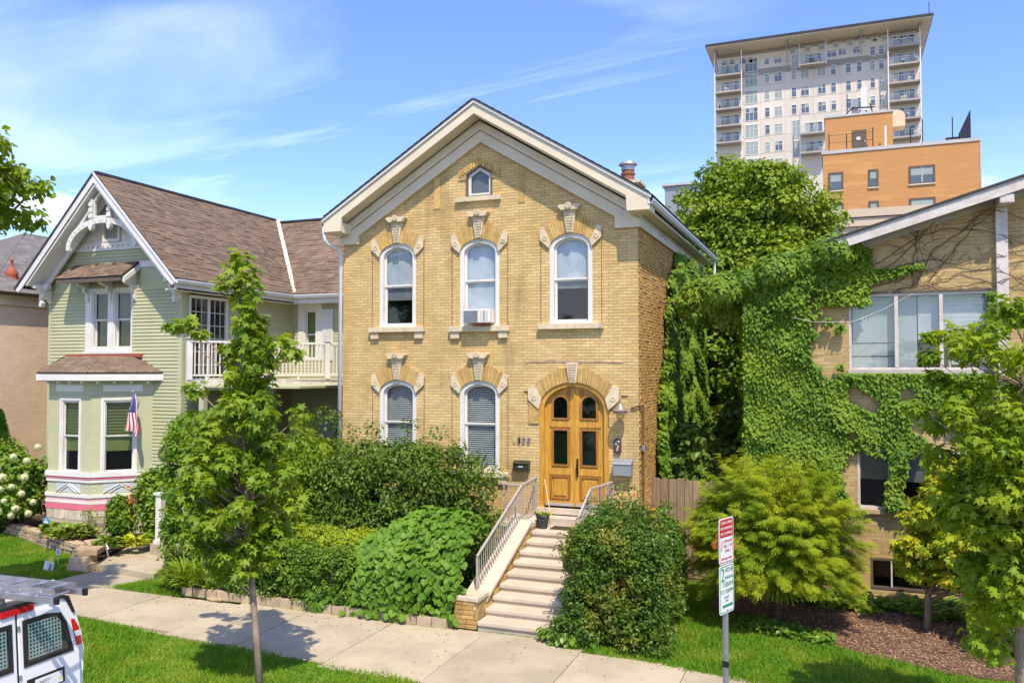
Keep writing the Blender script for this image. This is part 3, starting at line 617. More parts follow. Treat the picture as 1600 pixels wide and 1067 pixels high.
# dark inner box so that nothing shines through
# gable frieze boards
def rake_board(za, zb, y0, y1, xo=3.86, ret=None):
    """band below the roof line between apex heights za (top) and zb (bottom)"""
    s = .612; h0 = xo
    o = MB(FT); o.prism([(CXH-h0, za-s*h0), (CXH, za), (CXH+h0, za-s*h0), (CXH+h0, zb-s*h0), (CXH, zb), (CXH-h0, zb-s*h0)][::1], y0, y1); return o
b = MB(FT)
s = .612
b.prism([(CXH, 10.44), (CXH+3.86, 10.44-s*3.86), (CXH+3.86, 7.90), (CXH+3.28, 7.90), (CXH+3.28, 10.17-s*3.28), (CXH, 10.17)], -.09, 0)
b.prism([(CXH, 10.44), (CXH, 10.17), (CXH-3.35, 10.17-s*3.35), (CXH-3.35, 7.91), (CXH-3.87, 7.91), (CXH-3.87, 10.44-s*3.87)], -.09, 0)
b.build('lower_frieze_board', 'cream', house)
b = MB(FT); b.prism([(CXH, 10.67), (CXH+3.88, 10.67-s*3.88), (CXH+3.88, 10.46-s*3.88), (CXH, 10.46)], -.12, 0); b.prism([(CXH, 10.67), (CXH, 10.46), (CXH-3.9, 10.46-s*3.9), (CXH-3.9, 10.67-s*3.9)], -.12, 0)
b.build('upper_frieze_board', 'cream', house)
# soffit + fascia of the rake
b = MB(FT)
for sg in (1, -1):
    b.prism([(CXH, 10.80), (CXH+sg*3.95, 10.80-s*3.95), (CXH+sg*3.95, 10.72-s*3.95), (CXH, 10.72)][::sg], -.5, .0)
b.build('rake_soffit', 'cream', house)
CF = CXH+.05
for sg in (1, -1):
    b = MB(FT); b.prism([(CF, 10.98), (CF+sg*3.62, 10.98-s*3.62), (CF+sg*4.12, 10.98-s*4.12), (CF+sg*4.12, 10.70-s*4.12-.0), (CF+sg*3.62, 10.70-s*4.12), (CF+sg*3.60, 10.72-s*3.60), (CF, 10.72)][::sg], -.56, -.5); b.build('rake_fascia', 'cream', house)
    b = MB(FT); b.prism([(CF, 11.035), (CF+sg*4.16, 11.035-s*4.16), (CF+sg*4.16, 10.965-s*4.16), (CF, 10.965)][::sg], -.60, -.562); b.build('rake_moulding', 'white', house)
    # eave return box
    xa, xb = sorted((CF+sg*4.12, CF+sg*3.62)); b = MB(FT); b.box(xa, xb, -.498, 0, 8.16, 8.22); b.box(xa if sg > 0 else xa, xb, -.498, -.002, 8.22, 8.40); b.build('eave_return', 'cream', house)
B(HX1+.001, CF+4.06, HY, 27.6, 8.20, 8.25).build('eave_soffit', 'cream', house); B(CF-4.06, HX0, HY, 27.6, 8.20, 8.25).build('eave_soffit', 'cream', house)
b = MB(); b.box(HX1+.001, HX1+.07, HY+.002, 27.6, 7.90, 8.05); b.box(HX1+.001, HX1+.05, HY+.002, 27.6, 8.054, 8.199); b.build('side_frieze_board', 'cream', house)
b = MB()
for i in range(9): b.box(HX1+.071, HX1+.078, 20.0+i*.1, 20.03+i*.1, 8.0, 8.12+.02*(i % 2))
b.build('peeling_paint', 'beam', house)
b = MB()
for sg in (1, -1):
    b.prism([(CF, 11.036), (CF+sg*4.2, 11.036-s*4.2), (CF+sg*4.2, 11.055-s*4.2), (CF, 11.055)][::-sg], 17.38, 28, 'y')
b.build('roof', 'darkroof', house)
ps = []
for r_ in range(24):                     # courses on the right slope edge that the photo shows as a dark line
    for k in range(3):
        t = .1+r_*.17
        for sg in (1, -1): ps.append(PM(CF+sg*t, 17.52+k*.3, 11.072-s*t, .2, .29, .012, (0, sg*.5, 0)))
pieces('shingle', ps, 'darkroof', house)
# gutter along the right eave and its downspout
def gutter(p0, p1, house_, m='whitecool', w=.12, h=.11):
    p0, p1 = Vector(p0), Vector(p1); d = (p1-p0).normalized(); side = d.cross(Vector((0, 0, 1))).normalized()
    prof = [(0, h), (0, 0), (w*.7, 0), (w*.85, h*.35), (w, h*.7), (w, h), (w-.012, h), (w-.012, h*.72), (w*.68, .015), (.012, .015), (.012, h)]
    b = MB(); n = len(prof)
    for p in (p0, p1): b.v += [tuple(p+side*a+Vector((0, 0, c))) for a, c in prof]
    b.f += [(i, n+i, n+(i+1) % n, (i+1) % n) for i in range(n)]+[tuple(range(n)), tuple(range(2*n-1, n-1, -1))]
    return b.build('gutter', m, house_)
gutter((CF+4.09, 17.42, 8.30), (CF+4.09, 27.75, 8.30), house)
gutter((CF-4.09, 27.75, 8.30), (CF-4.09, 17.45, 8.30), house)
MB().tube([(CF+4.12, 27.6, 8.3), (CF+4.12, 27.6, 7.3), (HX1+.1, 27.6, 6.9), (HX1+.1, 27.6, .3)], .045, 8).build('downspout', 'whitecool', house)
MB().tube([(-11.93, 17.5, 8.3), (-11.93, 17.52, 8.0), (-11.88, 17.6, 7.9), (-11.74, 17.85, 7.79), (-11.72, 17.93, 7.65), (-11.72, 17.94, .3)], .05, 10).build('downspout', 'whitecool', house, smooth=True)

def hood(cx_, top, hw, rise, out, key, house_, keycap=True, corners=True, name='window_hood'):
    """brick arch band, carved corner stones and a ribbed keystone with a scroll cap"""
    n = 24; sp = top-rise
    inn = [(cx_-hw*math.cos(math.pi*i/n), sp+rise*math.sin(math.pi*i/n)) for i in range(n+1)]
    # outer outline sampled along the polyline `out`
    seg = [math.dist(out[i], out[i+1]) for i in range(len(out)-1)]; tot = sum(seg); po = []
    for i in range(n+1):
        t = tot*i/n; j = 0
        while j < len(seg)-1 and t > seg[j]: t -= seg[j]; j += 1
        a, b_ = out[j], out[j+1]; u = min(1, t/seg[j]); po.append((cx_+a[0]+(b_[0]-a[0])*u, a[1]+(b_[1]-a[1])*u))
    hd = None
    # each voussoir of the band is a wedge of its own
    hp = MB(FT); hp.ring([(a, b_) for a, b_ in po], inn, -.018, .05, closed=False); hd = hp.build(name, 'mortar', house_)
    for i in range(n):
        for (k0, k1) in ((0, .5), (.5, 1)) if hw > .6 else ((0, 1),):
            g_ = .06
            def L(t, u): # t along arc, u 0 inner 1 outer
                a = (po[i][0]+(po[i+1][0]-po[i][0])*t, po[i][1]+(po[i+1][1]-po[i][1])*t); c = (inn[i][0]+(inn[i+1][0]-inn[i][0])*t, inn[i][1]+(inn[i+1][1]-inn[i][1])*t)
                return (c[0]+(a[0]-c[0])*u, c[1]+(a[1]-c[1])*u)
            q = [L(g_+k0*.94, .0), L(g_+k0*.94, 1), L(k1*.96, 1), L(k1*.96, 0)]
            MB(FT).prism(q, -.042-random.uniform(0, .006), -.018).build('voussoir', 'hood', hd)
    if corners:
        for sg in (-1, 1):
            a, b1, c = out[0], out[1], out[2]
            mir = (lambda p: (cx_+p[0], p[1])) if sg < 0 else (lambda p: (cx_-p[0], p[1]))
            ox = abs(a[0])
            ang = .42
            pin = (-hw*math.cos(ang), sp+rise*math.sin(ang)); pin0 = (-hw*math.cos(.02), sp+rise*math.sin(.02))
            L_ = (b1[0]+(c[0]-b1[0])*.20, b1[1]+(c[1]-b1[1])*.20)
            q = [mir(p) for p in (a, b1, L_, pin, pin0)]
            if sg > 0: q = q[::-1]
            cs = MB(FT).prism(q, -.06, -.01).build('corner_stone', 'stone', hd)
            m_ = mir(((a[0]+pin[0])/2-.01, (b1[1]+pin0[1])/2+.02)); cb = MB(FT)
            for k in range(7):
                an = k*.9; cb.box(m_[0]+.045*math.cos(an)-.018, m_[0]+.045*math.cos(an)+.018, -.072, -.06, m_[1]+.045*math.sin(an)-.018, m_[1]+.045*math.sin(an)+.018)
            cb.build('leaf_carving', 'stone', hd)
    kz0, kz1 = key
    ks = MB(FT).prism([(cx_-.075, kz0), (cx_-.15, kz1), (cx_+.15, kz1), (cx_+.075, kz0)], -.10, -.0).build('keystone', 'stone', hd)
    rb = MB(FT); nr = 8
    for k in range(nr):
        z = kz0+(kz1-kz0)*(k+.6)/(nr+.2); w = (.075+.075*(z-kz0)/(kz1-kz0))*.72; rb.box(cx_-w, cx_+w, -.118, -.10, z-.014, z+.014)
    rb.build('keystone_ribs', 'stone', ks)
    if keycap:
        c = MB(FT); c.prism([(cx_-.27, kz1+.10), (cx_-.19, kz1), (cx_+.19, kz1), (cx_+.27, kz1+.10), (cx_+.22, kz1+.125), (cx_-.22, kz1+.125)], -.17, 0)
        c.build('keystone_cap', 'stone', ks)
        c = MB(FT)
        for dx, r_ in ((0, .075),):
            c.prism([(cx_+dx+r_*math.cos(a_*math.pi/6), kz1+.09+r_*math.sin(a_*math.pi/6)) for a_ in range(12)][::-1], -.21, -.17)
        for k in range(5): a_ = k*1.257+.3; c.box(cx_+.04*math.cos(a_)-.013, cx_+.04*math.cos(a_)+.013, -.222, -.21, kz1+.09+.04*math.sin(a_)-.013, kz1+.09+.04*math.sin(a_)+.013)
        c.build('scroll', 'stone', ks)
    return hd
for c, t, sl_, nm in wins:
    out = [(-.735, t-.12), (-.735, t+.11), (-.22, t+.40), (.22, t+.40), (.735, t+.11), (.735, t-.12)]
    hood(c, t, HW, RISE, out, (t+.0, t+.52), house)
    kw = dict(arched=RISE, frame_w=.10, depth=.16)
    if nm == 'UL': sash_window(FT, c-HW, c+HW, sl_, t, house, None, upper=('shade', 'shade', .98), lower=('shade', 'shade', .35), glass_lo='glassdim', mid=.5, **kw)
    if nm == 'UM': sash_window(FT, c-HW, c+HW, sl_, t, house, None, upper=('shade', 'shade', .98), lower=('shade', 'shade', .9), mid=.53, **kw)
    if nm == 'UR': sash_window(FT, c-HW, c+HW, sl_, t, house, None, upper=('shade', 'shade', .98), lower=('shade', 'shade', .2), glass_lo='glassdim', mid=.5, **kw)
    if nm == 'LL': sash_window(FT, c-HW, c+HW, sl_, t, house, None, upper=('blind', 0), lower=('blind', 0), mid=.52, **kw)
    if nm == 'LM': sash_window(FT, c-HW, c+HW, sl_, t, house, None, upper=('blind', 0), lower=('blind', 0), mid=.52, **kw)
    s2 = MB(FT); s2.box(c-.77, c+.77, -.12, .1, sl_-.135, sl_-.005)
    so = s2.build('window_sill', 'stone', house, bevel=.01)
    if nm in ('UL', 'UM', 'LL', 'LM'):
        for dx in (-.62, .62): B(c+dx-.11, c+dx+.11, -.08, .0, sl_-.29, sl_-.14, FT).build('sill_bracket', 'stone', so)
    # straight joint lines beside the window where the relieving brickwork was cut in
    for sx in (-.725, .725): B(c+sx-.006, c+sx+.006, -.004, .01, sl_, t-.13, FT).build('cut_joint', 'vine', house)
# attic window
a0, a1, zb, zt = -8.23, -7.56, 8.88, 9.63; cm = (a0+a1)/2
def pent(x0, x1, z0, zs, zp): return [(x0, z0), (x0, zs), ((x0+x1)/2, zp), (x1, zs), (x1, z0)]
aw = MB(FT).ring(pent(a0, a1, zb, 9.44, 9.63), pent(a0+.03, a1-.03, zb+.03, 9.42, 9.6), -.03, .06).build('window', 'bronze', house, label='small pointed attic window in the gable')
MB(FT).ring(pent(a0+.035, a1-.035, zb+.03, 9.415, 9.595), pent(a0+.10, a1-.10, zb+.09, 9.37, 9.52), .04, .10).build('sash', 'white', aw)
MB(FT).prism(pent(a0+.10, a1-.10, zb+.09, 9.37, 9.52), .07, .08).build('pane', 'glassdim', aw)
MB(FT).prism(pent(a0+.10, a1-.10, zb+.09, 9.37, 9.52), .12, .13).build('shade', 'shadegrey', aw)
B(a0, a1, .2, .22, zb, 9.63, FT).build('room_behind', 'dark', aw)
B(-8.50, -7.33, -.10, .05, 8.76, 8.875, FT).build('window_sill', 'stone', house, bevel=.01)
ah = MB(FT).ring([(a0-.22, 9.3), (a0-.2, 9.52), (cm, 9.80), (a1+.2, 9.52), (a1+.22, 9.3)], [(a0, 9.3), (a0, 9.45), (cm, 9.645), (a1, 9.45), (a1, 9.3)], -.02, .05, closed=False).build('window_hood', 'mortar', house)
for i in range(14):
    u = i/14; x = a0-.2+(a1-a0+.4)*u; wd = (a1-a0+.4)/14-.014; zc = 9.52+.28*(1-abs(2*(x+wd/2-cm)/(a1-a0+.4))); zi = zc-.15
    MB(FT).prism([(x, zi), (x, zc), (x+wd, zc), (x+wd, zi)], -.034, -.02).build('voussoir', 'hood', ah)
for x0_, x1_, z0_, z1_ in ((-9.1, -8.93, 8.66, 9.44), (-6.90, -6.73, 8.66, 9.48)): B(x0_, x1_, -.012, .01, z0_, z1_, FT).build('plaster_patch', 'hood', house)
# mortar repair line over the door
MB(FT).prism([(-6.73, 4.93), (-6.1, 4.97), (-5.0, 4.94), (-4.38, 4.92), (-4.4, 4.895), (-5.2, 4.905), (-6.2, 4.91), (-6.73, 4.90)][::-1], -.012, .02).build('repair_ledge', 'ledge', house)
B(-6.75, -6.62, -.014, .02, 4.22, 4.25, FT).build('metal_tie', 'vine', house); B(-4.44, -4.30, -.014, .02, 4.14, 4.17, FT).build('metal_tie', 'vine', house)
B(-7.315, -7.305, -.02, .01, .9, 3.85, FT).build('conduit', 'hood', house)
# door
out = [(-1.08, 4.06), (-1.08, 4.32), (-.35, 4.78), (.35, 4.78), (1.08, 4.32), (1.08, 4.06)]
B(-6.63, -6.385, -.03, .02, 3.50, 4.05, FT).build('hood_foot', 'hood', house)
hood(-5.555, 4.46, .825, .64, out, (4.44, 4.90), house, keycap=False, name='door_hood')
dr = MB(FT).ring(arch(-6.38, -4.73, 1.58, 3.82, .64, 22), arch(-6.27, -4.84, 1.60, 3.82, .54, 22), .0, .26).build('door_frame', 'wood', house)
MB(FT).prism(arch(-6.3, -4.81, 1.55, 3.80, .56), .30, .32).build('door_backing', 'dark', house)
def half(x0, x1, z0, inset=0.):
    """one door leaf outline following the shared arch"""
    cxm, a, rr_ = -5.555, .715-inset, .535-inset; pts = []
    n = 12
    for i in range(n+1):
        x = x0+(x1-x0)*i/n; pts.append((x, 3.82+rr_*math.sqrt(max(0, 1-((x-cxm)/a)**2))))
    return [(x0, z0)]+pts+[(x1, z0)]
for (x0, x1, gx0, gx1, sg) in ((-6.268, -5.562, -6.10, -5.69, -1), (-5.548, -4.842, -5.42, -5.01, 1)):
    d = MB(FT).prism(half(x0, x1, 1.63), .13, .19).build('door', 'wood', house)
    # stiles proud of the leaf
    st = MB(FT); e = .022
    st.prism(half(x0, x0+.10, 1.64), .13-e, .13); st.prism(half(x1-.10, x1, 1.64), .13-e, .13)
    for za, zb_ in ((1.64, 1.76), (2.34, 2.50), (3.43, 3.58)): st.box(x0+.10, x1-.10, .13-e, .13, za, zb_)
    st.build('stiles_and_rails', 'wood', d)
    for i, (za, zb_, ar) in enumerate(((3.60, 4.16, .19), (2.54, 3.39, 0))):
        o_ = arch(gx0, gx1, za, zb_-ar, ar+.0001, 12); i_ = arch(gx0+.04, gx1-.04, za+.04, zb_-ar-(0 if ar else .04), max(ar-.04, .0001), 12)
        MB(FT).ring(o_, i_, .085, .13).build('window_moulding', 'wooddark', d)
        MB(FT).prism(i_, .108, .115).build('pane', 'glassdark', d)
        MB(FT).prism(i_, .124, .128).build('curtain', 'dark' if i == 0 else 'curtain', d)
    px0, px1 = (x0+.12, x1-.12)
    MB(FT).ring([(px0, 1.78), (px0, 2.32), (px1, 2.32), (px1, 1.78)], [(px0+.035, 1.815), (px0+.035, 2.285), (px1-.035, 2.285), (px1-.035, 1.815)], .095, .13).build('panel_moulding', 'wooddark', d)
    B(px0+.08, px1-.08, .105, .13, 1.86, 2.24, FT).build('raised_panel', 'wood', d, bevel=.012)
    cxd = x1-.15 if sg < 0 else x0+.15
    MB(FT).prism([(cxd-.07, 4.20), (cxd, 4.27), (cxd+.07, 4.20), (cxd, 4.13)][::1], .10, .13).build('diamond_carving', 'wooddark', d)
    MB(FT).box(x0+.02, x1-.02, .095, .13, 1.63, 1.70).build('kick_board', 'trimgrey', d)
    if sg > 0:
        MB(FT).box(x0+.035, x0+.075, .088, .108, 2.32, 2.72).build('lock_plate', 'iron', d)
        MB(FT).tube([(x0+.055, .095, 2.40), (x0+.055, .03, 2.42), (x0+.055, .03, 2.60), (x0+.055, .095, 2.62)], .012, 6).build('handle', 'iron', d)
        MB(FT).tube([(x0+.055, .09, 2.34), (x0+.055, .05, 2.34)], .022, 8).build('door_knob', 'iron', d)
B(-5.575, -5.535, .09, .128, 1.63, 4.34, FT).build('astragal', 'wood', house)
B(-6.42, -4.7, -.08, .25, 1.47, 1.60, FT).build('door_threshold', 'step', house)
# chimney
ch = B(-6.05, -5.30, 23.6, 24.3, 9.0, 10.18).build('chimney', 'mortar', house)
ps = []
for i in range(18):
    z = 9.0+i*DZ-.02
    for k in range(4):
        ps.append(PM(-6.05+.105+k*.19-(i % 2)*.05, 23.6, z, .175, .03, .055)); ps.append(PM(-5.30, 23.68+k*.19-(i % 2)*.05, z, .03, .175, .055))
pieces('brick', ps, 'brick', ch)
B(-6.12, -5.23, 23.52, 24.38, 10.18, 10.27).build('chimney_cap', 'stone', ch)
MB().lathe([(.19, 0), (.19, .24), (.22, .25), (.22, .29), (.18, .30), (.18, .42)], (-5.68, 23.95, 10.27), 14).build('flue_pot', 'terrac', ch)
MB().lathe([(.05, .42), (.20, .44), (.20, .56), (.28, .60), (.25, .66), (.02, .68)], (-5.68, 23.95, 10.21), 14).build('flue_cap', 'metal', ch)
# wall fixtures hanging on the house
mb = thing('mailbox', 'small dark olive wall mailbox left of the oak doors', 'mailbox', (-6.79, 17.98, 2.4), 'mailboxes by the door')
MB().prism([(-6.98, 2.41), (-6.98, 2.58), (-6.60, 2.58), (-6.60, 2.41)], 17.86, 17.99).build('box', 'mailgreen', mb)
MB().prism([(17.84, 2.58), (17.99, 2.64), (17.99, 2.58)], -6.99, -6.59, 'x').build('lid', 'mailgreen', mb)
B(-6.85, -6.73, 17.853, 17.86, 2.50, 2.52).build('slot_label', 'signwhite', mb)
mb = thing('mailbox', 'larger grey metal wall mailbox right of the oak doors', 'mailbox', (-4.38, 17.98, 2.4), 'mailboxes by the door')
MB().prism([(-4.59, 2.42), (-4.59, 2.67), (-4.19, 2.67), (-4.19, 2.42)], 17.80, 17.99).build('box', 'mailgrey', mb)
MB().prism([(17.78, 2.67), (17.80, 2.70), (17.99, 2.78), (17.99, 2.67)], -4.60, -4.18, 'x').build('lid', 'mailgrey', mb)
mb = thing('door_plaque', 'narrow brown enamel holder with white squiggles on the wall above the grey mailbox', 'plaque', (-4.52, 17.98, 2.9))
MB().prism([(-4.61, 2.93), (-4.61, 3.17), (-4.57, 3.22), (-4.48, 3.22), (-4.44, 3.17), (-4.44, 2.93), (-4.48, 2.88), (-4.57, 2.88)], 17.94, 17.99).build('body', 'copper', mb, bevel=.008)
b = MB(); random.seed(3)
for i in range(9): x, z = -4.56+random.random()*.08, 2.95+i*.026; b.box(x-.012, x+.018, 17.934, 17.94, z, z+.016)
b.box(-4.56, -4.48, 17.934, 17.94, 3.15, 3.175); b.build('white_squiggles', 'signwhite', mb)
tn = thing('house_number', 'metal house number 1308 on the brick wall between window and door', 'sign', (-6.8, 17.98, 3.1))
for ch_, x, m_ in (('1', -6.99, 'stone'), ('3', -6.87, 'blackpaint'), ('0', -6.75, 'metal'), ('8', -6.63, 'metal')):
    text('digit', ch_, .19, tn, m_, Matrix.Translation((x, 17.975, 3.10)) @ Matrix.Rotation(R(90), 4, 'X'), .012)
lp = thing('wall_lamp', 'bell shaped metal lamp with glass jar on a wall arm right of the oak doors', 'lamp', (-4.4, 17.98, 3.8))
MB().tube([(-4.72, 17.97, 3.86), (-4.62, 17.8, 3.85), (-4.4, 17.72, 3.85)], .012, 6).build('arm', 'iron', lp)
MB().lathe([(.012, .22), (.012, .13), (.05, .12), (.09, .07), (.13, .02), (.165, -.01), (.165, -.035), (.12, -.04), (.165, -.06), (.16, -.085), (.10, -.09)], (-4.4, 17.72, 3.87), 18).build('shade', 'lampmetal', lp, smooth=False)
MB().lathe([(.10, -.09), (.095, -.16), (.06, -.23), (.01, -.25)], (-4.4, 17.72, 3.87), 14).build('glass_jar', 'glassdim', lp, smooth=True)
pp = thing('conduit_pipe', 'rusty conduit pipe bending down the house corner to a small junction box', 'pipe', (-3.99, 18.1, 2.4))
MB().tube([(-4.22, 17.97, 3.90), (-4.13, 17.96, 3.91), (-4.04, 17.96, 3.95), (-3.995, 18.12, 3.95), (-3.99, 18.17, 3.90), (-3.99, 18.17, 1.0)], .018, 8).build('pipe', 'vine', pp)
B(-4.01, -3.94, 18.11, 18.24, 2.95, 3.07).build('junction_box', 'metal', pp)
ac = thing('window_air_conditioner', 'white window air conditioner with grey grille on the sill of the middle upstairs window', 'air conditioner', (-7.85, 17.9, 5.8))
B(-8.18, -7.50, 17.70, 18.08, 5.84, 6.16).build('case', 'white', ac, bevel=.012)
B(-8.16, -7.80, 17.690, 17.70, 5.87, 6.13).build('grille_backing', 'mailgrey', ac)
b = MB()
for i in range(13): b.box(-8.15, -7.81, 17.682, 17.690, 5.875+i*.02, 5.885+i*.02)
b.build('grille_slats', 'metal', ac)
for i, c_ in enumerate(('stone', 'signwhite', 'shadegrey')): B(-7.73+i*.07, -7.69+i*.07, 17.694, 17.70, 5.88, 6.12).build('label_strip', c_ if i != 1 else 'mailgrey', ac)
B(-7.96, -7.58, 17.75, 17.98, 5.79, 5.838).build('support_block', 'terracotta', ac)
# ================================================================== FRONT STAIRS
st = thing('front_stairs', 'pale concrete front steps between the stone cheek wall and the broad clipped hedge', 'stairs', (-5.4, 14, 0))
SX0, SX1 = -6.15, -4.55
for i in range(9):
    y0 = 13.95+.36*i; z1 = .155+.14*i
    B(SX0, SX1, y0, y0+.42 if i < 8 else 17.62, z1-.075, z1).build('tread', 'step', st, bevel=.012)
    B(SX0, SX1, y0+.035, y0+.42 if i < 8 else 17.62, max(-.05, z1-.34), z1-.0755).build('riser', 'step', st)
B(-6.55, -4.2, 17.62, 17.99, .9, 1.44).build('door_step', 'step', st, bevel=.012)
B(-6.9, -6.17, 16.9, 17.97, .2, 1.32).build('landing_side', 'rubble', st)
B(-6.95, -6.16, 16.85, 17.96, 1.32, 1.42).build('landing_cap', 'step', st, bevel=.012)
B(-4.54, -4.05, 16.9, 17.97, .2, 1.32).build('landing_side', 'rubble', st)
B(-4.54, -4.0, 16.85, 17.96, 1.32, 1.42).build('landing_cap', 'step', st, bevel=.012)
# left cheek wall: rubble core of single stones, sloped slab on top, pier at the foot
ck = MB().prism([(14.5, .0), (14.5, .38), (16.9, 1.38), (16.9, .0)], -6.60, -6.19, 'x').build('cheek_wall', 'rubble', st)
B(-6.62, -6.18, 13.98, 14.49, 0, .50).build('pier', 'mortar_pale', st)
ps = []
random.seed(5)
for face in range(2):
    z = .0
    while z < 1.4:
        y = 13.98+random.uniform(0, .1)
        h = random.uniform(.065, .10)
        while y < 16.9:
            L_ = random.uniform(.12, .30); top = .48 if y+L_ < 14.5 else .38+(y-14.5)*.416
            if z+h < top:
                ps.append(PM(-6.18 if face == 0 else -6.61, y+L_/2, z+h/2, .05, L_-.012, h-.012, (random.uniform(-.05, .05), 0, random.uniform(-.04, .04))))
            y += L_
        z += h
z = .0
while z < .46:
    x = -6.62
    while x < -6.2:
        L_ = random.uniform(.14, .26); L_ = min(L_, -6.18-x); ps.append(PM(x+L_/2, 13.975, z+.04, L_-.012, .05, .072, (0, 0, random.uniform(-.05, .05)))); x += L_
    z += .085
pieces('stone', ps, 'rubble', ck)
MB().prism([(14.42, .38), (14.42, .46), (16.93, 1.50), (16.93, 1.42)], -6.64, -6.15, 'x').build('sloped_slab', 'step', st, bevel=.01)
B(-6.66, -6.13, 13.93, 14.46, .50, .58).build('pier_cap', 'step', st, bevel=.01)
B(-4.54, -4.30, 14.0, 16.9, 0, .6).build('right_cheek_wall', 'rubble', st)
MB().prism([(14.0, .2), (14.0, .28), (16.93, 1.50), (16.93, 1.42), (16.93, .9)], -4.54, -4.25, 'x').build('sloped_slab', 'step', st)
def railing(name, label, segs, posts, loc, tw=.045, bw=.014, gap=.11, drop=.80):
    r = thing(name, label, 'railing', loc, 'stair railings')
    for p0, p1 in segs:
        p0, p1 = Vector(p0), Vector(p1)
        MB().bar(p0, p1, tw, tw).build('top_rail', 'railpaint', r, bevel=.006)
        d = Vector((0, 0, -(drop-.06))); MB().bar(p0+d, p1+d, .025, .02).build('bottom_rail', 'railpaint', r)
        n = max(1, int((p1-p0).length/gap))
        for i in range(1, n):
            p = p0+(p1-p0)*i/n; MB().bar(p+Vector((0, 0, -.02)), p+d, bw, bw, (0, 1, 0)).build('baluster', 'railpaint', r)
    for p, h in posts: MB().bar(Vector(p), Vector(p)-Vector((0, 0, h)), .035, .035, (0, 1, 0)).build('post', 'railpaint', r)
    return r
railing('stair_railing', 'pale metal railing on the left cheek wall of the steps', [((-6.42, 14.55, 1.18), (-6.42, 16.95, 2.21)), ((-6.42, 16.98, 2.22), (-6.42, 17.92, 2.28)), ((-6.44, 16.98, 2.22), (-6.85, 17.0, 2.22))],
        [((-6.42, 14.56, 1.17), .75), ((-6.42, 16.96, 2.2), .82), ((-6.42, 17.9, 2.27), .84), ((-6.85, 17.0, 2.2), .8)], (-6.42, 16, .9))
railing('stair_railing', 'short pale metal railing right of the steps beside the oak doors', [((-4.86, 16.95, 2.22), (-4.62, 17.95, 2.26)), ((-4.86, 16.93, 2.21), (-4.86, 16.05, 1.75))],
        [((-4.86, 16.94, 2.21), .9), ((-4.62, 17.93, 2.25), .82)], (-4.42, 16, .9))
pt = thing('flower_pot', 'charcoal plastic pot with a small plant on the top landing', 'flower pot', (-6.02, 17.2, 1.275))
MB().lathe([(.10, 0), (.145, .26), (.16, .265), (.16, .31), (.145, .31), (.14, .27)], (-6.02, 17.2, 1.28), 18).build('pot', 'pot', pt)
P = np.array([(-6.02, 17.2, 1.56)])+rnd(60)*[.07, .07, .03]; scatter('plant', 'leaf', 'L_lime', pt, P, rnd(60)+[0, 0, 1], rnd(60)+[0, 0, .6], .09)
tag(MB().prism([(-5.85, 17.15), (-5.2, 17.15), (-5.2, 17.5), (-5.85, 17.5)], 1.277, 1.292, 'z').build('door_mat', 'soil'), 'dark rectangular mat on the top landing in front of the oak doors', 'mat')
tag(MB().tube([(-6.22, 17.9, 2.25), (-6.1, 17.75, 1.9), (-5.93, 17.5, 1.5)], .008, 5).build('leaning_stick', 'cream'), 'thin pale stick leaning against the left oak door', 'stick')

# ================================================================== FRONT YARD PLANTS OF THE BRICK HOUSE
ed = thing('edging_wall', 'low single course edging of tan blocks along the sidewalk under the vine and hedge', 'edging', (-9.5, 13.9, 0))
B(-12.9, -6.68, 13.93, 14.05, -.05, .12).build('backing', 'edging', ed)
ps = [PM(-12.9+.31*i+.15, 13.88, .08, .30-random.uniform(0, .03), .13, .17+random.uniform(-.01, .015), (0, 0, random.uniform(-.04, .04))) for i in range(20)]
pieces('block', ps, 'edging', ed)
def shrub(name, label, cat, c, rad, ncl, r, per, size, m, kind='leaf', core=True, shell=.72, zmin=.02, group=None, stems=True, up=.6, droop=.3, extra=None, boxy=0, squash=.75, stem_m='barkdark', sj=.3, corek=.72):
    t = thing(name, label, cat, (c[0], c[1], max(0, c[2]-rad[2])), group)
    if boxy:
        d = RNG.random((ncl, 3))*2-1; ax = RNG.integers(0, 3, ncl); sg = np.sign(RNG.random(ncl)-.5); sg[ax == 2] = 1
        d[np.arange(ncl), ax] = sg*(1-.12*RNG.random(ncl)); 
        cor = np.abs(d[:, 0])**boxy+np.abs(d[:, 1])**boxy+np.abs(d[:, 2])**boxy; d /= np.maximum(1, cor**(1/boxy))[:, None]
        P = np.array(c)+d*np.array(rad); P += .05*np.sin(P[:, [1, 2, 0]]*6)
    else: P = ellipsoid_clumps(c, rad, ncl, shell)
    P = P[P[:, 2] > zmin]
    if extra is not None: P = np.vstack([P, extra])
    o = clump_leaves('foliage', kind, m, t, P, r*(.75+.5*RNG.random(len(P))), per, size, up=up, droop=droop, squash=squash, sj=sj)
    if core:
        b = MB(); n = 70 if not boxy else 90
        for i in range(n):
            q = P[RNG.integers(len(P))]; q = np.array(c)+(q-np.array(c))*.93; s_ = (c[0]+random.uniform(-.35, .35)*rad[0], c[1]+random.uniform(-.3, .3)*rad[1], max(zmin, c[2]-rad[2]))
            mid = ((s_[0]+q[0])/2+random.uniform(-.1, .1), (s_[1]+q[1])/2+random.uniform(-.1, .1), (s_[2]*.45+q[2]*.55))
            b.tube([s_, mid, tuple(q)], [.022, .014, .005], 4)
        o = b.build('stems', stem_m, t); o['kind'] = 'stuff'
        d = unit(rnd(1500)); q = np.array(c)+d*np.array(rad)*corek*(.8+.35*RNG.random((1500, 1)))
        q = q[q[:, 2] > zmin]
        scatter('inner_foliage', kind, m, t, q, d[:len(q)]+.4*rnd(len(q)), rnd(len(q)), size*2.6)
    return t
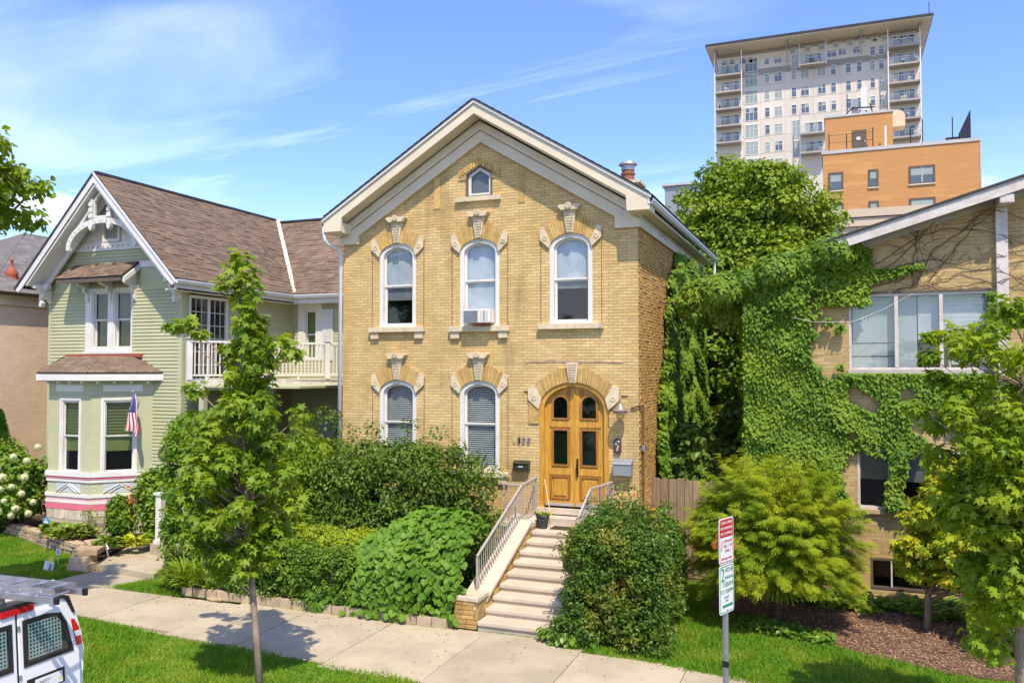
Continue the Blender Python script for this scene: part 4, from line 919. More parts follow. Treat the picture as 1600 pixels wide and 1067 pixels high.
# rounded dark shrub before the lower windows
shrub('dark_shrub', 'large rounded dark green shrub in front of the lower arched windows', 'shrub', (-9.25, 16.4, 1.75), (2.35, 1.15, 1.55), 520, .24, 60, .085, 'L_dark', extra=np.array([(-9.9, 16.5, 3.45), (-10.6, 16.5, 3.3), (-11.2, 16.6, 3.5), (-8.9, 16.4, 3.5), (-7.6, 16.2, 3.1), (-6.9, 16.1, 2.2), (-6.75, 16, 1.6), (-8.2, 16.4, 3.35), (-11.25, 16.6, 3.75), (-11.0, 16.6, 3.65)]), sj=.4)
shrub('light_green_shrub', 'lighter green bushy shrub between the sapling and the dark rounded shrub', 'shrub', (-11.75, 16.6, 1.75), (1.35, .95, 1.6), 260, .26, 50, .10, 'L_maple', sj=.4)
shrub('low_shrub', 'small loose shrub at the top of the vine beside the stair railing', 'shrub', (-7.2, 15.9, .95), (.55, .8, .75), 60, .2, 34, .09, 'L_dark')
# tall clipped column hedge by the green porch
shrub('tall_clipped_hedge', 'tall tapered clipped hedge behind the slim street sapling', 'hedge', (-13.45, 15.6, 1.75), (.95, .95, 1.95), 700, .17, 60, .085, 'L_yew', boxy=5, shell=.9, up=.35, droop=-.1, kind='leaf')
# hedges along the sidewalk
shrub('lime_hedge', 'yellow green clipped hedge top between the vine and the sapling', 'hedge', (-10.15, 15.0, .95), (1.25, .5, .38), 170, .14, 60, .06, 'L_lime', boxy=4, corek=.8)
shrub('sidewalk_hedge', 'glossy dark green hedge along the sidewalk left of the round leaved vine', 'hedge', (-10.4, 14.18, .60), (1.6, .38, .54), 420, .13, 50, .065, 'L_hedge', boxy=4, corek=.8)
# round-leaved vine mound: every large leaf is a piece
vm = thing('round_leaved_vine', 'mound of large round green leaves cascading to the sidewalk left of the steps', 'vine', (-7.9, 14.6, .1))
n = 2100; u = RNG.random(n); w = RNG.random(n)
# surface: from the sidewalk front face over a rising rounded top
def mound(u, w):
    x = -9.60+3.06*u; top = .80+1.12*np.clip((u-.0)/.62, 0, 1)**.85-.25*np.clip((u-.80)/.2, 0, 1)**2
    a = w*np.pi*.60; y = 14.95-1.17*np.cos(a)*(1-.12*np.sin(u*9)); z = .04+(top-.02)*np.sin(a)**.72
    y = np.where(w < .02, y, y); ny = -np.cos(a); nz = np.sin(a)
    return np.c_[x, y, z], np.c_[np.zeros_like(u), ny, nz]
P, Nn = mound(u, w*.98+.01)
P += rnd(n)*.035
P[:, 1] = np.maximum(P[:, 1], 13.76)
size = .13*(.7+.55*RNG.random(n))
T = np.c_[rnd(n, 1)*.5, -np.ones(n)*.5, -np.ones(n)*1.0]+rnd(n)*.25
Nn2 = Nn+rnd(n)*.28+np.array([0, -.15, .25])
# 300 nearest as parts, the rest joined
dcam = np.linalg.norm(P-np.array([0, 0, 4.75]), axis=1); order = np.argsort(dcam)
lv, lf = LEAF['heart']; lme = bpy.data.meshes.new('leaf'); lme.from_pydata(lv, [], lf); lme.materials.append(M['L_big']); lme.update()
for i in order[:300]:
    nn_ = Vector(Nn2[i]).normalized(); tt = Vector(T[i]); tt = (tt-tt.dot(nn_)*nn_).normalized(); xx = tt.cross(nn_); s_ = size[i]
    q = Matrix(((xx.x*s_, tt.x*s_, nn_.x*s_, P[i, 0]), (xx.y*s_, tt.y*s_, nn_.y*s_, P[i, 1]), (xx.z*s_, tt.z*s_, nn_.z*s_, P[i, 2]), (0, 0, 0, 1)))
    o = bpy.data.objects.new('leaf', lme); COL.objects.link(o); o.parent = vm; o.matrix_local = Matrix.Translation(-OFF[vm.name]) @ q
rest = order[300:]
scatter('leaf_field', 'heart', 'L_big', vm, P[rest], Nn2[rest], T[rest], size[rest], stuff=True)
P2, N2_ = mound(RNG.random(1400), RNG.random(1400)); scatter('inner_foliage', 'heart', 'L_big', vm, P2-N2_*.14+rnd(1400)*.03, N2_+rnd(1400)*.5, rnd(1400), .14, stuff=True)
b = MB()
for i in range(60):
    q = P[RNG.integers(n)]; b.tube([(q[0]*.6-7.9*.4, 15.0, .2), (q[0], q[1]*.5+7.5, q[2]*.8), tuple(q)], [.012, .008, .004], 4)
o = b.build('stems', 'barkdark', vm); o['kind'] = 'stuff'
q = np.array([(-7.95, 14.0, .78), (-8.05, 13.98, .62), (-7.98, 13.95, .45), (-7.80, 14.05, .9)]); scatter('dry_leaves', 'heart', 'L_brown', vm, q, np.array([[0, -1, .4]]*4), rnd(4), .10)
# right hedge beside the steps with rosebush tops
rh = shrub('clipped_hedge', 'broad clipped green hedge with reddish tips right of the steps', 'hedge', (-3.62, 14.95, 1.0), (.90, 1.18, .98), 900, .15, 52, .066, 'L_right', boxy=4, corek=.8, up=.4,
           extra=np.array([(-4.45+random.uniform(-.15, .5), 13.75+random.uniform(-.05, .25), random.uniform(.05, .5)) for i in range(60)]+[(random.uniform(-4.35, -2.9), random.uniform(14.3, 15.9), random.uniform(1.85, 2.25)) for i in range(46)]+[(random.uniform(-4.6, -2.65), random.uniform(13.6, 15.6), random.uniform(.1, 1.9)) for i in range(110)]+[(random.uniform(-4.75, -2.6), random.uniform(13.6, 14.4), random.uniform(.08, .5)) for i in range(50)]))
P = np.array([(-3.6, 16.1, 1.8)])+rnd(22)*[.45, .5, .28]
rb = thing('rose_bush', 'loose rose bush rising behind the clipped hedge below the wall lamp', 'rose bush', (-3.7, 16.6, 1.0))
clump_leaves('foliage', 'leaf', 'L_dark', rb, np.vstack([P, np.array([(-4.2, 16.7, 2.1), (-4.25, 16.8, 2.3), (-4.0, 16.5, 1.9), (-3.75, 16.3, 2.25)])]), .14, 26, .075)
b = MB()
for q in P: b.tube([(-3.6+random.uniform(-.2, .2), 16.2, .8), (q[0], q[1], q[2]*.75), tuple(q)], [.01, .007, .003], 4)
b.build('stems', 'L_brown', rb)
q = P[:9]+rnd(9)*.12; scatter('blooms', 'oval', 'L_roseorange', rb, np.repeat(q, 6, 0)+rnd(54)*.02, rnd(54), rnd(54), .06, stuff=True)
# low leafy perennials at the hedge foot
lp_ = thing('hosta_clump', 'low bright hosta leaves at the foot of the steps beside the clipped hedge', 'hosta', (-4.3, 13.75, 0))
k = 170; a = RNG.random(k)*np.pi*2; P = np.c_[-4.35+.55*RNG.random(k)*np.cos(a), 13.82+.2*np.sin(a)*RNG.random(k), .10+.14*RNG.random(k)]
scatter('leaves', 'oval', 'L_hedge', lp_, P, np.c_[.5*np.cos(a), .5*np.sin(a)-.4, np.ones(k)], np.c_[np.cos(a), np.sin(a)-.6, -.5*np.ones(k)], .15)
# daylily clump
dl = thing('daylily_clump', 'arching clump of striped daylily blades beside the small lawn', 'daylily', (-12.75, 14.0, 0))
k = 700; cc = np.array([(-12.4, 14.15), (-12.75, 14.1), (-13.15, 14.15), (-12.9, 14.45), (-13.3, 14.4)])[RNG.integers(0, 5, k)]; a = RNG.random(k)*np.pi*2; e = .35+.9*RNG.random(k)
P = np.c_[cc[:, 0]+.1*np.cos(a), cc[:, 1]+.1*np.sin(a), np.full(k, .0)]; T = np.c_[np.cos(a)*np.cos(e), np.sin(a)*np.cos(e), np.sin(e)]
scatter('blades', 'blade', 'L_day', dl, P, np.c_[-np.cos(a)*np.sin(e), -np.sin(a)*np.sin(e), np.cos(e)], T, .45+.35*RNG.random(k))
# iron fence piece half hidden by hedge and daylilies
fe = thing('iron_fence', 'low black iron fence panel between the daylilies and the hedge', 'fence', (-11.9, 14.15, 0))
MB().bar((-13.6, 14.75, .55), (-11.5, 14.12, .55), .02, .02).build('rail', 'iron', fe); MB().bar((-13.6, 14.75, .15), (-11.5, 14.12, .15), .02, .02).build('rail', 'iron', fe)
for i in range(22):
    x = -13.6+2.1*i/21; y = 14.75-.63*i/21; MB().bar((x, y, 0), (x, y, .68), .014, .014, (0, 1, 0)).build('picket', 'iron', fe)
tag(MB().lathe([(.24, 0), (.25, .03), (.20, .05), (.02, .055)], (-12.0, 13.92, -.01), 9).build('flat_stone', 'wallstone'), 'flat grey stone at the left end of the tan edging', 'stone')

# ================================================================== WOOD FENCE right of the house
wf = thing('wood_fence', 'weathered board fence between the brick house corner and the golden cypress', 'fence', (-3.5, 19.2, 0))
for i in range(10):
    x = -4.0+.185*i; h = 2.22+random.uniform(-.03, .03)
    MB().prism([(x, 0), (x, h-.03), (x+.03, h), (x+.145, h), (x+.172, h-.03), (x+.172, 0)], 19.2+random.uniform(-.01, .01), 19.225+random.uniform(0, .01)).build('plank', 'plank', wf)
for z in (.4, 1.9): B(-4.0, -2.1, 19.24, 19.29, z, z+.09).build('rail', 'plank', wf)
MB().prism([(-4.05, 0), (-4.05, 2.3), (-4.01, 2.3), (-4.01, 0)], 19.19, 19.26).build('post', 'plank', wf)
# ================================================================== IVY, CYPRESS, RIGHT HOUSE
rh_ = thing('vine_covered_house', 'low buff brick gabled house covered with ivy and bare vine stems on the right', 'house', (1.5, 18.8, 0))
RY = 18.8; RT = frame((0, RY), (1, 0)); DZR = .0725
ops = [(.27, 2.93, 4.74, 6.32, 0), (.40, 2.75, 1.86, 3.10, 0), (.62, 2.70, .22, .86, 0)]
def rz(x): return 7.27+.300*(x-.27)
def clipR(z):
    x = .27+(z-7.27)/.300 if z > 6.55 else -1.95
    return (max(-1.8, x+.1), 8.6)
rows = wall_rows(ops, -1.8, 8.6, -.02, 9.6, DZR, clipR)
rw = brick_wall(RT, rows, DZR, .225, rh_, 'front_wall', 'brick_buff', 'mortar_pale', proud=.006, jitter=.003, joint=.013)
B(-1.8, -1.6, 19.02, 29, -.02, 6.5).build('side_wall', 'brick_buff', rh_)
B(-1.95, 8.6, 28.8, 29, -.02, 6.5).build('rear_wall', 'brick_buff', rh_)
# roof edge
b = MB(RT); b.prism([(-.15, rz(-.15)), (-.15, rz(-.15)+.22), (8.8, rz(8.8)+.22), (8.8, rz(8.8))], -.62, -.56); b.build('rake_board', 'beam', rh_)
b = MB(RT); b.prism([(-.15, rz(-.15)+.225), (-.15, rz(-.15)+.27), (8.8, rz(8.8)+.27), (8.8, rz(8.8)+.225)], -.66, 10.3); b.prism([(-1.9, rz(-1.9)+.225), (-1.9, rz(-1.9)+.27), (-.151, rz(-.151)+.27), (-.151, rz(-.151)+.225)], -.12, 10.3); b.build('roof', 'darkroof', rh_)
b = MB(RT); b.prism([(-.15, rz(-.15)+.06), (-.15, rz(-.15)+.09), (8.8, rz(8.8)+.09), (8.8, rz(8.8)+.06)], -.558, -.002); b.build('soffit', 'trimgrey', rh_)
MB(RT).prism([(-.1, rz(-.1)-.07), (-.1, rz(-.1)+.055), (8.6, rz(8.6)+.055), (8.6, rz(8.6)-.07)], -.035, -.001).build('rake_trim_board', 'trimgrey', rh_)
b = MB(RT); b.box(2.99, 3.20, -.12, .0, 4.0, rz(3.0)-.05); b.build('wall_post', 'beam', rh_, bevel=.01)
b = MB(RT); b.box(2.99, 3.24, -.60, -.121, 7.95, rz(3.0)+.04); b.build('beam_end', 'beam', rh_, bevel=.02)
B(-.06+.3, 2.96, -.07, .02, 4.66, 4.735, RT).build('window_sill', 'trimgrey', rh_)
B(.2, 2.80, -.09, .02, 1.76, 1.855, RT).build('stone_sill', 'wallstone', rh_, bevel=.01)
B(.27, 2.93, -.03, .0, 6.325, 6.37, RT).build('window_head', 'bronze', rh_)
def ribbon(x0, x1, z0, z1, mull, mw=.07, fm='beam'):
    w = MB(RT).ring([(x0, z0), (x0, z1), (x1, z1), (x1, z0)], [(x0+.05, z0+.05), (x0+.05, z1-.05), (x1-.05, z1-.05), (x1-.05, z0+.05)], .0, .16).build('window', fm, rh_)
    xs_ = [x0+.05]+mull+[x1-.05]
    for m_ in mull: B(m_-mw/2, m_+mw/2, -.01, .14, z0+.051, z1-.051, RT).build('mullion', 'beam', w)
    for a, c in zip(xs_[:-1], xs_[1:]): B(a+.03, c-.03, .07, .076, z0+.05, z1-.05, RT).build('pane', 'glass', w)
    B(x0, x1, .8, .82, z0, z1, RT).build('room_behind', 'dark', w)
    MB(RT).ring([(x0, z0), (x0, z1), (x1, z1), (x1, z0)], [(x0+.01, z0+.01), (x0+.01, z1-.01), (x1-.01, z1-.01), (x1-.01, z0+.01)], .16, .8).build('reveal', 'dark', w)
    return w
w1 = ribbon(.27, 2.93, 4.74, 6.32, [1.18, 2.01])
def shade(w, x0, x1, z0, z1, y=.2, m='shadegrey'): return B(x0, x1, y, y+.01, z0, z1, RT).build('shade', m, w)
shade(w1, .30, 1.17, 4.74, 6.32); 
for z in (5.02, 5.30): B(.33, 1.14, .19, .199, z, z+.014, RT).build('shade_fold', 'bronze', w1)
shade(w1, 1.19, 1.58, 4.74, 6.32, .22); shade(w1, 1.60, 2.0, 5.38, 6.32, .2, 'shade'); B(1.60, 2.0, .19, .20, 5.37, 5.40, RT).build('shade_hem', 'white', w1)
for k_ in range(11):
    z = 5.40+k_*.082; B(2.04, 2.90, .2, .206, z, z+.078, RT).build('blind_slat', 'shade', w1)
B(1.19, 1.21, .18, .2, 5.02, 5.03, RT).build('shade_fold', 'white', w1)
w2 = ribbon(.40, 2.75, 1.86, 3.10, [1.02, 1.92])
shade(w2, .42, 1.0, 2.45, 3.1, .2, 'greenflat'); shade(w2, 1.05, 1.32, 2.42, 3.1, .2, 'shadegrey'); shade(w2, 1.34, 1.9, 2.42, 3.1, .21, 'shadegrey'); shade(w2, 1.94, 2.7, 2.4, 3.1, .2, 'shade')
for wq in list(w2.children):
    if wq.name.startswith('pane'): wq.data.materials.clear(); wq.data.materials.append(M['glassdim'])
w3 = ribbon(.62, 2.70, .22, .86, [1.02, 1.85], .03, 'bronze')
for wq in list(w3.children):
    if wq.name.startswith('pane'): wq.data.materials.clear(); wq.data.materials.append(M['glassdark'])
B(1.04, 2.66, .3, .31, .24, .84, RT).build('curtain', 'curtain', w3)
# things in the upstairs window
ch2 = thing('folding_chair', 'pale metal chair back inside the right pane of the upper ribbon window', 'chair', (2.5, 19.2, 4.75))
MB().tube([(2.2, 19.25, 4.78), (2.2, 19.25, 5.15), (2.26, 19.25, 5.24), (2.8, 19.25, 5.30), (2.86, 19.25, 5.2), (2.86, 19.25, 4.8)], .025, 8).build('back_frame', 'white', ch2)
B(2.24, 2.83, 19.25, 19.26, 4.85, 5.18).build('back_panel', 'shade', ch2)
bx = thing('cushion', 'pale rounded cushion inside the upper ribbon window left of the chair', 'cushion', (1.8, 19.2, 4.75))
MB().lathe([(.05, 0), (.2, .05), (.22, .2), (.16, .3), (.02, .34)], (1.82, 19.25, 4.78), 12).build('pillow', 'trimgrey', bx, smooth=True)
# bare vine stems over the gable wall
def vine(p, m='vine', r=.014):
    pts = [Vector(q) for q in p]; out_ = []
    for i in range(len(pts)-1):
        for k_ in range(5):
            q = pts[i].lerp(pts[i+1], k_/5); out_.append((q.x+random.uniform(-.02, .02), q.y+random.uniform(-.01, .01), q.z+random.uniform(-.025, .025)))
    out_.append(tuple(pts[-1])); return out_, r
bv = MB(); random.seed(21)
Yv = RY-.03
mains = [[(3.6, 7.15), (3.2, 7.35), (2.7, 7.55), (2.2, 7.6), (1.7, 7.5), (1.3, 7.1), (.9, 6.75)], [(3.6, 6.95), (3.0, 7.0), (2.4, 6.85), (1.9, 7.0), (1.3, 6.9), (.7, 6.55)],
         [(3.6, 6.3), (3.0, 6.75), (2.4, 6.7), (1.8, 6.45), (1.2, 6.40)], [(2.9, 7.95), (2.4, 7.55), (1.9, 7.2), (1.6, 6.6), (1.45, 6.42)], [(3.6, 7.7), (3.0, 7.9), (2.6, 7.6), (2.1, 6.95), (1.8, 6.55)],
         [(1.6, 7.6), (1.55, 7.2), (1.5, 6.8), (1.5, 6.45)], [(.5, 6.42), (.9, 6.50), (1.3, 6.60), (1.6, 6.9)], [(2.0, 7.8), (1.4, 7.3), (.9, 7.0), (.4, 6.8)], [(3.6, 6.6), (3.1, 6.5), (2.6, 6.45), (2.0, 6.40)]]
for mn in mains:
    pts, r_ = vine([(x, Yv if not 2.95 < x < 3.25 else RY-.15, z) for x, z in mn]); bv.tube(pts, .009, 5)
    for k_ in range(9):
        q = random.choice(pts); a = random.uniform(0, 6.28); L_ = random.uniform(.2, .6); p2 = (q[0]+math.cos(a)*L_, Yv, min(q[2]+math.sin(a)*L_, rz(q[0]+math.cos(a)*L_)-.05)); p2 = (p2[0], p2[1], max(6.4, p2[2]))
        pp_, _ = vine([q, ((q[0]+p2[0])/2, Yv, (q[2]+p2[2])/2+random.uniform(-.06, .06)), p2]); bv.tube(pp_, .0045, 4)
for k_ in range(0):      # stems crossing the rake board
    x = .8+k_*.28; bv.tube([(x, RY-.64, rz(x)+.2), (x+.05, RY-.65, rz(x)+.1), (x-.04, RY-.64, rz(x)-.02)], .006, 4)
vs_ = tag(bv.build('climbing_vine', 'vine', None, (2, 18.7, 5)), 'bare brown vine stems spread over the gable wall above the ribbon window', 'vine')
tag(MB().tube([(1.5, RY-.06, 6.3), (.9, RY-.2, 5.97), (.33, RY-.35, 5.73), (-.42, RY-.40, 5.74), (-.87, RY-.3, 5.86)], .004, 5).build('cable', 'white'), 'thin pale cable sagging across the upper ribbon window', 'cable')

# ivy ---------------------------------------------------------------
def ivy_wall(name, label, pts, nrm, size=.115, thick=.16, kind='ivy', m='L_ivy', core=None, cat='ivy'):
    """pts (n,3) on the wall, nrm outward"""
    n = len(pts); nv = np.array(nrm, float)
    lump = .5+.3*np.sin(pts[:, 0]*3.1+pts[:, 2]*2.3)*np.sin(pts[:, 1]*2.7+pts[:, 2]*3.7)+.2*np.sin(pts[:, 2]*5.3+np.sin(pts[:, 1]*2+pts[:, 0]*3)*2)
    P = pts+nv*(thick*(.25+.75*lump)*(.35+.65*RNG.random(n))*(1+.9*np.clip((pts[:, 2]-4.7)/1.6, 0, 1)*np.clip((.3-pts[:, 0])*2, 0, 1)*(abs(nv[1]) > .5)))[:, None]
    Nn = nv*.85+rnd(n)*.38+np.array([0, -.7*nv[0], .7]); T = np.array([0, 0, -1.0])+rnd(n)*.45+nv*.25
    t = thing(name, label, cat, tuple(pts.mean(0)*[1, 1, 0]))
    o = scatter('ivy_leaves', kind, m, t, P, Nn, T, size*(.65+.7*RNG.random(n))); o['kind'] = 'stuff'
    b = MB()
    for i in range(min(110, n//60)):
        q = pts[RNG.integers(n)]; k_ = [tuple(q)]
        if abs(nv[1]) > .5 and q[0] > -.2 and q[2] > 1.8 and q[1] < 20: continue
        for s_ in range(4): q = q+np.cross(nv, [0, 0, 1])*random.uniform(-.12, .12)+np.array([0, 0, -.28]); k_.append(tuple(q+nv*.02))
        b.tube(k_, .008, 4)
    o = b.build('stems', 'vine', t); o['kind'] = 'stuff'
    return t
def noise2(x, z, s=1.0, ph=0.): return (np.sin(x*2.3*s+ph)+np.sin(z*3.1*s+1.7*ph+1)+np.sin((x+z)*4.7*s+ph*2)*.7+np.sin((x-z)*7.9*s+3*ph)*.5+np.sin(x*13*s+z*9*s)*.3)/3.5
# on the right house
n = 92000; x = RNG.random(n)*6.2-1.86; z = RNG.random(n)*7.3
nz = noise2(x, z, .9, .4)
left = (x < .12+.18*noise2(x, z, 1.6, 2)) & (z > 1.6)
# thin patch where the brick shows left of the window
hole = (np.abs(x+.12) < .38) & (z > 4.55) & (z < 6.35) & (noise2(x*1.7, z*1.7, 1.2, 5) < .18)
left &= ~hole
hole2 = (np.abs(x-.52-.2*noise2(x*2, z*2, 1, 1)) < .34) & (np.abs(z-4.15-.1*np.sin(x*6)) < .20)
hole3 = (np.abs(x-1.35) < .16) & (np.abs(z-4.25) < .14)
below = (x > .0) & (z < 4.68) & ~hole2 & ~hole3 & (z > 3.12+.25*noise2(x, z, 2.2, 1)+.0) & (nz > -.28)
strip = (np.abs(x-1.12-.05*np.sin(z*5)) < .16) & (z > 1.9) & (z < 4)
sillivy = (z > 1.85) & (z < 2.12+.12*np.sin(x*4)) & (x > .9) & (x < 2.3)
lead = ((np.abs(x-.15-(z-6.3)*.25) < .55-.3*(z-6.2)) & (z > 6.1) & (z < 7.3)) | ((np.abs(z-6.62-.18*(x-.3)) < .19-.10*(x-.2)) & (x > .1) & (x < 1.7)) | ((np.abs(x-.62) < .10) & (z > 6.6) & (z < 7.3))
side_r = (np.abs(x-2.9) < .07+.03*np.sin(z*6)) & (z > 4.7) & (z < 6.3)
lowcover = (z < .45+.3*np.sin(x*2)) & (x > .3) & False
ok = (left | below | strip | sillivy | lead | side_r) & (z < rz(x)+.28) & (x < 3.6)
keep = np.where(left | strip, 1, .75); ok &= RNG.random(n) < keep
pts = np.c_[x[ok], np.full(ok.sum(), RY-.01), z[ok]]
ivy_wall('ivy', 'dense ivy sheet on the left part of the buff house and under its ribbon window', pts, (0, -1, 0), .098, .26)
# heavy ivy roll along the eave, bridging to the brick house
n = 17000; t = RNG.random(n); cx_ = -2.45+2.85*t; a = unit(rnd(n)); rr = .27+.10*np.sin(t*17)+.1*np.sin(t*31)
P = np.c_[cx_, 18.58+0*t, rz(cx_)+.06-.05*(1-t)]+a*rr[:, None]*np.array([1, 1, .8])
iv2 = thing('ivy_roll', 'thick roll of ivy hanging along the left eave of the buff house', 'ivy', (-1, 18.4, 6.5))
o = scatter('ivy_leaves', 'ivy', 'L_ivy', iv2, P, a+rnd(n)*.3+[0, -.1, .4], a*.4+rnd(n)*.5-[0, 0, .9], .12*(.7+.6*RNG.random(n)))
o['kind'] = 'stuff'
MB().bar((-2.5, 18.4, rz(-2.5)), (.3, 18.4, rz(.3)), .04, .04).build('stem', 'vine', iv2)
n = 16000; y = 18.9+RNG.random(n)*8; z = RNG.random(n)*6.6; ok = noise2(y, z, 1, 3) > -.25
ivy_wall('ivy', 'ivy on the left side wall of the buff house, facing the gap', np.c_[np.full(ok.sum(), -1.81), y[ok], z[ok]], (-1, 0, 0), .13, .2)
n = 9000; t = RNG.random(n); a = unit(rnd(n)); rr = (.38+.10*np.sin(t*13))*(.6+.4*RNG.random(n))
P = np.c_[-3.25+1.6*t, 20.4-1.2*t, 6.35+.25*np.sin(t*4)-.9*t*(1-t)]+a*rr[:, None]*np.array([1, 1.2, 1.35])
iv3 = thing('ivy_bridge', 'hanging ivy bridging the gap between brick house wall and buff house corner', 'ivy', (-2.7, 20, 6))
o = scatter('ivy_leaves', 'ivy', 'L_ivy', iv3, P, a*.6+rnd(n)*.3+[0, -.4, .6], a*.3+rnd(n)*.4-[0, 0, 1], .12*(.7+.6*RNG.random(n))); o['kind'] = 'stuff'
MB().bar((-4.0, 20.7, 6.4), (-1.7, 19.2, 6.4), .04, .04).build('stem', 'vine', iv3)
# on the brick house side wall
n = 78000; y = 19.6+RNG.random(n)*8.4; z = .6+RNG.random(n)*7.3
edge = 21.9-.55*np.clip(8-z, 0, 3.2)-.25*np.clip(4.6-z, 0, 4)+.28*noise2(y, z, 2, 2)+.5*(z > 7.2)*(z-7.2)
ok = (y > edge) & (z < 8.1); y, z = y[ok], z[ok]
ivy_wall('ivy', 'tall ivy curtain on the shaded side wall of the cream brick house', np.c_[np.full(len(y), HX1), y, z], (1, 0, 0), .12, .38, m='L_ivy')
# ivy on the rear wing, seen through the gap, and a dark leafy shrub in the gap
n = 4500; x = -4.2+RNG.random(n)*1.2; z = .6+RNG.random(n)*6; ok = (x > -3.45+.2*np.sin(z*3)) | (z < 2.6) | (x < -3.85+.1*np.sin(z*5))
ivy_wall('ivy', 'strip of ivy on the far rear wing seen through the gap between the houses', np.c_[x[ok], np.full(ok.sum(), 29.58), z[ok]], (0, -1, 0), .17, .2)
shrub('broadleaf_shrub', 'dark broadleaf shrub behind the board fence at the ivy foot', 'shrub', (-3.15, 20.6, 1.9), (.85, .9, 1.35), 130, .3, 30, .17, 'L_dark', kind='oval')
shrub('gap_shrub', 'deep green bush filling the narrow gap between the two houses', 'shrub', (-2.7, 24.5, 1.9), (.8, 1.5, 2.3), 120, .4, 28, .19, 'L_dark', kind='oval')
# golden cypress -----------------------------------------------------
cy = thing('golden_cypress', 'wide golden green cypress shrub behind the parking sign', 'shrub', (-1.1, 16.4, 0))
c0 = np.array((-1.12, 16.35, 1.42)); nb_ = 760
Q, T, Nn = [], [], []; tipl = []
for i in range(nb_):
    a = RNG.random()*2*np.pi; e = np.arcsin(RNG.random()*1.52-.56); e = min(max(e, -.62), 1.4)
    d = np.array([np.cos(a)*np.cos(e), np.sin(a)*np.cos(e), np.sin(e)])
    L_ = 1/np.sqrt((d[0]/1.62)**2+(d[1]/1.32)**2+(d[2]/1.78)**2)*(.80+.26*RNG.random())*(1+.07*np.sin(a*5+e*6))
    tip = c0+d*L_+np.array([0, 0, .10]); tipl.append(tip); side = unit(np.cross(d, [0, 0, 1.])+1e-6)
    upn = unit(np.array([0, 0, 1.])+d*.25+rnd(1)[0]*.12)
    m_ = 90; u_ = .52+.50*RNG.random(m_)**.8; w_ = (RNG.random(m_)*2-1)*.26*(1.18-u_)*L_/1.5*1.25
    P_ = c0+d*(L_*u_)[:, None]+side*w_[:, None]+np.array([0, 0, 1.])*(.10-.32*(u_-.72)**2*2-.25*np.abs(w_))[:, None]+rnd(m_)*.018
    Q.append(P_); T.append(d*[1, 1, .3]+side*(w_*3.2)[:, None]+rnd(m_)*.14-[0, 0, .12]); Nn.append(upn+rnd(m_)*.22)
Q = np.vstack(Q); T = np.vstack(T); Nn = np.vstack(Nn); ok = Q[:, 2] > .42+.1*np.sin(Q[:, 0]*7); Q, T, Nn = Q[ok], T[ok], Nn[ok]; k = len(Q)
scatter('foliage', 'spray', 'L_cyp', cy, Q, Nn, T, .115*(.6+.8*RNG.random(k)))
P = np.array(tipl); N_ = len(P)
q = c0+unit(rnd(2600))*[.95, .8, .95]*(.55+.5*RNG.random((2600, 1)))+[0, 0, .15]; q = q[q[:, 2] > .6]; scatter('inner_foliage', 'spray', 'L_cyp', cy, q, rnd(len(q))+[0, 0, 1], unit(q-c0), .3)
MB().tube([(-1.1, 16.4, -.02), (-1.1, 16.4, .7), (-1.05, 16.35, 1.6)], [.09, .08, .05], 8).build('trunk', 'barkdark', cy)
branches('limbs', 'bark', cy, (-1.1, 16.4, 0), [tuple(p) for p in (c0+(P[RNG.integers(0, N_, 70)]-c0)*.92)], .04, trunk=[(-1.1, 16.4, .15), (-1.1, 16.4, .7), (-1.05, 16.35, 1.5)])
q = np.array([(-1.9, 14.98, 1.72)])+rnd(40)*[.10, .04, .04]; scatter('brown_sprays', 'spray', 'L_brown', cy, q, rnd(40)+[0, -.4, 1], rnd(40)-[0, .5, .2], .13)
# ground cover under the cypress and window
n = 2600; x = -1.0+RNG.random(n)*3.6; y = 17.5+RNG.random(n)*1.1
P = np.c_[x, y, .06+.16*RNG.random(n)]; ok = noise2(x*1.5, y*2, 1, 1) > -.25
gc = scatter('ground_cover', 'oval', 'L_ivy', None, P[ok], rnd(ok.sum())*.3+[0, -.2, 1], rnd(ok.sum()), .13, stuff=True)
n = 700; x = -1.7+RNG.random(n)*1.6; y = 15.5+RNG.random(n)*.6+(-(x+1.0))*.35; scatter('ground_cover', 'oval', 'L_hedge', None, np.c_[x, y, .04+.10*RNG.random(n)], rnd(n)*.3+[0, -.2, 1], rnd(n), .10, stuff=True)
# ================================================================== GREEN CLAPBOARD HOUSE
gh = thing('green_clapboard_house', 'sage green clapboard house with a brown shingle roof, white gable trim and bay window', 'house', (-19.45, 18, 0))
GX0, GX1, GY, GC = -22.0, -16.91, 18.0, -19.45
GT = frame((0, GY), (1, 0)); SD = frame((GX1, 0), (0, 1))       # side wall: local x = world y, local y inwards = -X
CB = .100
def clap(T, rows, wallname, name='clapboard', thick=.2, m='green', limit=300):
    b = MB(T)
    for z, iv in rows:
        for p, q in iv: b.box(p, q, .02, thick, z, z+CB)
    w = b.build(wallname, m, gh); ps = []
    for z, iv in rows:
        for p, q in iv:
            if q-p > .05: ps.append(PM((p+q)/2, .002, z+CB/2, q-p-.002, .014, CB+.006, (R(-13), 0, 0), T))
    pieces(name, ps, m, w, limit); return w
def clipG(z):
    h = min(2.54, (10.0-z)/1.05+.1); return (GC-h, GC+h)
ops = [(-20.50, -18.70, 5.27, 7.10, 0), (-21.65, -17.95, .5, 4.40, 0)]
rows = wall_rows(ops, GX0, GX1, .5, 8.3, CB, clipG)
clap(GT, rows, 'front_wall')
MB(GT).prism([(GC-1.75, 8.3), (GC, 10.1), (GC+1.75, 8.3)], 0, .2).build('gable_panel', 'white', gh)
b = MB(GT); i = 0                 # fish scale texture in the gable as small tabs
ps = []
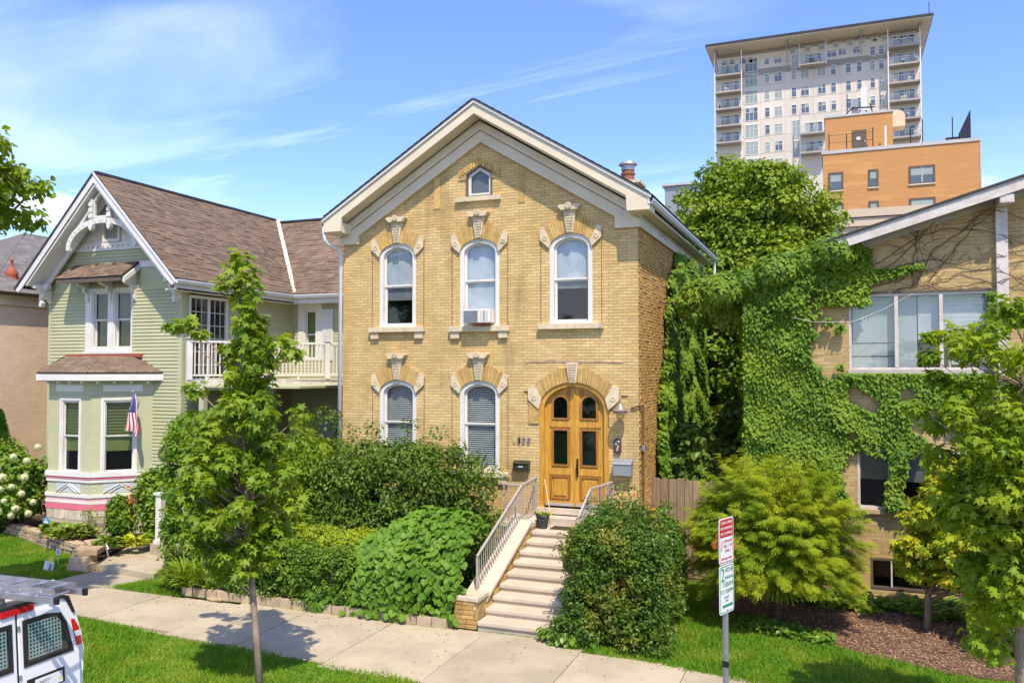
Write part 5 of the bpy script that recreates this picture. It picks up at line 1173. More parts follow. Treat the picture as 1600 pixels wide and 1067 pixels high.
for r_ in range(13):
    z = 8.42+r_*.12; h = min(1.7, (10.05-z-.12)/1.05)
    x = -h+(r_ % 2)*.06
    while x < h-.1:
        if not (-19.92 < GC+x+.06 < -19.14 and 8.38 < z+.06 < 9.26): ps.append(PM(GC+x+.06, -.004-.004*(r_ % 2), z+.06, .11, .016, .115, (0, 0, 0), GT))
        x += .12
pieces('gable_shingle', ps, 'white', gh)
# side wall X = -16.91 (faces +X); local x = y, local y = -(x) inwards
def sideT(): return frame((GX1, 0), (0, 1))
TS = sideT()
ops = [(18.25, 19.85, 4.5, 6.85, 0)]
rows = wall_rows(ops, 18.0, 23.0, .5, 7.1, CB); clap(TS, rows, 'side_wall', limit=120)
WT = frame((0, 23.0), (1, 0))
ops = [(-16.66, -15.72, 5.1, 6.98, 0), (-15.2, -14.35, 1.6, 3.5, 0)]
rows = wall_rows(ops, GX1, -12.3, .5, 7.1, CB); clap(WT, rows, 'wing_front_wall', limit=80)
b = MB(); b.box(GX0, GX0+.2, GY+.2, 30, .3, 7.2); b.box(GX0, -12.3, 29.8, 30, .3, 7.2); b.build('rear_walls', 'green', gh)
# corner boards
b = MB(); b.box(GX1-.13, GX1+.012, GY-.012, GY, .3, 7.15); b.box(GX1, GX1+.014, GY, GY+.13, .3, 7.15); b.build('corner_board', 'greenflat', gh)
b = MB(); b.box(GX0-.012, GX0+.09, GY-.012, GY, .3, 7.1); b.build('corner_board', 'greenflat', gh)
B(GX1-.12, GX1+.02, 22.9, 22.99, .3, 7.05).build('corner_board', 'greenflat', gh)
# flat green panel boards at window head height
for xa, xb in ((-18.40, -17.04), (-21.85, -20.80)): B(xa, xb, -.016, .0, 7.02, 7.62 if xa > -19 else 7.35, GT).build('flat_panel', 'greenflat', gh)
B(-18.45, -17.30, -.03, 0, 7.66, 7.83, GT).build('belt_board', 'white', gh)
b = MB(GT); b.box(GC-1.72, GC+1.72, -.05, 0, 8.20, 8.42); b.build('gable_belt', 'white', gh)
b = MB(GT)
for i in range(17): b.box(GC-1.55+i*.19, GC-1.49+i*.19, -.058, -.05, 8.29, 8.35)
b.build('belt_rosettes', 'trimgrey', gh)
# attic window
aw = MB(GT).ring([(-19.86, 8.45), (-19.86, 9.20), (-19.20, 9.20), (-19.20, 8.45)], [(-19.78, 8.53), (-19.78, 9.12), (-19.28, 9.12), (-19.28, 8.53)], -.06, .05).build('window', 'white', gh, label='small dark square window high in the gable')
B(-19.78, -19.28, .0, .02, 8.53, 9.12, GT).build('pane', 'glassdark', aw); B(-19.78, -19.28, .06, .07, 8.53, 9.12, GT).build('room_behind', 'dark', aw)
# roofs with shingle courses
sl = 1.05
def shingle_plane(p0, u, v, L, Hn, parent, keep=None, cw=.30, ch=.145, lim=300):
    """p0 corner at the eave, u along the eave, v up the slope (unit vectors)"""
    u, v = Vector(u).normalized(), Vector(v).normalized(); nrm = u.cross(v)
    if nrm.z < 0: nrm = -nrm
    ps = []; nr = int(Hn/ch); Rm = Matrix((u, v, nrm)).transposed().to_4x4()
    for r_ in range(nr):
        x = -(r_ % 2)*.15-random.uniform(0, .1)
        while x < L:
            w = cw*random.uniform(.75, 1.2); a, c = max(x, 0), min(x+w, L); x += w
            if c-a < .04: continue
            q = Vector(p0)+u*(a+c)/2+v*(r_*ch+ch/2)
            if keep and not keep(q): continue
            hh = random.choice((.010, .018, .024))
            ps.append(Matrix.Translation(q+nrm*(.006+hh/2)) @ Rm @ Euler((R(-2.5), 0, 0)).to_matrix().to_4x4() @ Matrix.Diagonal((c-a-.006, ch*1.05, hh, 1)))
    pieces('shingle', ps, 'shingle', parent, lim)
RZ = 10.30; HWD = 2.95; EZ = RZ-sl*HWD
YF = 17.27
rt = MB()
for sg in (1, -1):
    rt.prism([(GC, RZ), (GC+sg*HWD, EZ), (GC+sg*HWD, EZ-.07), (GC, RZ-.07)][::-sg], YF, 30.2)
roof = rt.build('roof', 'darkroof', gh)
Lh = math.hypot(HWD, sl*HWD)
YR = 25.42            # wing ridge
def keep_main(q):     # main right slope is cut by the valley of the wing roof
    zw = EZ+(q.y-22.55)*sl if q.y < YR else 0
    return not (q.y > 22.55 and zw > q.z+.02 and q.y < YR) and q.y < 26.2
shingle_plane((GC+HWD, YF, EZ), (0, 1, 0), (-1, 0, sl), 13, Lh, roof, keep_main, lim=300)
# wing roof
rw_ = MB().prism([(22.55, EZ), (YR, EZ+sl*(YR-22.55)), (28.3, EZ), (28.3, EZ-.07), (YR, EZ+sl*(YR-22.55)-.07), (22.55, EZ-.07)], -19.4, -12.2, 'x').build('wing_roof', 'darkroof', gh)
shingle_plane((-19.4, 22.55, EZ), (1, 0, 0), (0, 1, sl), 7.2, math.hypot(YR-22.55, sl*(YR-22.55)), rw_, lambda q: q.z > RZ-sl*(q.x-GC)+.0 and q.x > GC, lim=150)
B(GC-.08, GC+.08, YF, 25.5, RZ-.03, RZ+.05).build('ridge_cap', 'darkroof', roof); MB().box(-19.3, -12.2, YR-.08, YR+.08, EZ+sl*(YR-22.55)-.02, EZ+sl*(YR-22.55)+.05).build('ridge_cap', 'darkroof', rw_)
MB().bar((GC+HWD-.02, 22.58, EZ+.07), (GC+.08, YR-.02, RZ+.03), .13, .03, (0, 0, 1)).build('valley_flashing', 'cream', roof)
# gutters and fascia
gutter((GC+HWD+.01, YF, EZ-.14), (GC+HWD+.01, 22.60, EZ-.14), gh, 'whitecool')
gutter((GC+HWD+.05, 22.48, EZ-.14), (-12.2, 22.48, EZ-.14), gh, 'whitecool')
B(GX1-.0, GC+HWD, YF+.1, 22.6, EZ-.30, EZ-.26).build('eave_soffit', 'white', gh); B(GC+HWD-.02, GC+HWD, YF+.02, 22.6, EZ-.30, EZ-.06).build('fascia', 'white', gh)
B(GX1, -12.2, 22.55, 22.98, EZ-.30, EZ-.26).build('eave_soffit', 'white', gh); B(GX1+.4, -12.2, 22.50, 22.545, EZ-.30, EZ-.06).build('fascia', 'white', gh)
# bargeboards, two bands each side
T2 = frame((0, YF), (1, 0))
for sg in (1, -1):
    MB(T2).prism([(GC, RZ-.05), (GC+sg*3.0, RZ-.05-sl*3.0), (GC+sg*2.90, RZ-.14-sl*3.0), (GC+sg*2.80, RZ-.28-sl*2.80), (GC, RZ-.28)][::sg], -.04, .0).build('bargeboard', 'white', gh)
    MB(T2).prism([(GC, RZ+.02), (GC+sg*3.03, RZ+.02-sl*3.03), (GC+sg*3.03, RZ-.05-sl*3.03), (GC, RZ-.05)][::sg], -.07, -.041).build('rake_moulding', 'whitecool' if sg > 0 else 'darkroof', gh)
    MB(T2).prism([(GC, RZ-.30), (GC+sg*2.65, RZ-.30-sl*2.65), (GC+sg*2.6, RZ-.38-sl*2.6), (GC, RZ-.38)][::sg], .0, .72).build('inner_soffit', 'white', gh)
    MB(T2).prism([(GC, RZ-.385), (GC+sg*2.6, RZ-.385-sl*2.6), (GC+sg*2.48, RZ-.62-sl*2.48), (GC, RZ-.62)][::sg], .50, .56).build('inner_bargeboard', 'white', gh)
    # scrolled bracket at the foot
    x0 = GC+sg*2.58; bp = [(x0, 7.22), (x0+sg*.0, 6.62), (x0-sg*.07, 6.60), (x0-sg*.12, 6.72), (x0-sg*.06, 6.82), (x0-sg*.20, 6.95), (x0-sg*.16, 7.05), (x0-sg*.34, 7.18), (x0-sg*.32, 7.30)]
    MB(T2).prism([(a, c) for a, c in bp][::sg], .40, .52).build('bracket', 'white', gh)
    yb = [(17.98, 6.70), (17.98, 7.25), (17.42, 7.25), (17.40, 7.14), (17.55, 7.12), (17.58, 7.0), (17.72, 6.98), (17.76, 6.84), (17.90, 6.82)]
    MB().prism(yb, GX1-.12 if sg > 0 else GX0, GX1 if sg > 0 else GX0+.12, 'x').build('bracket', 'white', gh)
# gable ornament at Y 17.5
T3 = frame((.10, 17.45), (1, 0)); n = 18
def arcp(rx, rz_, zc, n=18): return [(GC-rx*math.cos(math.pi*i/n), zc+rz_*math.sin(math.pi*i/n)) for i in range(n+1)]
og = MB(T3).ring(arcp(1.34, .86, 8.20), arcp(1.20, .73, 8.17), -.03, .06, closed=False).build('gable_arch', 'white', gh)
for dx in (-.34, .34):
    MB(T3).box(GC+dx-.055, GC+dx+.055, -.07, .06, 8.85, 9.60).build('ornament_post', 'white', og)
    MB(T3).prism([(GC+dx-.08, 8.86), (GC+dx+.08, 8.86), (GC+dx+.06, 8.76), (GC+dx, 8.68), (GC+dx-.06, 8.76)], -.09, .04).build('pendant', 'white', og)
    for k_ in range(3): MB(T3).box(GC+dx-.075, GC+dx+.075, -.09, -.07, 9.05+k_*.17, 9.16+k_*.17).build('post_block', 'white', og)
for sg in (1, -1):
    MB(T3).prism([(GC+sg*.42, 9.30), (GC+sg*.42, 9.42), (GC+sg*1.05, 8.75), (GC+sg*.98, 8.70)][::-sg], .0, .05).build('ornament_strut', 'white', og)
MB(T3).ring([(GC-.32, 9.06), (GC-.32, 9.55), (GC, 9.86), (GC+.32, 9.55), (GC+.32, 9.06)], [(GC-.26, 9.11), (GC-.26, 9.52), (GC, 9.77), (GC+.26, 9.52), (GC+.26, 9.11)], -.02, .05).build('ornament_triangle', 'white', og)
b = MB(T3)
for i in range(0, 19):
    a_ = math.pi*i/18; b.box(GC-1.27*math.cos(a_)-.025, GC-1.27*math.cos(a_)+.025, -.045, -.03, 8.19+.79*math.sin(a_)-.025, 8.19+.79*math.sin(a_)+.025)
b.build('arch_studs', 'white', og)
# upper double window + awning
def dh(T, x0, x1, z0, z1, up=None, lo=None, m_='white', fw=.045, **k): return sash_window(T, x0, x1, z0, z1, gh, None, frame_w=fw, sash_w=.042, depth=.12, mat_=m_, upper=up, lower=lo, **k)
MB(GT).ring([(-20.50, 5.27), (-20.50, 7.10), (-18.70, 7.10), (-18.70, 5.27)], [(-20.26, 5.36), (-20.26, 7.02), (-18.74, 7.02), (-18.74, 5.36)], -.03, .06).build('window_casing', 'white', gh)
B(-19.62, -19.42, -.03, .1, 5.36, 7.02, GT).build('window_casing', 'white', gh)
for xa, xb in ((-20.26, -19.62), (-19.42, -18.74)): dh(GT, xa, xb, 5.36, 7.02, ('curtain', 'curtain'), ('curtain', 'curtain'), glass='glassdim')
B(-20.55, -18.62, -.08, .02, 5.20, 5.27, GT).build('window_sill', 'white', gh)
aw = MB().prism([(18.0, 7.82), (18.0, 7.77), (17.38, 7.30), (17.36, 7.35)], -21.0, -18.50, 'x').build('awning_roof', 'darkroof', gh)
vv = (Vector((0, 18.0, 7.82))-Vector((0, 17.36, 7.35))).normalized()
shingle_plane((-21.0, 17.36, 7.355), (1, 0, 0), vv, 2.5, .78, aw, cw=.22, ch=.13)
B(-20.98, -18.52, 17.37, 17.41, 7.22, 7.32).build('awning_fascia', 'bronze', aw)
for xx in (-20.42, -19.52, -18.62):
    MB().prism([(18.0, 7.75), (18.0, 6.72), (17.95, 6.70), (17.90, 6.80), (17.93, 6.92), (17.80, 7.02), (17.82, 7.12), (17.60, 7.18), (17.55, 7.24), (17.42, 7.26), (17.42, 7.34)], xx-.05, xx+.05, 'x').build('awning_bracket', 'white', aw)
MB().prism([(18.0, 7.76), (18.0, 7.60), (17.42, 7.18), (17.42, 7.32)], -18.50, -18.44, 'x').build('awning_end', 'white', aw)
# ------------- bay window
BF = frame((-20.6, 16.9), (1, 0)); BR = frame((-19.0, 16.9), (1, 1)); BL = frame((-21.7, 18.0), (1, -1))
bay = MB().prism([(-21.7, 18), (-20.6, 16.9), (-19.0, 16.9), (-17.9, 18)], .86, .88, 'z').build('bay_window', 'greenflat', gh)
def facet(T, W_, wins_):
    ops_ = [(a, c, z0, z1, 0) for a, c, z0, z1 in wins_]
    rows_ = wall_rows(ops_, 0, W_, .88, 4.42, .02, None); b = MB(T)
    # merge rows into tall cells
    cells = []
    zs = sorted({.88, 4.42}|{w_[2] for w_ in wins_}|{w_[3] for w_ in wins_})
    for za, zb_ in zip(zs[:-1], zs[1:]):
        xs_ = [0]+sorted(sum([[w_[0], w_[1]] for w_ in wins_ if w_[2] <= za and w_[3] >= zb_], []))+[W_]
        for a, c in zip(xs_[::2], xs_[1::2]): b.box(a, c, 0, .12, za, zb_)
    b.build('bay_wall', 'greenflat', bay)
    def bd(z0, z1, pr_, m_, nm): B(-pr_*.42, W_+pr_*.42, -pr_, 0, z0, z1, T).build(nm, m_, bay)
    bd(1.80, 1.92, .07, 'white', 'sill_band'); bd(1.74, 1.80, .05, 'pink', 'pink_band'); bd(1.65, 1.74, .035, 'white', 'lower_band')
    bd(1.24, 1.32, .06, 'white', 'lower_band'); bd(1.13, 1.24, .03, 'palepink', 'pink_band'); bd(1.07, 1.13, .05, 'white', 'lower_band'); bd(.90, 1.07, .045, 'pink', 'pink_band')
    bd(4.03, 4.055, .012, 'trimgrey', 'thin_moulding')
    B(.28, W_-.28, -.02, 0, 4.14, 4.32, T).build('frieze_panel', 'white', bay)
    # crossed lattice panel under the window
    c_ = W_/2; h = min(.46, W_/2-.25)
    B(c_-h, c_+h, -.008, 0, 1.36, 1.62, T).build('lattice_panel', 'shadegrey', bay)
    for k_ in (1, -1):
        for o_ in (0, .16): 
            MB(T).bar((c_+k_*(h-o_), -.018, 1.37), (c_+k_*.04-k_*o_*.2, -.018, 1.60-o_*.3), .02, .035, (0, 1, 0)).build('lattice_strip', 'white', bay)
    for xx in (.10, W_-.12):
        for zz_ in (1.42, 1.54): B(xx-.015, xx+.015, -.014, 0, zz_-.015, zz_+.015, T).build('stud', 'white', bay)
facet(BF, 1.6, [(.50, 1.18, 1.92, 3.90)]); facet(BR, 1.556, [(.30, 1.10, 1.92, 3.90)]); facet(BL, 1.556, [(.40, 1.10, 1.92, 3.90)])
for T_, a, c in ((BF, .50, 1.18), (BR, .30, 1.10), (BL, .40, 1.10)):
    w = sash_window(T_, a, c, 1.92, 3.90, gh, None, frame_w=.045, sash_w=.038, depth=.10, mat_='white', upper=('shade', 'greenblind', 1.0), lower=('shade', 'greenblind', .42), glass='glassdim', mid=.5)
    MB(T_).ring([(a-.06, 1.90), (a-.06, 3.96), (c+.06, 3.96), (c+.06, 1.90)], [(a, 1.93), (a, 3.90), (c, 3.90), (c, 1.93)], -.025, .0).build('outer_casing', 'white', w)
    b = MB(T_); 
    for k_ in range(10): b.box(a+.08, c-.08, .112, .118, 2.98+k_*.085, 2.985+k_*.085+.01)
    b.build('blind_folds', 'curtain', w)
# bay base of split stone blocks
bb = MB().prism([(-21.66, 18), (-20.58, 16.94), (-19.02, 16.94), (-17.94, 18)], .0, .88, 'z').build('bay_base', 'basestone', gh)
ps = []; random.seed(9)
for T_, W_ in ((BF, 1.6), (BR, 1.556)):
    z = .08
    while z < .86:
        h = random.uniform(.14, .24); h = min(h, .89-z) if .89-z-h > .08 else .89-z; x = .02
        while x < W_-.03:
            L_ = min(random.uniform(.16, .36), W_-x)
            if not (T_ is BR and .55 < x+L_/2 < 1.15 and .35 < z+h/2 < .70): ps.append(PM(x+L_/2, .005, z+h/2, L_-.015, .10+random.uniform(0, .03), h-.015, (random.uniform(-.06, .06), 0, random.uniform(-.05, .05)), T_))
            x += L_
        z += h
pieces('stone', ps, 'basestone', bb)
MB(BR).ring([(.52, .33), (.52, .72), (1.18, .72), (1.18, .33)], [(.58, .39), (.58, .66), (1.12, .66), (1.12, .39)], -.07, .0).build('basement_window', 'beam', gh); B(.58, 1.12, -.03, -.02, .39, .66, BR).build('pane', 'glassdark', bay); B(.58, 1.12, -.012, -.004, .39, .66, BR).build('room_behind', 'dark', bay)
# bay roof
ev = [(-21.95, 18), (-20.75, 16.62), (-18.87, 16.62), (-17.55, 18)]; tp = [(-21.14, 18), (-20.46, 17.32), (-19.16, 17.32), (-18.48, 18)]
b = MB(); b.add([(x, y, 4.66) for x, y in ev]+[(x, y, 5.10) for x, y in tp]+[(x, y, 4.62) for x, y in ev], [(0, 1, 5, 4), (1, 2, 6, 5), (2, 3, 7, 6), (4, 5, 6, 7), (8, 9, 1, 0), (9, 10, 2, 1), (10, 11, 3, 2), (11, 10, 9, 8)])
br = b.build('bay_roof', 'darkroof', gh)
for (p, q, r_, s_) in ((0, 1, 5, 4), (1, 2, 6, 5), (2, 3, 7, 6)):
    E = [Vector((*ev[p], 4.66)), Vector((*ev[q], 4.66)), Vector((*tp[q], 5.10)), Vector((*tp[p], 5.10))]
    u = (E[1]-E[0]); L_ = u.length; u.normalize(); nn_ = u.cross(E[3]-E[0]).normalized(); v = nn_.cross(u); v = v if v.z > 0 else -v
    H_ = (E[3]-E[0]).dot(v)
    a0_ = (E[3]-E[0]).dot(u); a1_ = (E[2]-E[0]).dot(u)
    ps = []; Rm = Matrix((u, v, u.cross(v))).transposed().to_4x4(); nr = max(4, int(H_/.13))
    for k_ in range(nr):
        t = (k_+.5)/nr; xa, xb = a0_*t, L_+(a1_-L_)*t; x = xa
        while x < xb-.02:
            w_ = min(random.uniform(.18, .32), xb-x); q_ = E[0]+u*(x+w_/2)+v*(t*H_)
            ps.append(Matrix.Translation(q_+Vector((0, 0, .012))) @ Rm @ Matrix.Diagonal((w_-.006, H_/nr*1.08, random.choice((.012, .02)), 1))); x += w_
    pieces('shingle', ps, 'shingle', br)
for p, q in ((0, 1), (1, 2), (2, 3)):
    MB().bar((*ev[p], 4.53), (*ev[q], 4.53), .04, .17).build('bay_fascia', 'white', br)
MB().prism([(x*.985-19.8*.015, y+.03) for x, y in ev], 4.42, 4.46, 'z').build('bay_soffit', 'trimgrey', br)
b = MB()
for T_, W_ in ((BF, 1.6), (BR, 1.556)):
    for k_ in range(4): x = .15+k_*(W_-.3)/3; b = MB(T_).box(x-.03, x+.03, -.22, -.16, 4.36, 4.42); b.build('soffit_block', 'white', br)
B(-21.2, -18.3, 17.90, 17.99, 5.10, 5.19).build('roof_flashing', 'terracotta', br)
# flag
fg = thing('american_flag', 'small stars and stripes flag hanging from a pole on the bay window', 'flag', (-17.95, 17.2, 3.6))
fpx, fpy = -17.98, 17.35
MB().tube([(-18.15, 17.72, 3.86), (fpx, fpy, 4.14)], .012, 6).build('pole', 'cream', fg); MB().lathe([(.001, -.02), (.02, 0), (.001, .03)], (fpx, fpy, 4.14), 8).build('finial', 'yellow', fg)
gx, gy = .62, .36; nu, nv = 26, 14; V_ = []; F_ = []
def fl(u, v):           # u down the cloth, v across (13 stripes), draped in folds that widen downwards
    w = .16+.42*min(1, u*1.4); x = fpx-.02-.10*u+(v-.35)*w*.9+.02*math.sin(u*9); y = fpy+.03+.045*math.sin(v*9+u*3)*(.4+u)-.02*u; z = 4.10-u*1.02-abs(v-.5)*.10+.16*(v-.3)*u*-1.2; return (x, y, z)
for kname, mname in (('red_stripes', 'flagred'), ('white_stripes', 'flagwhite'), ('canton', 'flagblue')):
    b = MB(); 
    for j in range(13):
        for i in range(nu):
            u0, u1 = i/nu, (i+1)/nu; blue = u0 < .47 and j < 9
            k_ = 'canton' if blue else ('red_stripes' if j % 2 == 0 else 'white_stripes')
            if k_ != kname: continue
            b.add([fl(u0, j/13), fl(u0, (j+1)/13), fl(u1, (j+1)/13), fl(u1, j/13)], [(0, 1, 2, 3)])
    o = b.build(kname, mname, fg, smooth=True)
b = MB()
for i in range(9):
    for j in range(5):
        c_ = Vector(fl(.05+i*.047, (.8+j*1.7+(i % 2)*.7)/13)); r_ = .013
        pts = [(c_.x+r_*(1 if k_ % 2 == 0 else .42)*math.sin(k_*math.pi/5), c_.y-.012, c_.z+r_*(1 if k_ % 2 == 0 else .42)*math.cos(k_*math.pi/5)) for k_ in range(10)]
        b.add(pts, [tuple(range(10))[::-1]])
o = b.build('stars', 'flagwhite', fg); o['kind'] = 'stuff'
pq = thing('house_plaque', 'dark arched plaque on green clapboards right of the bay window', 'plaque', (-17.45, 17.97, 2.4))
MB().prism([(-17.64, 2.33), (-17.64, 2.46), (-17.58, 2.48), (-17.53, 2.56), (-17.45, 2.60), (-17.37, 2.56), (-17.32, 2.48), (-17.26, 2.46), (-17.26, 2.33)], 17.93, 17.97).build('plate', 'bronze', pq, bevel=.006)
b = MB(); 
for k_ in range(5): b.box(-17.58+k_*.06, -17.54+k_*.06, 17.925, 17.93, 2.37, 2.40)
b.box(-17.52, -17.38, 17.925, 17.93, 2.46, 2.49); b.build('raised_lettering', 'trimgrey', pq)
# -------------- side balcony
dk = thing('balcony', 'white second floor balcony with turned rail between the green and brick houses', 'balcony', (-15.8, 20, 4.3))
A0, A1 = Vector((-16.72, 18.0, 0)), Vector((-14.25, 22.0, 0)); A1 = Vector((-13.0, 23.9-.0, 0)); dd = (Vector((-14.25, 22, 0))-A0).normalized(); A1 = A0+dd*6.3
DT = frame((A0.x, A0.y), (dd.x, dd.y)); Ln = (A1-A0).length
MB().prism([(A0.x, A0.y), (A1.x, A1.y), (A1.x-.1, 22.98), (GX1+.02, 22.98), (GX1+.02, 18.02)], 4.30, 4.42, 'z').build('deck', 'trimgrey', dk)
B(-.05, Ln, -.05, -.001, 4.22, 4.46, DT).build('fascia', 'beam', dk); B(-.08, Ln, -.10, -.051, 4.16, 4.22, DT).build('fascia_moulding', 'white', dk)
B(0, Ln, -.03, .05, 5.50, 5.56, DT).build('top_rail', 'white', dk); B(0, Ln, -.01, .03, 4.56, 4.61, DT).build('bottom_rail', 'white', dk)
for k_ in range(int(Ln/.115)): B(.1+k_*.115-.016, .1+k_*.115+.016, -.006, .026, 4.61, 5.50, DT).build('baluster', 'white', dk)
for p_ in (.06, 2.05, 4.15): 
    q_ = B(p_-.075, p_+.075, -.07, .08, 4.46, 5.60, DT).build('post', 'white', dk); B(p_-.10, p_+.10, -.10, .11, 5.60, 5.64, DT).build('post_cap', 'white', q_)
for k_ in range(5): B(.5+k_*.9, .56+k_*.9, .0, .05, 4.46, 4.56, DT).build('rail_foot', 'white', dk)
# porch below: posts, ceiling, door, stone window trim
B(-16.9, -13.2, 18.3, 22.98, 4.24, 4.298).build('porch_ceiling', 'greenflat', gh)
for x, y in ((-15.35, 20.0), (-16.45, 18.35)): B(x-.08, x+.08, y-.08, y+.08, .6, 4.16).build('porch_post', 'greenflat', gh)
sl_ = MB(TS).ring([(18.25, 4.45), (18.25, 6.85), (19.85, 6.85), (19.85, 4.45)], [(18.33, 4.5), (18.33, 6.77), (19.77, 6.77), (19.77, 4.5)], -.02, .08).build('patio_door', 'white', gh)
B(19.02, 19.10, -.01, .07, 4.5, 6.77, TS).build('door_stile', 'white', sl_)
B(18.33, 19.02, .03, .036, 4.5, 6.77, TS).build('pane', 'glassdim', sl_); B(19.10, 19.77, .045, .05, 4.5, 6.77, TS).build('pane', 'glassdark', sl_)
B(18.3, 19.8, .2, .21, 4.5, 6.8, TS).build('room_behind', 'dark', sl_); B(18.75, 19.02, .06, .07, 4.5, 6.77, TS).build('curtain', 'trimgrey', sl_)
for a_, c_, y_ in ((18.33, 19.02, .04), (19.10, 19.77, .03)):
    for k_ in (1, 2): x = a_+(c_-a_)*k_/3; B(x-.009, x+.009, y_-.012, y_, 4.5, 6.77, TS).build('glazing_bar', 'white', sl_)
    for k_ in range(1, 6): z = 4.5+2.27*k_/6; B(a_, c_, y_-.015, y_-.003, z-.009, z+.009, TS).build('glazing_bar', 'white', sl_)
B(19.98, 20.35, -.035, .0, 5.0, 6.2, TS).build('shutter', 'white', gh)
# wing window + shutter
w = dh(WT, -16.42, -15.95, 5.1, 6.72, ('shade', 'greenblind', 1.0), ('shade', 'greenblind', .9), glass='glassdim')
MB(WT).ring([(-16.66, 5.05), (-16.66, 7.0), (-15.72, 7.0), (-15.72, 5.05)], [(-16.42, 5.1), (-16.42, 6.72), (-15.95, 6.72), (-15.95, 5.1)], -.03, .02).build('window_casing', 'white', gh)
sh = B(-15.70, -15.28, -.05, -.02, 5.05, 6.72, WT).build('shutter', 'whitecool', gh)
b = MB(WT)
for k_ in range(22): b.box(-15.66, -15.32, -.062, -.05, 5.12+k_*.07, 5.16+k_*.07)
b.build('louvres', 'white', sh)
w = dh(WT, -15.05, -14.5, 1.7, 3.15, ('curtain', 'curtain'), ('curtain', 'curtain'), 'trimgrey', glass='glassdim')
B(-15.35, -14.2, -.06, .0, 3.15, 3.62, WT).build('window_head', 'trimgrey', gh); B(-15.75, -15.36, -.05, .0, 1.2, 3.2, WT).build('side_panel', 'shadegrey', gh); B(-14.2, -13.75, -.05, .0, 1.2, 3.2, WT).build('side_panel', 'trimgrey', gh)
pd = MB(TS).ring([(20.3, .9), (20.3, 3.75), (21.5, 3.75), (21.5, .9)], [(20.4, .9), (20.4, 3.65), (21.4, 3.65), (21.4, .9)], -.05, .05).build('side_door', 'trimgrey', gh); B(20.4, 21.4, .0, .02, .9, 2.9, TS).build('door_leaf', 'wood', pd); B(20.45, 21.35, .0, .02, 3.05, 3.6, TS).build('transom_pane', 'dark', pd)
# entry newels and steps
es = thing('entry_steps', 'white porch newel posts and handrail beside the bay window path', 'stairs', (-15.8, 16.6, .1))
for (x, y, z0, z1, w_) in ((-15.78, 16.15, .42, 1.62, .085), (-16.0, 17.3, .75, 2.15, .085)):
    q_ = B(x-w_, x+w_, y-w_, y+w_, z0, z1).build('newel_post', 'white', es, bevel=.012); B(x-w_-.04, x+w_+.04, y-w_-.04, y+w_+.04, z1, z1+.05).build('post_cap', 'white', q_); B(x-w_-.03, x+w_+.03, y-w_-.03, y+w_+.03, z0, z0+.08).build('post_base', 'white', q_)
B(-15.95, -15.55, 16.0, 16.32, .0, .42).build('stone_block', 'concrete', es)
MB().bar((-16.02, 16.8, 1.55), (-16.0, 17.22, 2.0), .05, .05).build('handrail', 'white', es)
for i in range(4): B(-15.8, -14.9, 16.35+.3*i, 16.7+.3*i, .1, .30+.17*i).build('step', 'concrete', es)
# ------------- neighbour further left
nb = thing('tan_house', 'painted tan brick house with a grey hipped roof at the left edge', 'house', (-26, 24, 0))
B(-33, -24, 17.6, 30, 0, 6.75).build('wall', 'tanwall', nb)
ps = []
NT = frame((-24.0, 0), (0, 1))
for i in range(88):
    for k_ in range(12):
        if i*.075 < 6.7: ps.append(PM(17.7+k_*.235+(i % 2)*.115, .003, .1+i*.075, .226, .012, .068, (0, 0, 0), NT))
pieces('brick', ps, 'tanwall', nb)
B(-33.1, -23.92, 17.5, 30, 6.75, 7.02).build('frieze', 'cream', nb)
gutter((-23.78, 17.2, 7.04), (-23.78, 30, 7.04), nb, 'bronze')
B(-24.0, -23.78, 17.3, 30, 7.0, 7.04).build('soffit', 'cream', nb)
b = MB().add([(-23.72, 17.3, 7.13), (-23.72, 31, 7.13), (-28.5, 25.5, 9.9), (-28.5, 22.2, 9.9), (-33.3, 17.3, 7.13), (-33.3, 31, 7.13)], [(0, 1, 2, 3), (3, 4, 0), (4, 3, 2, 5), (5, 2, 1)])
nr_ = b.build('roof', 'greyroof', nb)
shingle_plane((-23.72, 17.4, 7.13), (0, 1, 0), (-4.78, 0, 2.77), 12, 5.4, nr_, lambda q: q.y-17.3 > (7.13-q.z)*-1.75 and q.y < 31-(q.z-7.13)*1.9, lim=120) if False else None
ps = []
E0 = Vector((-23.72, 17.3, 7.13)); v = Vector((-4.78, 0, 2.77)).normalized(); u = Vector((0, 1, 0)); Rm = Matrix((u, v, u.cross(v) if u.cross(v).z > 0 else -u.cross(v))).transposed().to_4x4()
for r_ in range(32):
    y = 17.3+r_*.165*.90; 
    while y < 26:
        w_ = random.uniform(.2, .36); ps.append(Matrix.Translation(E0+v*(r_*.165+.08)+Vector((0, y-17.3+w_/2, .015))) @ Rm @ Matrix.Diagonal((w_-.008, .17, random.choice((.012, .022)), 1))); y += w_
pieces('shingle', ps, 'greyroof', nr_, 100)
MB().tube([(-23.75, 17.33, 7.15), (-28.5, 22.2, 9.91)], .035, 6).build('hip_cap', 'greyroof', nr_)
MB().lathe([(.22, 0), (.22, .05), (.16, .08), (.19, .15), (.20, .26), (.14, .36), (.07, .43), (.045, .50), (.045, .64), (.065, .67), (.04, .72), (.01, .75)], (-24.75, 18.85, 7.60), 18).build('finial', 'terracotta', nb, smooth=True, label='orange terracotta roof finial')
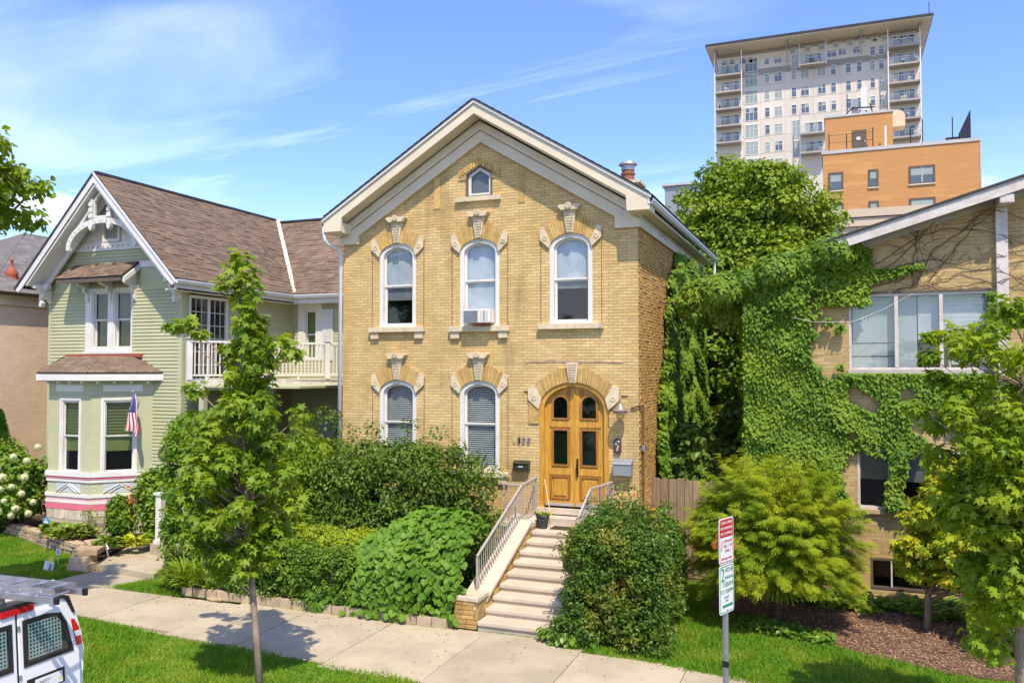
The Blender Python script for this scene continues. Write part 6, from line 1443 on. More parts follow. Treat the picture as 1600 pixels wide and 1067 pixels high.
# ================================================================== LEFT GARDEN
rwl = thing('stone_retaining_wall', 'low curving dry stone retaining wall around the bed under the bay window', 'wall', (-19, 16, 0))
crv = [(-22.3, 17.12), (-21.3, 16.80), (-20.2, 16.42), (-19.2, 16.08), (-18.3, 15.82), (-17.6, 15.62), (-17.15, 15.35), (-16.85, 15.0), (-16.62, 14.72)]
def along(c, step, off=0.):
    out_ = []; d_ = 0; nxt = off
    for (x0, y0), (x1, y1) in zip(c[:-1], c[1:]):
        L_ = math.hypot(x1-x0, y1-y0)
        while nxt < d_+L_:
            t = (nxt-d_)/L_; out_.append((x0+(x1-x0)*t, y0+(y1-y0)*t, math.atan2(y1-y0, x1-x0))); nxt += step*random.uniform(.8, 1.25)
        d_ += L_
    return out_
random.seed(31); ps = []
for lay in range(3):
    for x, y, a in along(crv, .42, .1+.13*lay): ps.append(PM(x+random.uniform(-.02, .02), y+random.uniform(-.02, .02), .06+lay*.115, .40*random.uniform(.85, 1.1), .26, .10, (random.uniform(-.05, .05), random.uniform(-.04, .04), a+random.uniform(-.08, .08))))
ps += [PM(-16.62, 14.78, .44, .55, .5, .13, (0, .03, .5)), PM(-16.66, 14.66, .28, .45, .42, .16, (0, 0, .3)), PM(-16.62, 14.62, .10, .52, .44, .20, (0, 0, .2)), PM(-17.2, 15.5, .40, .7, .4, .12, (0, .05, -.5))]
pieces('stone', ps, 'wallstone', rwl)
for o in rwl.children:
    if o.name.startswith('stone'):
        bv_ = o.modifiers.new('bevel', 'BEVEL'); bv_.width = .03; bv_.segments = 2
# hydrangea with blooms
hy = shrub('hydrangea', 'hydrangea bush covered in cream flower heads left of the bay window', 'shrub', (-22.3, 17.0, 1.45), (1.25, .75, 1.15), 150, .26, 40, .12, 'L_hydr', kind='oval')
random.seed(12)
bl = [(-21.3, 16.35, 1.5), (-21.6, 16.3, 1.75), (-21.0, 16.5, 1.75), (-21.5, 16.3, 1.1), (-21.2, 16.4, .9), (-21.9, 16.25, 1.3), (-22.2, 16.2, 1.7), (-21.8, 16.3, 2.0), (-21.1, 16.5, 1.3), (-21.35, 16.4, .7), (-21.75, 16.3, .8), (-22.5, 16.2, 1.2), (-22.6, 16.2, 2.1), (-22.3, 16.25, .9), (-20.9, 16.7, 1.05), (-21.45, 16.5, 2.3), (-22.9, 16.3, 1.6), (-21.05, 16.6, 2.2), (-22.1, 16.25, 2.25), (-21.65, 16.3, 1.42), (-22.05, 16.25, 1.02), (-20.95, 16.6, .75), (-22.75, 16.2, 2.45), (-22.4, 16.2, 1.95), (-21.0, 16.9, 2.55)]
bm_ = bpy.data.meshes.new('flower_head'); v_, f_ = LEAF['oval']; vv_ = []; ff_ = []
for i in range(90):
    d = Vector(unit(rnd(1))[0]); t_ = d.orthogonal().normalized(); x_ = t_.cross(d)
    for k_ in range(4):
        a = k_*math.pi/2; e1 = t_*math.cos(a)+x_*math.sin(a); e2 = d.cross(e1); b0 = len(vv_); c_ = d*.10*random.uniform(.85, 1.05)
        vv_ += [tuple(c_), tuple(c_+e1*.022+e2*.012+d*.003), tuple(c_+e1*.034), tuple(c_+e1*.022-e2*.012+d*.003)]; ff_ += [(b0, b0+1, b0+2, b0+3)]
bm_.from_pydata(vv_, [], ff_); bm_.materials.append(M['bloom'])
for p in bl:
    o = linkobj('flower_head', bm_, hy, p); o.scale = (random.uniform(.8, 1.25),)*3
# left arborvitae and edge foliage
def conifer(name, label, x, y, h, r, n=9000, m='L_arb'):
    t = thing(name, label, 'shrub', (x, y, 0), 'arborvitae columns at the left edge')
    z = RNG.random(n)**.8*h; a = RNG.random(n)*2*np.pi; rr = r*np.clip(1.05-(z/h)**2.2, .05, 1)*(.85+.2*RNG.random(n)+.08*np.sin(a*5+z*4))
    P = np.c_[x+rr*np.cos(a), y+rr*np.sin(a), z+.05]; out_ = np.c_[np.cos(a), np.sin(a), np.zeros(n)]
    scatter('foliage', 'spray', m, t, P, out_*.4+rnd(n)*.4+[0, 0, .2], out_*.6+[0, 0, .8]+rnd(n)*.3, .13); MB().tube([(x, y, 0), (x, y, h*.8)], [.06, .02], 6).build('trunk', 'bark', t); return t
conifer('arborvitae', 'upright dark arborvitae column at the left edge beside the tan house', -23.0, 17.2, 3.45, .48)
conifer('arborvitae', 'low dark arborvitae behind the ladder van at the left frame edge', -23.35, 16.6, 1.9, .55, 7000)
# hostas
def hosta(label, x, y, z, r, n, m='L_hosta', sz=.26):
    t = thing('hosta', label, 'hosta', (x, y, z)); a = RNG.random(n)*2*np.pi; e = .15+1.0*RNG.random(n); rr = r*(1-e/1.5)
    P = np.c_[x+rr*np.cos(a)*.7, y+rr*np.sin(a)*.6, z+.05+.30*np.sin(e)*RNG.random(n)]; T = np.c_[np.cos(a)*np.cos(e*.6), np.sin(a)*np.cos(e*.6), np.sin(e*.5)*.6]
    scatter('leaves', 'hosta', m, t, P, np.c_[-np.cos(a)*.35, -np.sin(a)*.35, np.ones(n)]*1.0+rnd(n)*.15, T, sz*(.7+.5*RNG.random(n))); return t
hosta('wide hosta with pale edged leaves under the bay window behind the stone wall', -18.9, 16.25, .25, .8, 210, 'L_hosta', .30)
hosta('second pale edged hosta at the stone wall left of the first', -19.7, 16.45, .25, .5, 110, 'L_hosta', .27)
hosta('green hosta at the bend of the stone wall beside the yellow one', -16.9, 15.55, .25, .45, 120, 'L_hydr', .24)
hosta('golden yellow hosta beside the raised garden path', -16.55, 16.1, .22, .42, 130, 'L_hostay', .22)
hosta('blue green broad hosta at the foot of the white newel post', -16.3, 16.75, .2, .42, 70, 'L_ivy', .36)
shrub('rose_bush', 'small climbing rose in front of the bay foundation', 'rose bush', (-17.75, 16.75, .85), (.32, .3, .62), 34, .15, 26, .085, 'L_hydr')
shrub('green_shrub', 'leafy green shrub between the bay window and the porch newel post', 'shrub', (-16.85, 17.2, 1.25), (.55, .5, .95), 80, .2, 34, .10, 'L_hydr', kind='oval')
shrub('foundation_grass', 'tuft of wispy stems before the pale stone base of the bay', 'plant', (-18.85, 16.7, .75), (.3, .2, .35), 12, .12, 14, .10, 'L_day', core=False, kind='needle')
lil = thing('tall_lily', 'tall orange flowered stem standing before the bay window', 'flower', (-17.35, 16.9, .2))
MB().tube([(-17.35, 16.9, .2), (-17.36, 16.88, 1.35)], .014, 5).build('stem', 'bronze', lil)
q = np.array([(-17.36, 16.85, 1.38)])+rnd(70)*[.10, .07, .13]; scatter('petals', 'oval', 'L_roseorange', lil, q, rnd(70), rnd(70), .09)
tag(MB().lathe([(.02, 0), (.17, .02), (.17, .05), (.02, .07)], (0, 0, 0), 14).build('yard_sign_disc', 'blueplate'), 'x')
bpy.data.objects.remove(bpy.data.objects['yard_sign_disc'])
ys = thing('security_sign', 'round blue yard sign on a stake beside the hydrangea', 'sign', (-20.0, 16.45, .2))
MB(frame((-20.0, 16.38), (1, 0))).prism([(.13*math.cos(i*math.pi/4+.39), .62+.14*math.sin(i*math.pi/4+.39)) for i in range(8)][::-1], 0, .012).build('plate', 'blueplate', ys)
B(-20.07, -19.93, 16.375, 16.38, .60, .64).build('white_band', 'signwhite', ys); B(-20.05, -19.95, 16.375, 16.38, .67, .69).build('white_band', 'signwhite', ys); MB().tube([(-20, 16.4, .2), (-20, 16.4, .5)], .01, 5).build('stake', 'metal', ys)
gl = thing('garden_light', 'small bronze path light in front of the bay foundation', 'lamp', (-18.0, 16.55, .2))
MB().lathe([(.012, 0), (.012, .32), (.04, .34), (.04, .42), (.085, .43), (.02, .49)], (-18.0, 16.55, .2), 10).build('post_and_cap', 'bronze', gl)
lsg = thing('lawn_sign', 'little white square sign on a thin stake in the left lawn', 'sign', (-17.5, 14.75, 0))
B(-17.60, -17.46, 14.70, 14.705, .28, .43).build('plate', 'signwhite', lsg); MB().tube([(-17.53, 14.71, 0), (-17.53, 14.71, .3)], .006, 5).build('stake', 'signwhite', lsg); B(-17.56, -17.50, 14.696, 14.70, .31, .40).build('grey_mark', 'metal', lsg)
lsg = thing('yard_marker', 'white plastic yard marker with a yellow arched top leaning in the left lawn', 'sign', (-17.3, 14.3, 0))
LT = frame((-17.42, 14.2), (1, .15)) @ Matrix.Rotation(R(14), 4, 'Y')
MB(LT).prism([(0, .05), (0, .28), (.26, .28), (.26, .05)], 0, .02).build('panel', 'signwhite', lsg); MB(LT).prism([(.06+.09+.09*math.cos(i*math.pi/8), .28+.15*math.sin(i*math.pi/8)) for i in range(9)][::-1], .005, .02).build('arched_top', 'yellow', lsg); B(.14, .22, -.005, 0, .10, .25, LT).build('dark_mark', 'mailgrey', lsg)
hs_ = thing('hose_hook', 'white curved hose bracket at the end stones of the retaining wall', 'hook', (-16.35, 15.1, .3)); MB().tube([(-16.4, 15.15, .25), (-16.38, 15.05, .50), (-16.30, 15.0, .56), (-16.24, 15.0, .45)], .018, 6).build('hook', 'white', hs_)

# ================================================================== SAPLINGS AND TREES
def sapling(name, label, base, tr, rs, clumps, per, size, m, loc=None, lim=1):
    t = thing(name, label, 'tree', base, None)
    trunk_mesh(tr, rs, 'bark', t)
    C_ = np.array([c[:3] for c in clumps], float); r_ = np.array([c[3] for c in clumps])
    clump_leaves('crown', 'maple', m, t, C_, r_, per, size, up=.75, droop=.45, squash=.7, shell=.25, sj=.4)
    tips = [tuple(c) for c in C_]; tr_ = np.array(tr, float); b = MB()
    for c in C_:
        zt = max(tr_[0, 2], min(tr_[-1, 2], c[2]-.55*math.hypot(c[0]-np.interp(c[2], tr_[:, 2], tr_[:, 0]), c[1]-np.interp(c[2], tr_[:, 2], tr_[:, 1]))-.1))
        s_ = (np.interp(zt, tr_[:, 2], tr_[:, 0]), np.interp(zt, tr_[:, 2], tr_[:, 1]), zt); mid = ((s_[0]+c[0])/2, (s_[1]+c[1])/2, (s_[2]*.6+c[2]*.4)); b.tube([s_, mid, tuple(c)], [.014, .009, .004], 5)
    o = b.build('branches', 'bark', t, smooth=True); o['kind'] = 'stuff'; return t
random.seed(4)
cl = [(-8.32, 10, 6.42, .20), (-8.25, 10.05, 6.22, .26), (-8.45, 9.95, 6.05, .24), (-8.15, 10, 6.0, .22), (-8.28, 10, 5.85, .26), (-8.1, 9.9, 5.65, .14)]
prof = [(5.35, .30), (5.05, .42), (4.75, .50), (4.45, .58), (4.15, .70), (3.85, .82), (3.55, .94), (3.25, .98), (2.95, 1.0), (2.65, 1.0), (2.38, .95), (2.12, .8), (1.95, .55)]
for z, w_ in prof:
    n_ = int(3+w_*12*(1.35 if z < 3.7 else .85))
    for i in range(n_):
        a = random.uniform(0, 6.283); rr = w_*random.uniform(.35, 1.0)
        cl.append((-8.22-.06*(z < 3.8)+rr*.92*math.cos(a), 10.05+rr*math.sin(a)*.75, z+random.uniform(-.16, .16), random.uniform(.15, .25)))
cl += [(-9.55, 10.0, 5.42, .15), (-9.3, 10, 5.48, .13), (-9.05, 10, 5.30, .10), (-7.35, 10, 5.0, .18), (-7.55, 10, 5.15, .16), (-9.15, 10, 4.0, .2), (-9.1, 10, 4.45, .18), (-7.25, 10.1, 4.1, .2)]
sapling('street_sapling', 'slim young maple street tree with a thin trunk before the green house', (-8.05, 10, 0), [(-7.85, 10, -.02), (-7.95, 10, 1.0), (-8.08, 10, 2.1), (-8.2, 10.02, 3.6), (-8.28, 10, 5.2), (-8.33, 10, 6.4)], [.058, .05, .043, .03, .016, .006], cl, 44, .118, 'L_maple')
cl = []
random.seed(14)
for i in range(190):
    z = random.triangular(1.75, 5.6, 3.3); w_ = np.interp(z, [1.7, 2.4, 3.2, 3.8, 4.4, 5.0, 5.7], [.42, .55, .72, .98, 1.05, .8, .35]); a = random.uniform(0, 6.283); rr = w_*math.sqrt(random.random())
    cl.append((1.95+rr*math.cos(a), 11+rr*math.sin(a), z, random.uniform(.17, .30)))
cl += [(1.05, 11, 4.9, .10), (1.08, 11, 5.15, .08), (1.12, 11, 4.65, .12), (.9, 11, 4.3, .15), (1.5, 10.8, 1.7, .24), (1.6, 10.8, 1.6, .24)]
sapling('young_maple_tree', 'bright green young maple at the right edge of the photo', (1.9, 11, 0), [(1.92, 11, -.02), (1.93, 11, 1.6), (1.97, 11, 3), (2.0, 11, 4.4), (2.05, 11, 5.5)], [.075, .065, .05, .03, .01], cl, 92, .092, 'L_maple2')
# golden japanese maple
random.seed(17); cl = []
for i in range(230):
    z = random.uniform(1.0, 3.1); w_ = np.interp(z, [1.0, 1.5, 2.1, 3.1], [.85, 1.1, .95, .45]); a = random.uniform(0, 6.283); rr = w_*math.sqrt(random.random()); cl.append((2.05+rr*math.cos(a), 16.8+rr*math.sin(a)*.7, z, random.uniform(.14, .24)))
sapling('golden_maple', 'low golden leaved maple in front of the lower ribbon window', (1.55, 17, 0), [(1.50, 17, -.02), (1.52, 17, .6), (1.75, 17, 1.2), (2.1, 17, 2.0), (2.2, 17, 2.7)], [.06, .055, .045, .03, .01], cl, 34, .13, 'L_jap')
shrub('yellow_green_shrub', 'yellow green shrub under the young maple near the wall', 'shrub', (3.0, 16.2, 1.1), (.9, .8, 1.1), 110, .24, 34, .12, 'L_maple2', kind='oval')
# big background tree
def big_tree(name, label, base, c, rad, ncl, per, size, m, r=1.0, group=None, sh=.55, extra=None):
    t = thing(name, label, 'tree', base, group)
    P = ellipsoid_clumps(c, rad, ncl, sh)
    if extra is not None: P = np.vstack([P, extra])
    clump_leaves('crown', 'oval', m, t, P, r*(.6+.7*RNG.random(len(P))), per, size, up=.6, droop=.35, squash=.7, shell=.3, sj=.4)
    trunk_mesh([base, (base[0]+.2, base[1], base[2]+(c[2]-base[2])*.5), tuple(c)], [.4, .3, .12], 'bark', t)
    branches('limbs', 'bark', t, base, [tuple(p) for p in P[RNG.integers(0, len(P), 60 if rad[0] > 2 else 14)]], .12 if rad[0] > 2 else .05, .02, trunk=[(base[0], base[1], base[2]+1.5), (base[0]+.2, base[1], base[2]+(c[2]-base[2])*.5), tuple(c)])
    return t
big_tree('background_tree', 'large leafy green tree rising behind the two houses below the tower', (-3.2, 33, 0), (-3.3, 33.5, 8.1), (3.6, 2.9, 4.45), 950, 150, .17, 'L_tree', .62,
         extra=np.array([(-6.3, 33, 10.6), (-5.6, 33, 11.6), (-4.6, 33, 12.5), (-2.6, 33, 12.4), (-1.2, 33, 11.9), (-.3, 33, 11.2), (.1, 33, 10.4), (.1, 33, 9.4), (.0, 33, 8.6), (-.4, 33, 7.8), (-6.8, 33, 11.0), (-3.6, 33, 12.7), (-1.8, 33, 12.3)]))
big_tree('background_tree', 'second darker tree mass low behind the ivy and the buff house', (-1.0, 27.5, 0), (-1.6, 27.5, 5.2), (2.2, 1.8, 3.3), 200, 110, .18, 'L_tree', .6)
# street tree at far left reaching into the frame
big_tree('street_tree', 'maple branch reaching in from beyond the left edge above the van', (-15.8, 9.3, 0), (-14.2, 9.2, 7.95), (1.9, 1.5, 1.25), 140, 90, .13, 'L_maple', .36, sh=.4)
# foliage of a second street tree far left, its low limb at the frame edge
# ================================================================== FAR BUILDINGS
tw = thing('apartment_tower', 'pale high rise apartment tower with stacked balconies and a wide flat flyaway roof', 'building', (-3, 147, 0))
TY = 146.; TT = frame((0, TY), (1, 0))
B(-18.9, 13.3, TY, 168, 0, 58.9).build('wall', 'towerwall', tw)
rows_z = [55.3-2.95*k_ for k_ in range(9)]
# precast panels: one per bay and storey with recessed joints
cols = [-18.9, -14.3, -11.5, -7.5, -3.0, 1.4, 5.2, 8.35, 13.3]
ps = []
for z in [58.05]+[r_+1.0-.0 for r_ in rows_z]:
    for a, c in zip(cols[:-1], cols[1:]): ps.append(PM((a+c)/2, -.02, z-1.49, c-a-.07, .06, 2.89, (0, 0, 0), TT))
pieces('panel', ps, 'towerwall', tw)
def twin(x0, x1, z0, z1, nm=2, pale=False, name='window'):
    w = MB(TT).ring([(x0, z0), (x0, z1), (x1, z1), (x1, z0)], [(x0+.09, z0+.09), (x0+.09, z1-.09), (x1-.09, z1-.09), (x1-.09, z0+.09)], -.12, -.02).build(name, 'white', tw)
    W_ = (x1-x0-.18)/nm
    for k_ in range(nm):
        B(x0+.09+k_*W_+.03, x0+.09+(k_+1)*W_-.03, -.07, -.055, z0+.09, z0+(z1-z0)*.62, TT).build('pane', 'towerpale' if pale else 'towerglass', w)
        B(x0+.09+k_*W_+.03, x0+.09+(k_+1)*W_-.03, -.07, -.055, z0+(z1-z0)*.62+.07, z1-.09, TT).build('pane', 'towerpale' if pale or random.random() < .4 else 'towerglass', w)
        if k_: B(x0+.09+k_*W_-.03, x0+.09+k_*W_+.03, -.11, -.05, z0+.09, z1-.09, TT).build('mullion', 'white', w)
    B(x0+.09, x1-.09, -.11, -.05, z0+(z1-z0)*.62, z0+(z1-z0)*.62+.07, TT).build('transom', 'white', w)
    return w
random.seed(8)
C2 = [(-10.8, -9.9, 1), (-9.2, -7.87, 2), (-6.45, -5.55, 1), (-4.95, -3.55, 2), (-2.27, -.9, 2), (-.22, .68, 1), (2.08, 2.98, 1), (3.78, 4.63, 1), (5.78, 6.63, 1), (7.12, 7.96, 1)]
for ri, zt in enumerate(rows_z[:6]):
    for ci, (a, c, n_) in enumerate(C2):
        if zt < 47 and ci > 3: continue
        if ri > 3 and ci > 5: continue
        if ci in (2, 3) and zt < 48: continue
        if zt > 55 and ci == 3: twin(a, c, zt-1.7, zt, n_, True); continue
        twin(a, c, zt-1.7, zt, n_, random.random() < .28)
    twin(-14.05, -11.85, zt-2.35+.3, zt+.3, 3, random.random() < .4)
twin(-14.05, -11.85, 55.9, 58.3, 3)
for (a, c, n_) in ((-10.8, -9.9, 1), (-9.2, -7.87, 2), (1.0, 2.3, 2), (3.2, 4.4, 2)): twin(a, c, 56.75, 57.95, 2)
for a in (-17.9, -16.6, -14.9, -13.5, -10.8, -9.2, -4.6, -.8, 1.9, 3.6, 6.2, 7.6, 9.2, 10.8): 
    twin(a, a+.95, 58.35 if a > -8 else 57.4, 59.15 if a > -8 else 58.5, 1, a > -8) if a > 4 or a < -12 else None
[twin(x_, x_+1.0, 58.15, 59.1, 1, True) for x_ in (-6.6, -4.2, -2.0, .2, 2.4, 4.2, 6.0, 8.9, 10.3, 11.7)]; twin(5.8, 6.7, 55.95, 57.6, 1); twin(7.1, 8.0, 55.95, 57.6, 1); twin(-6.4, -5.2, 55.6, 57.9, 2, True); twin(-.8, .8, 56.6, 57.9, 2)
twin(-6.4, -5.1, 43.7, 46.7, 2, True); twin(-6.4, -5.1, 40.4, 43.2, 2, True)
def balcony(x0, x1, z, d=1.9, g=1):
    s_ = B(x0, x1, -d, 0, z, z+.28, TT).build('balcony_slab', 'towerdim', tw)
    for (a, b_, c, e) in ((x0, x1, -d+.02, -d+.07), (x0, x0+.05, -d+.07, 0), (x1-.05, x1, -d+.07, 0)): B(a, b_, c, e, z+1.28, z+1.34, TT).build('rail', 'metal', s_)
    b = MB(TT); n_ = int((x1-x0)/.22)
    for k_ in range(n_+1): x = x0+.02+(x1-x0-.06)*k_/n_; b.box(x, x+.03, -d+.03, -d+.06, z+.28, z+1.28)
    o = b.build('rail_bars', 'metal', s_); o['kind'] = 'stuff'
    w = MB(TT).ring([(x0+.7, z+.28), (x0+.7, z+2.4), (x1-.6, z+2.4), (x1-.6, z+.28)], [(x0+.8, z+.32), (x0+.8, z+2.3), (x1-.7, z+2.3), (x1-.7, z+.32)], -.14, -.02).build('balcony_door', 'white', tw)
    W_ = (x1-x0-1.5)/4
    for k_ in range(4): B(x0+.8+k_*W_+.04, x0+.8+(k_+1)*W_-.04, -.07, -.055, z+.32, z+2.3, TT).build('pane', 'towerglass' if k_ % 2 else 'towerpale', w)
    for k_ in range(random.randint(1, 3)): x = random.uniform(x0+.4, x1-.8); B(x, x+.5, -d+.4, -d+.9, z+.28, z+.28+random.uniform(.5, .9), TT).build('balcony_furniture', random.choice(('trimgrey', 'bronze', 'mailgrey')), s_)
for k_ in range(5): balcony(-18.85, -14.35, 55.2-2.93*k_)
for k_ in range(6): balcony(8.5, 13.1, 56.35-2.95*k_)
balcony(-5.0, -.9, 55.3); balcony(-5.05, -.9, 43.7); balcony(-5.05, -.9, 40.5)
for x in (-18.85, -14.35, 8.45, 13.1): B(x-.08, x+.08, -2.05, -1.9, 36, 59.3, TT).build('balcony_column', 'white', tw)
for x, z0 in ((-5.05, 36), (-5.0, 55), (-.85, 55)): B(x-.07, x+.07, -2.0, -1.85, z0, 59.2 if z0 > 50 else 47.5, TT).build('balcony_column', 'metal', tw)
rf = B(-20.0, 14.75, 141.9, 162, 59.6, 59.72).build('flyaway_roof', 'cream', tw)
B(-20.1, 14.85, 141.8, 162.1, 59.725, 60.15).build('roof_edge', 'darkroof', rf)
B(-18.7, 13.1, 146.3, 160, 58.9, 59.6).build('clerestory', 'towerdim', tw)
for x in (-18.6, -7.0, 4.5, 13.2):
    B(x-.12, x+.12, 143.0, 145.9, 59.32, 59.6).build('outrigger', 'metal', rf); MB().bar((x, 145.95, 56.6), (x, 143.2, 59.35), .14, .14).build('brace', 'metal', rf)
for y in (147, 152, 157): MB().bar((13.35, y, 57.5), (14.6, y, 59.5), .14, .14).build('brace', 'metal', rf); MB().bar((-18.95, y, 57.5), (-19.9, y, 59.5), .14, .14).build('brace', 'metal', rf)
MB().tube([(14.3, 142.5, 60.1), (14.3, 142.5, 62.2)], .06, 5).build('roof_mast', 'iron', rf)
# orange brick building
ob = thing('orange_brick_building', 'flat roofed orange brick building with a rooftop stair tower', 'building', (5, 75, 0))
OT = frame((0, 75), (1, 0))
B(-.8, 11.05, 0, 14, 0, 23.1, OT).build('wall', 'orangebrick', ob)
B(-.9, 11.15, -.08, 14.1, 23.1, 23.38, OT).build('coping', 'coping', ob)
ob2 = B(-.6, 4.72, .9, 7, 23.38, 26.45, OT).build('stair_tower', 'orangebrick', ob); B(-.68, 4.80, .82, 7.1, 26.45, 26.62, OT).build('coping', 'coping', ob2)
dw = B(1.55, 2.68, .83, .89, 23.38, 25.15, OT).build('roof_door', 'bronze', ob); B(1.9, 2.2, .81, .829, 24.3, 24.55, OT).build('notice', 'signwhite', dw); B(2.5, 2.58, .79, .829, 24.1, 24.18, OT).build('handle', 'signwhite', dw)
B(11.0, 11.1, -.04, .1, 0, 23.1, OT).build('corner_trim', 'coping', ob)
def owin(x0, x1, z0, z1, n_):
    w = MB(OT).ring([(x0-.08, z0-.05), (x0-.08, z1+.1), (x1+.08, z1+.1), (x1+.08, z0-.05)], [(x0+.07, z0+.05), (x0+.07, z1-.07), (x1-.07, z1-.07), (x1-.07, z0+.05)], -.07, .0).build('window', 'bronze', ob)
    W_ = (x1-x0-.14)/n_
    for k_ in range(n_):
        a, c = x0+.07+k_*W_+.05*(k_ > 0), x0+.07+(k_+1)*W_-.05*(k_ < n_-1)
        B(a, c, -.02, -.01, z0+.05, z0+(z1-z0)*.48, OT).build('pane', 'towerglass', w); B(a, c, -.03, -.02, z0+(z1-z0)*.5, z1-.07, OT).build('blind', 'towerpale', w)  # upper half is dark glass, its sky reflection put into a paler flat colour
        if k_: B(x0+.07+k_*W_-.05, x0+.07+k_*W_+.05, -.06, -.005, z0+.05, z1-.07, OT).build('mullion', 'trimgrey', w)
    B(x0-.12, x1+.12, -.12, -.0, z0-.14, z0-.055, OT).build('sill', 'cream', w)
for zt in (21.38, 18.72, 16.0):
    owin(5.9, 7.68, zt-1.35, zt, 2); owin(2.82, 3.45, zt-1.35, zt, 1); owin(-.3, .72, zt-1.4, zt, 1)
for x, h, m_ in ((-.3, 1.5, 'iron'), (1.1, 1.4, 'iron'), (3.15, 1.7, 'iron'), (6.0, 1.4, 'iron'), (6.9, 2.0, 'iron'), (9.1, 1.9, 'iron')): B(x-.04, x+.04, .15, .23, 23.38, 23.38+h, OT).build('railing_post', m_, ob)
for z in (24.05, 24.7): B(-.3, 3.15, .18, .20, z, z+.03, OT).build('railing_wire', 'iron', ob)
B(4.05, 4.2, .1, .25, 23.38, 25.1, OT).build('vent_pipe', 'white', ob)
ant = thing('cell_antenna', 'white cellular antenna panel with black mounts on the orange stair tower', 'antenna', (2.4, 76.5, 26.6)); AT = frame((0, 76.5), (1, 0))
B(2.3, 2.75, 0, .3, 27.0, 29.0, AT).build('panel', 'signwhite', ant); B(1.55, 2.1, .1, .4, 26.9, 28.1, AT).build('panel', 'mailgrey', ant); MB(AT).tube([(1.2, .1, 26.6), (1.2, .1, 28.6)], .04, 5).build('mast', 'iron', ant)
for p, q_ in (((.9, 0, 26.6), (1.7, .1, 27.4)), ((2.0, 0, 26.6), (2.4, .1, 27.3)), ((2.9, 0, 26.6), (2.5, .1, 27.3)), ((3.2, .1, 26.8), (3.0, .1, 27.6)), ((1.6, 0, 27.3), (3.3, 0, 27.2))): MB(AT).bar(p, q_, .09, .09).build('mount', 'iron', ant)
ht = thing('hvac_unit', 'rounded tan rooftop unit behind the orange stair tower', 'vent', (4.9, 78, 26)); MB().prism([(5.1+.7*math.cos(a_*math.pi/6)*1.0, 26.5+.55*math.sin(a_*math.pi/6)) for a_ in range(7)]+[(4.4, 25.6), (5.8, 25.6)], 77.5, 79, 'y').build('hood', 'terracotta', ht).data.materials[0] = M['tanwall']
lv = thing('roof_louvre', 'dark slanted louvre panel at the right end of the orange roof', 'vent', (10, 75.3, 23.4))
for k_ in range(5): MB(OT).prism([(9.55+k_*.18, 23.4), (9.70+k_*.18, 23.4), (9.70+k_*.18, 24.2+k_*.4), (9.55+k_*.18, 23.9+k_*.4)], .2, .4).build('louvre_blade', 'iron', lv)
B(8.6, 9.6, .2, .5, 23.4, 23.65, OT).build('base', 'iron', lv)
# beige low building between
bg_ = thing('beige_building', 'low beige stucco building with banded parapet behind the buff house', 'building', (4, 50, 0))
B(-.1, 14, 50, 60, 0, 12.75).build('wall', 'beige', bg_)
for z, d_ in ((12.75, .16), (13.25, .26)): B(-.2, 14.1, 50-d_, 60, z, z+.45).build('cornice_band', 'beige', bg_)
for x in (1.2, 3.6, 6.0, 8.4): B(x-.015, x+.015, 49.985, 50.0, 10, 12.74).build('panel_joint', 'bronze', bg_)
# house roof far behind the chimney and a blurred grey block
fb = thing('far_roof', 'grey far roof edge seen between the chimney and the big tree', 'building', (-9, 60, 0)); B(-11.5, -8, 60, 66, 0, 18.1).build('wall', 'mailgrey', fb); B(-11.7, -7.9, 59.8, 66, 18.1, 18.25).build('roof_edge', 'coping', fb)
# low tree line on the far horizon
hz = []
random.seed(2)
for i in range(22):
    x = -190+i*14+random.uniform(-4, 4); y = 170+random.uniform(-25, 25); h = random.uniform(7, 12)
    hz.append((x, y, h))
for i, (x, y, h) in enumerate(hz):
    pass
# ================================================================== PARKING SIGN
sg_ = thing('parking_sign', 'galvanised post with a red and a green parking sign, seen obliquely at the kerb', 'sign', (-1.08, 8.9, 0))
MB().tube([(-1.105, 8.93, -.2), (-1.105, 8.93, 3.1)], .031, 10).build('post', 'metal', sg_)
B(-1.14, -1.07, 8.895, 8.905, 1.66, 1.72).build('post_hole', 'black', sg_)
SA = R(69); PT = frame((-1.09, 8.885), (math.cos(SA), math.sin(SA)))
def rrect(x0, x1, z0, z1, r, n=4):
    pts = []
    for cx_, cz_, a0_ in ((x0+r, z0+r, 180), (x0+r, z1-r, 90), (x1-r, z1-r, 0), (x1-r, z0+r, -90)):
        q_ = [(cx_+r*math.cos(R(a0_+(-90*i/n if True else 0)+0)), cz_+r*math.sin(R(a0_-90*i/n))) for i in range(n+1)]
        pts += q_
    return pts
def rr2(x0, x1, z0, z1, r, n=4):
    pts = []
    for cx_, cz_, a0_ in ((x0+r, z0+r, 270), (x0+r, z1-r, 180), (x1-r, z1-r, 90), (x1-r, z0+r, 0)):
        pts += [(cx_+r*math.cos(R(a0_-90*i/n)), cz_+r*math.sin(R(a0_-90*i/n))) for i in range(n+1)]
    return pts
FW = .155
up_ = MB(PT).prism(rr2(-FW, FW, 2.735, 3.205, .03), -.008, -.004).build('red_sign_plate', 'signwhite', sg_)
MB(PT).ring(rr2(-FW+.012, FW-.012, 2.747, 3.193, .025), rr2(-FW+.02, FW-.02, 2.755, 3.185, .022), -.0095, -.008).build('border', 'signred', up_)
MB(PT).prism(rr2(-FW+.02, FW-.02, 3.01, 3.185, .018), -.010, -.008).build('red_field', 'signred', up_)
dn_ = MB(PT).prism(rr2(-FW, FW, 2.225, 2.725, .03), -.008, -.004).build('green_sign_plate', 'signwhite', sg_)
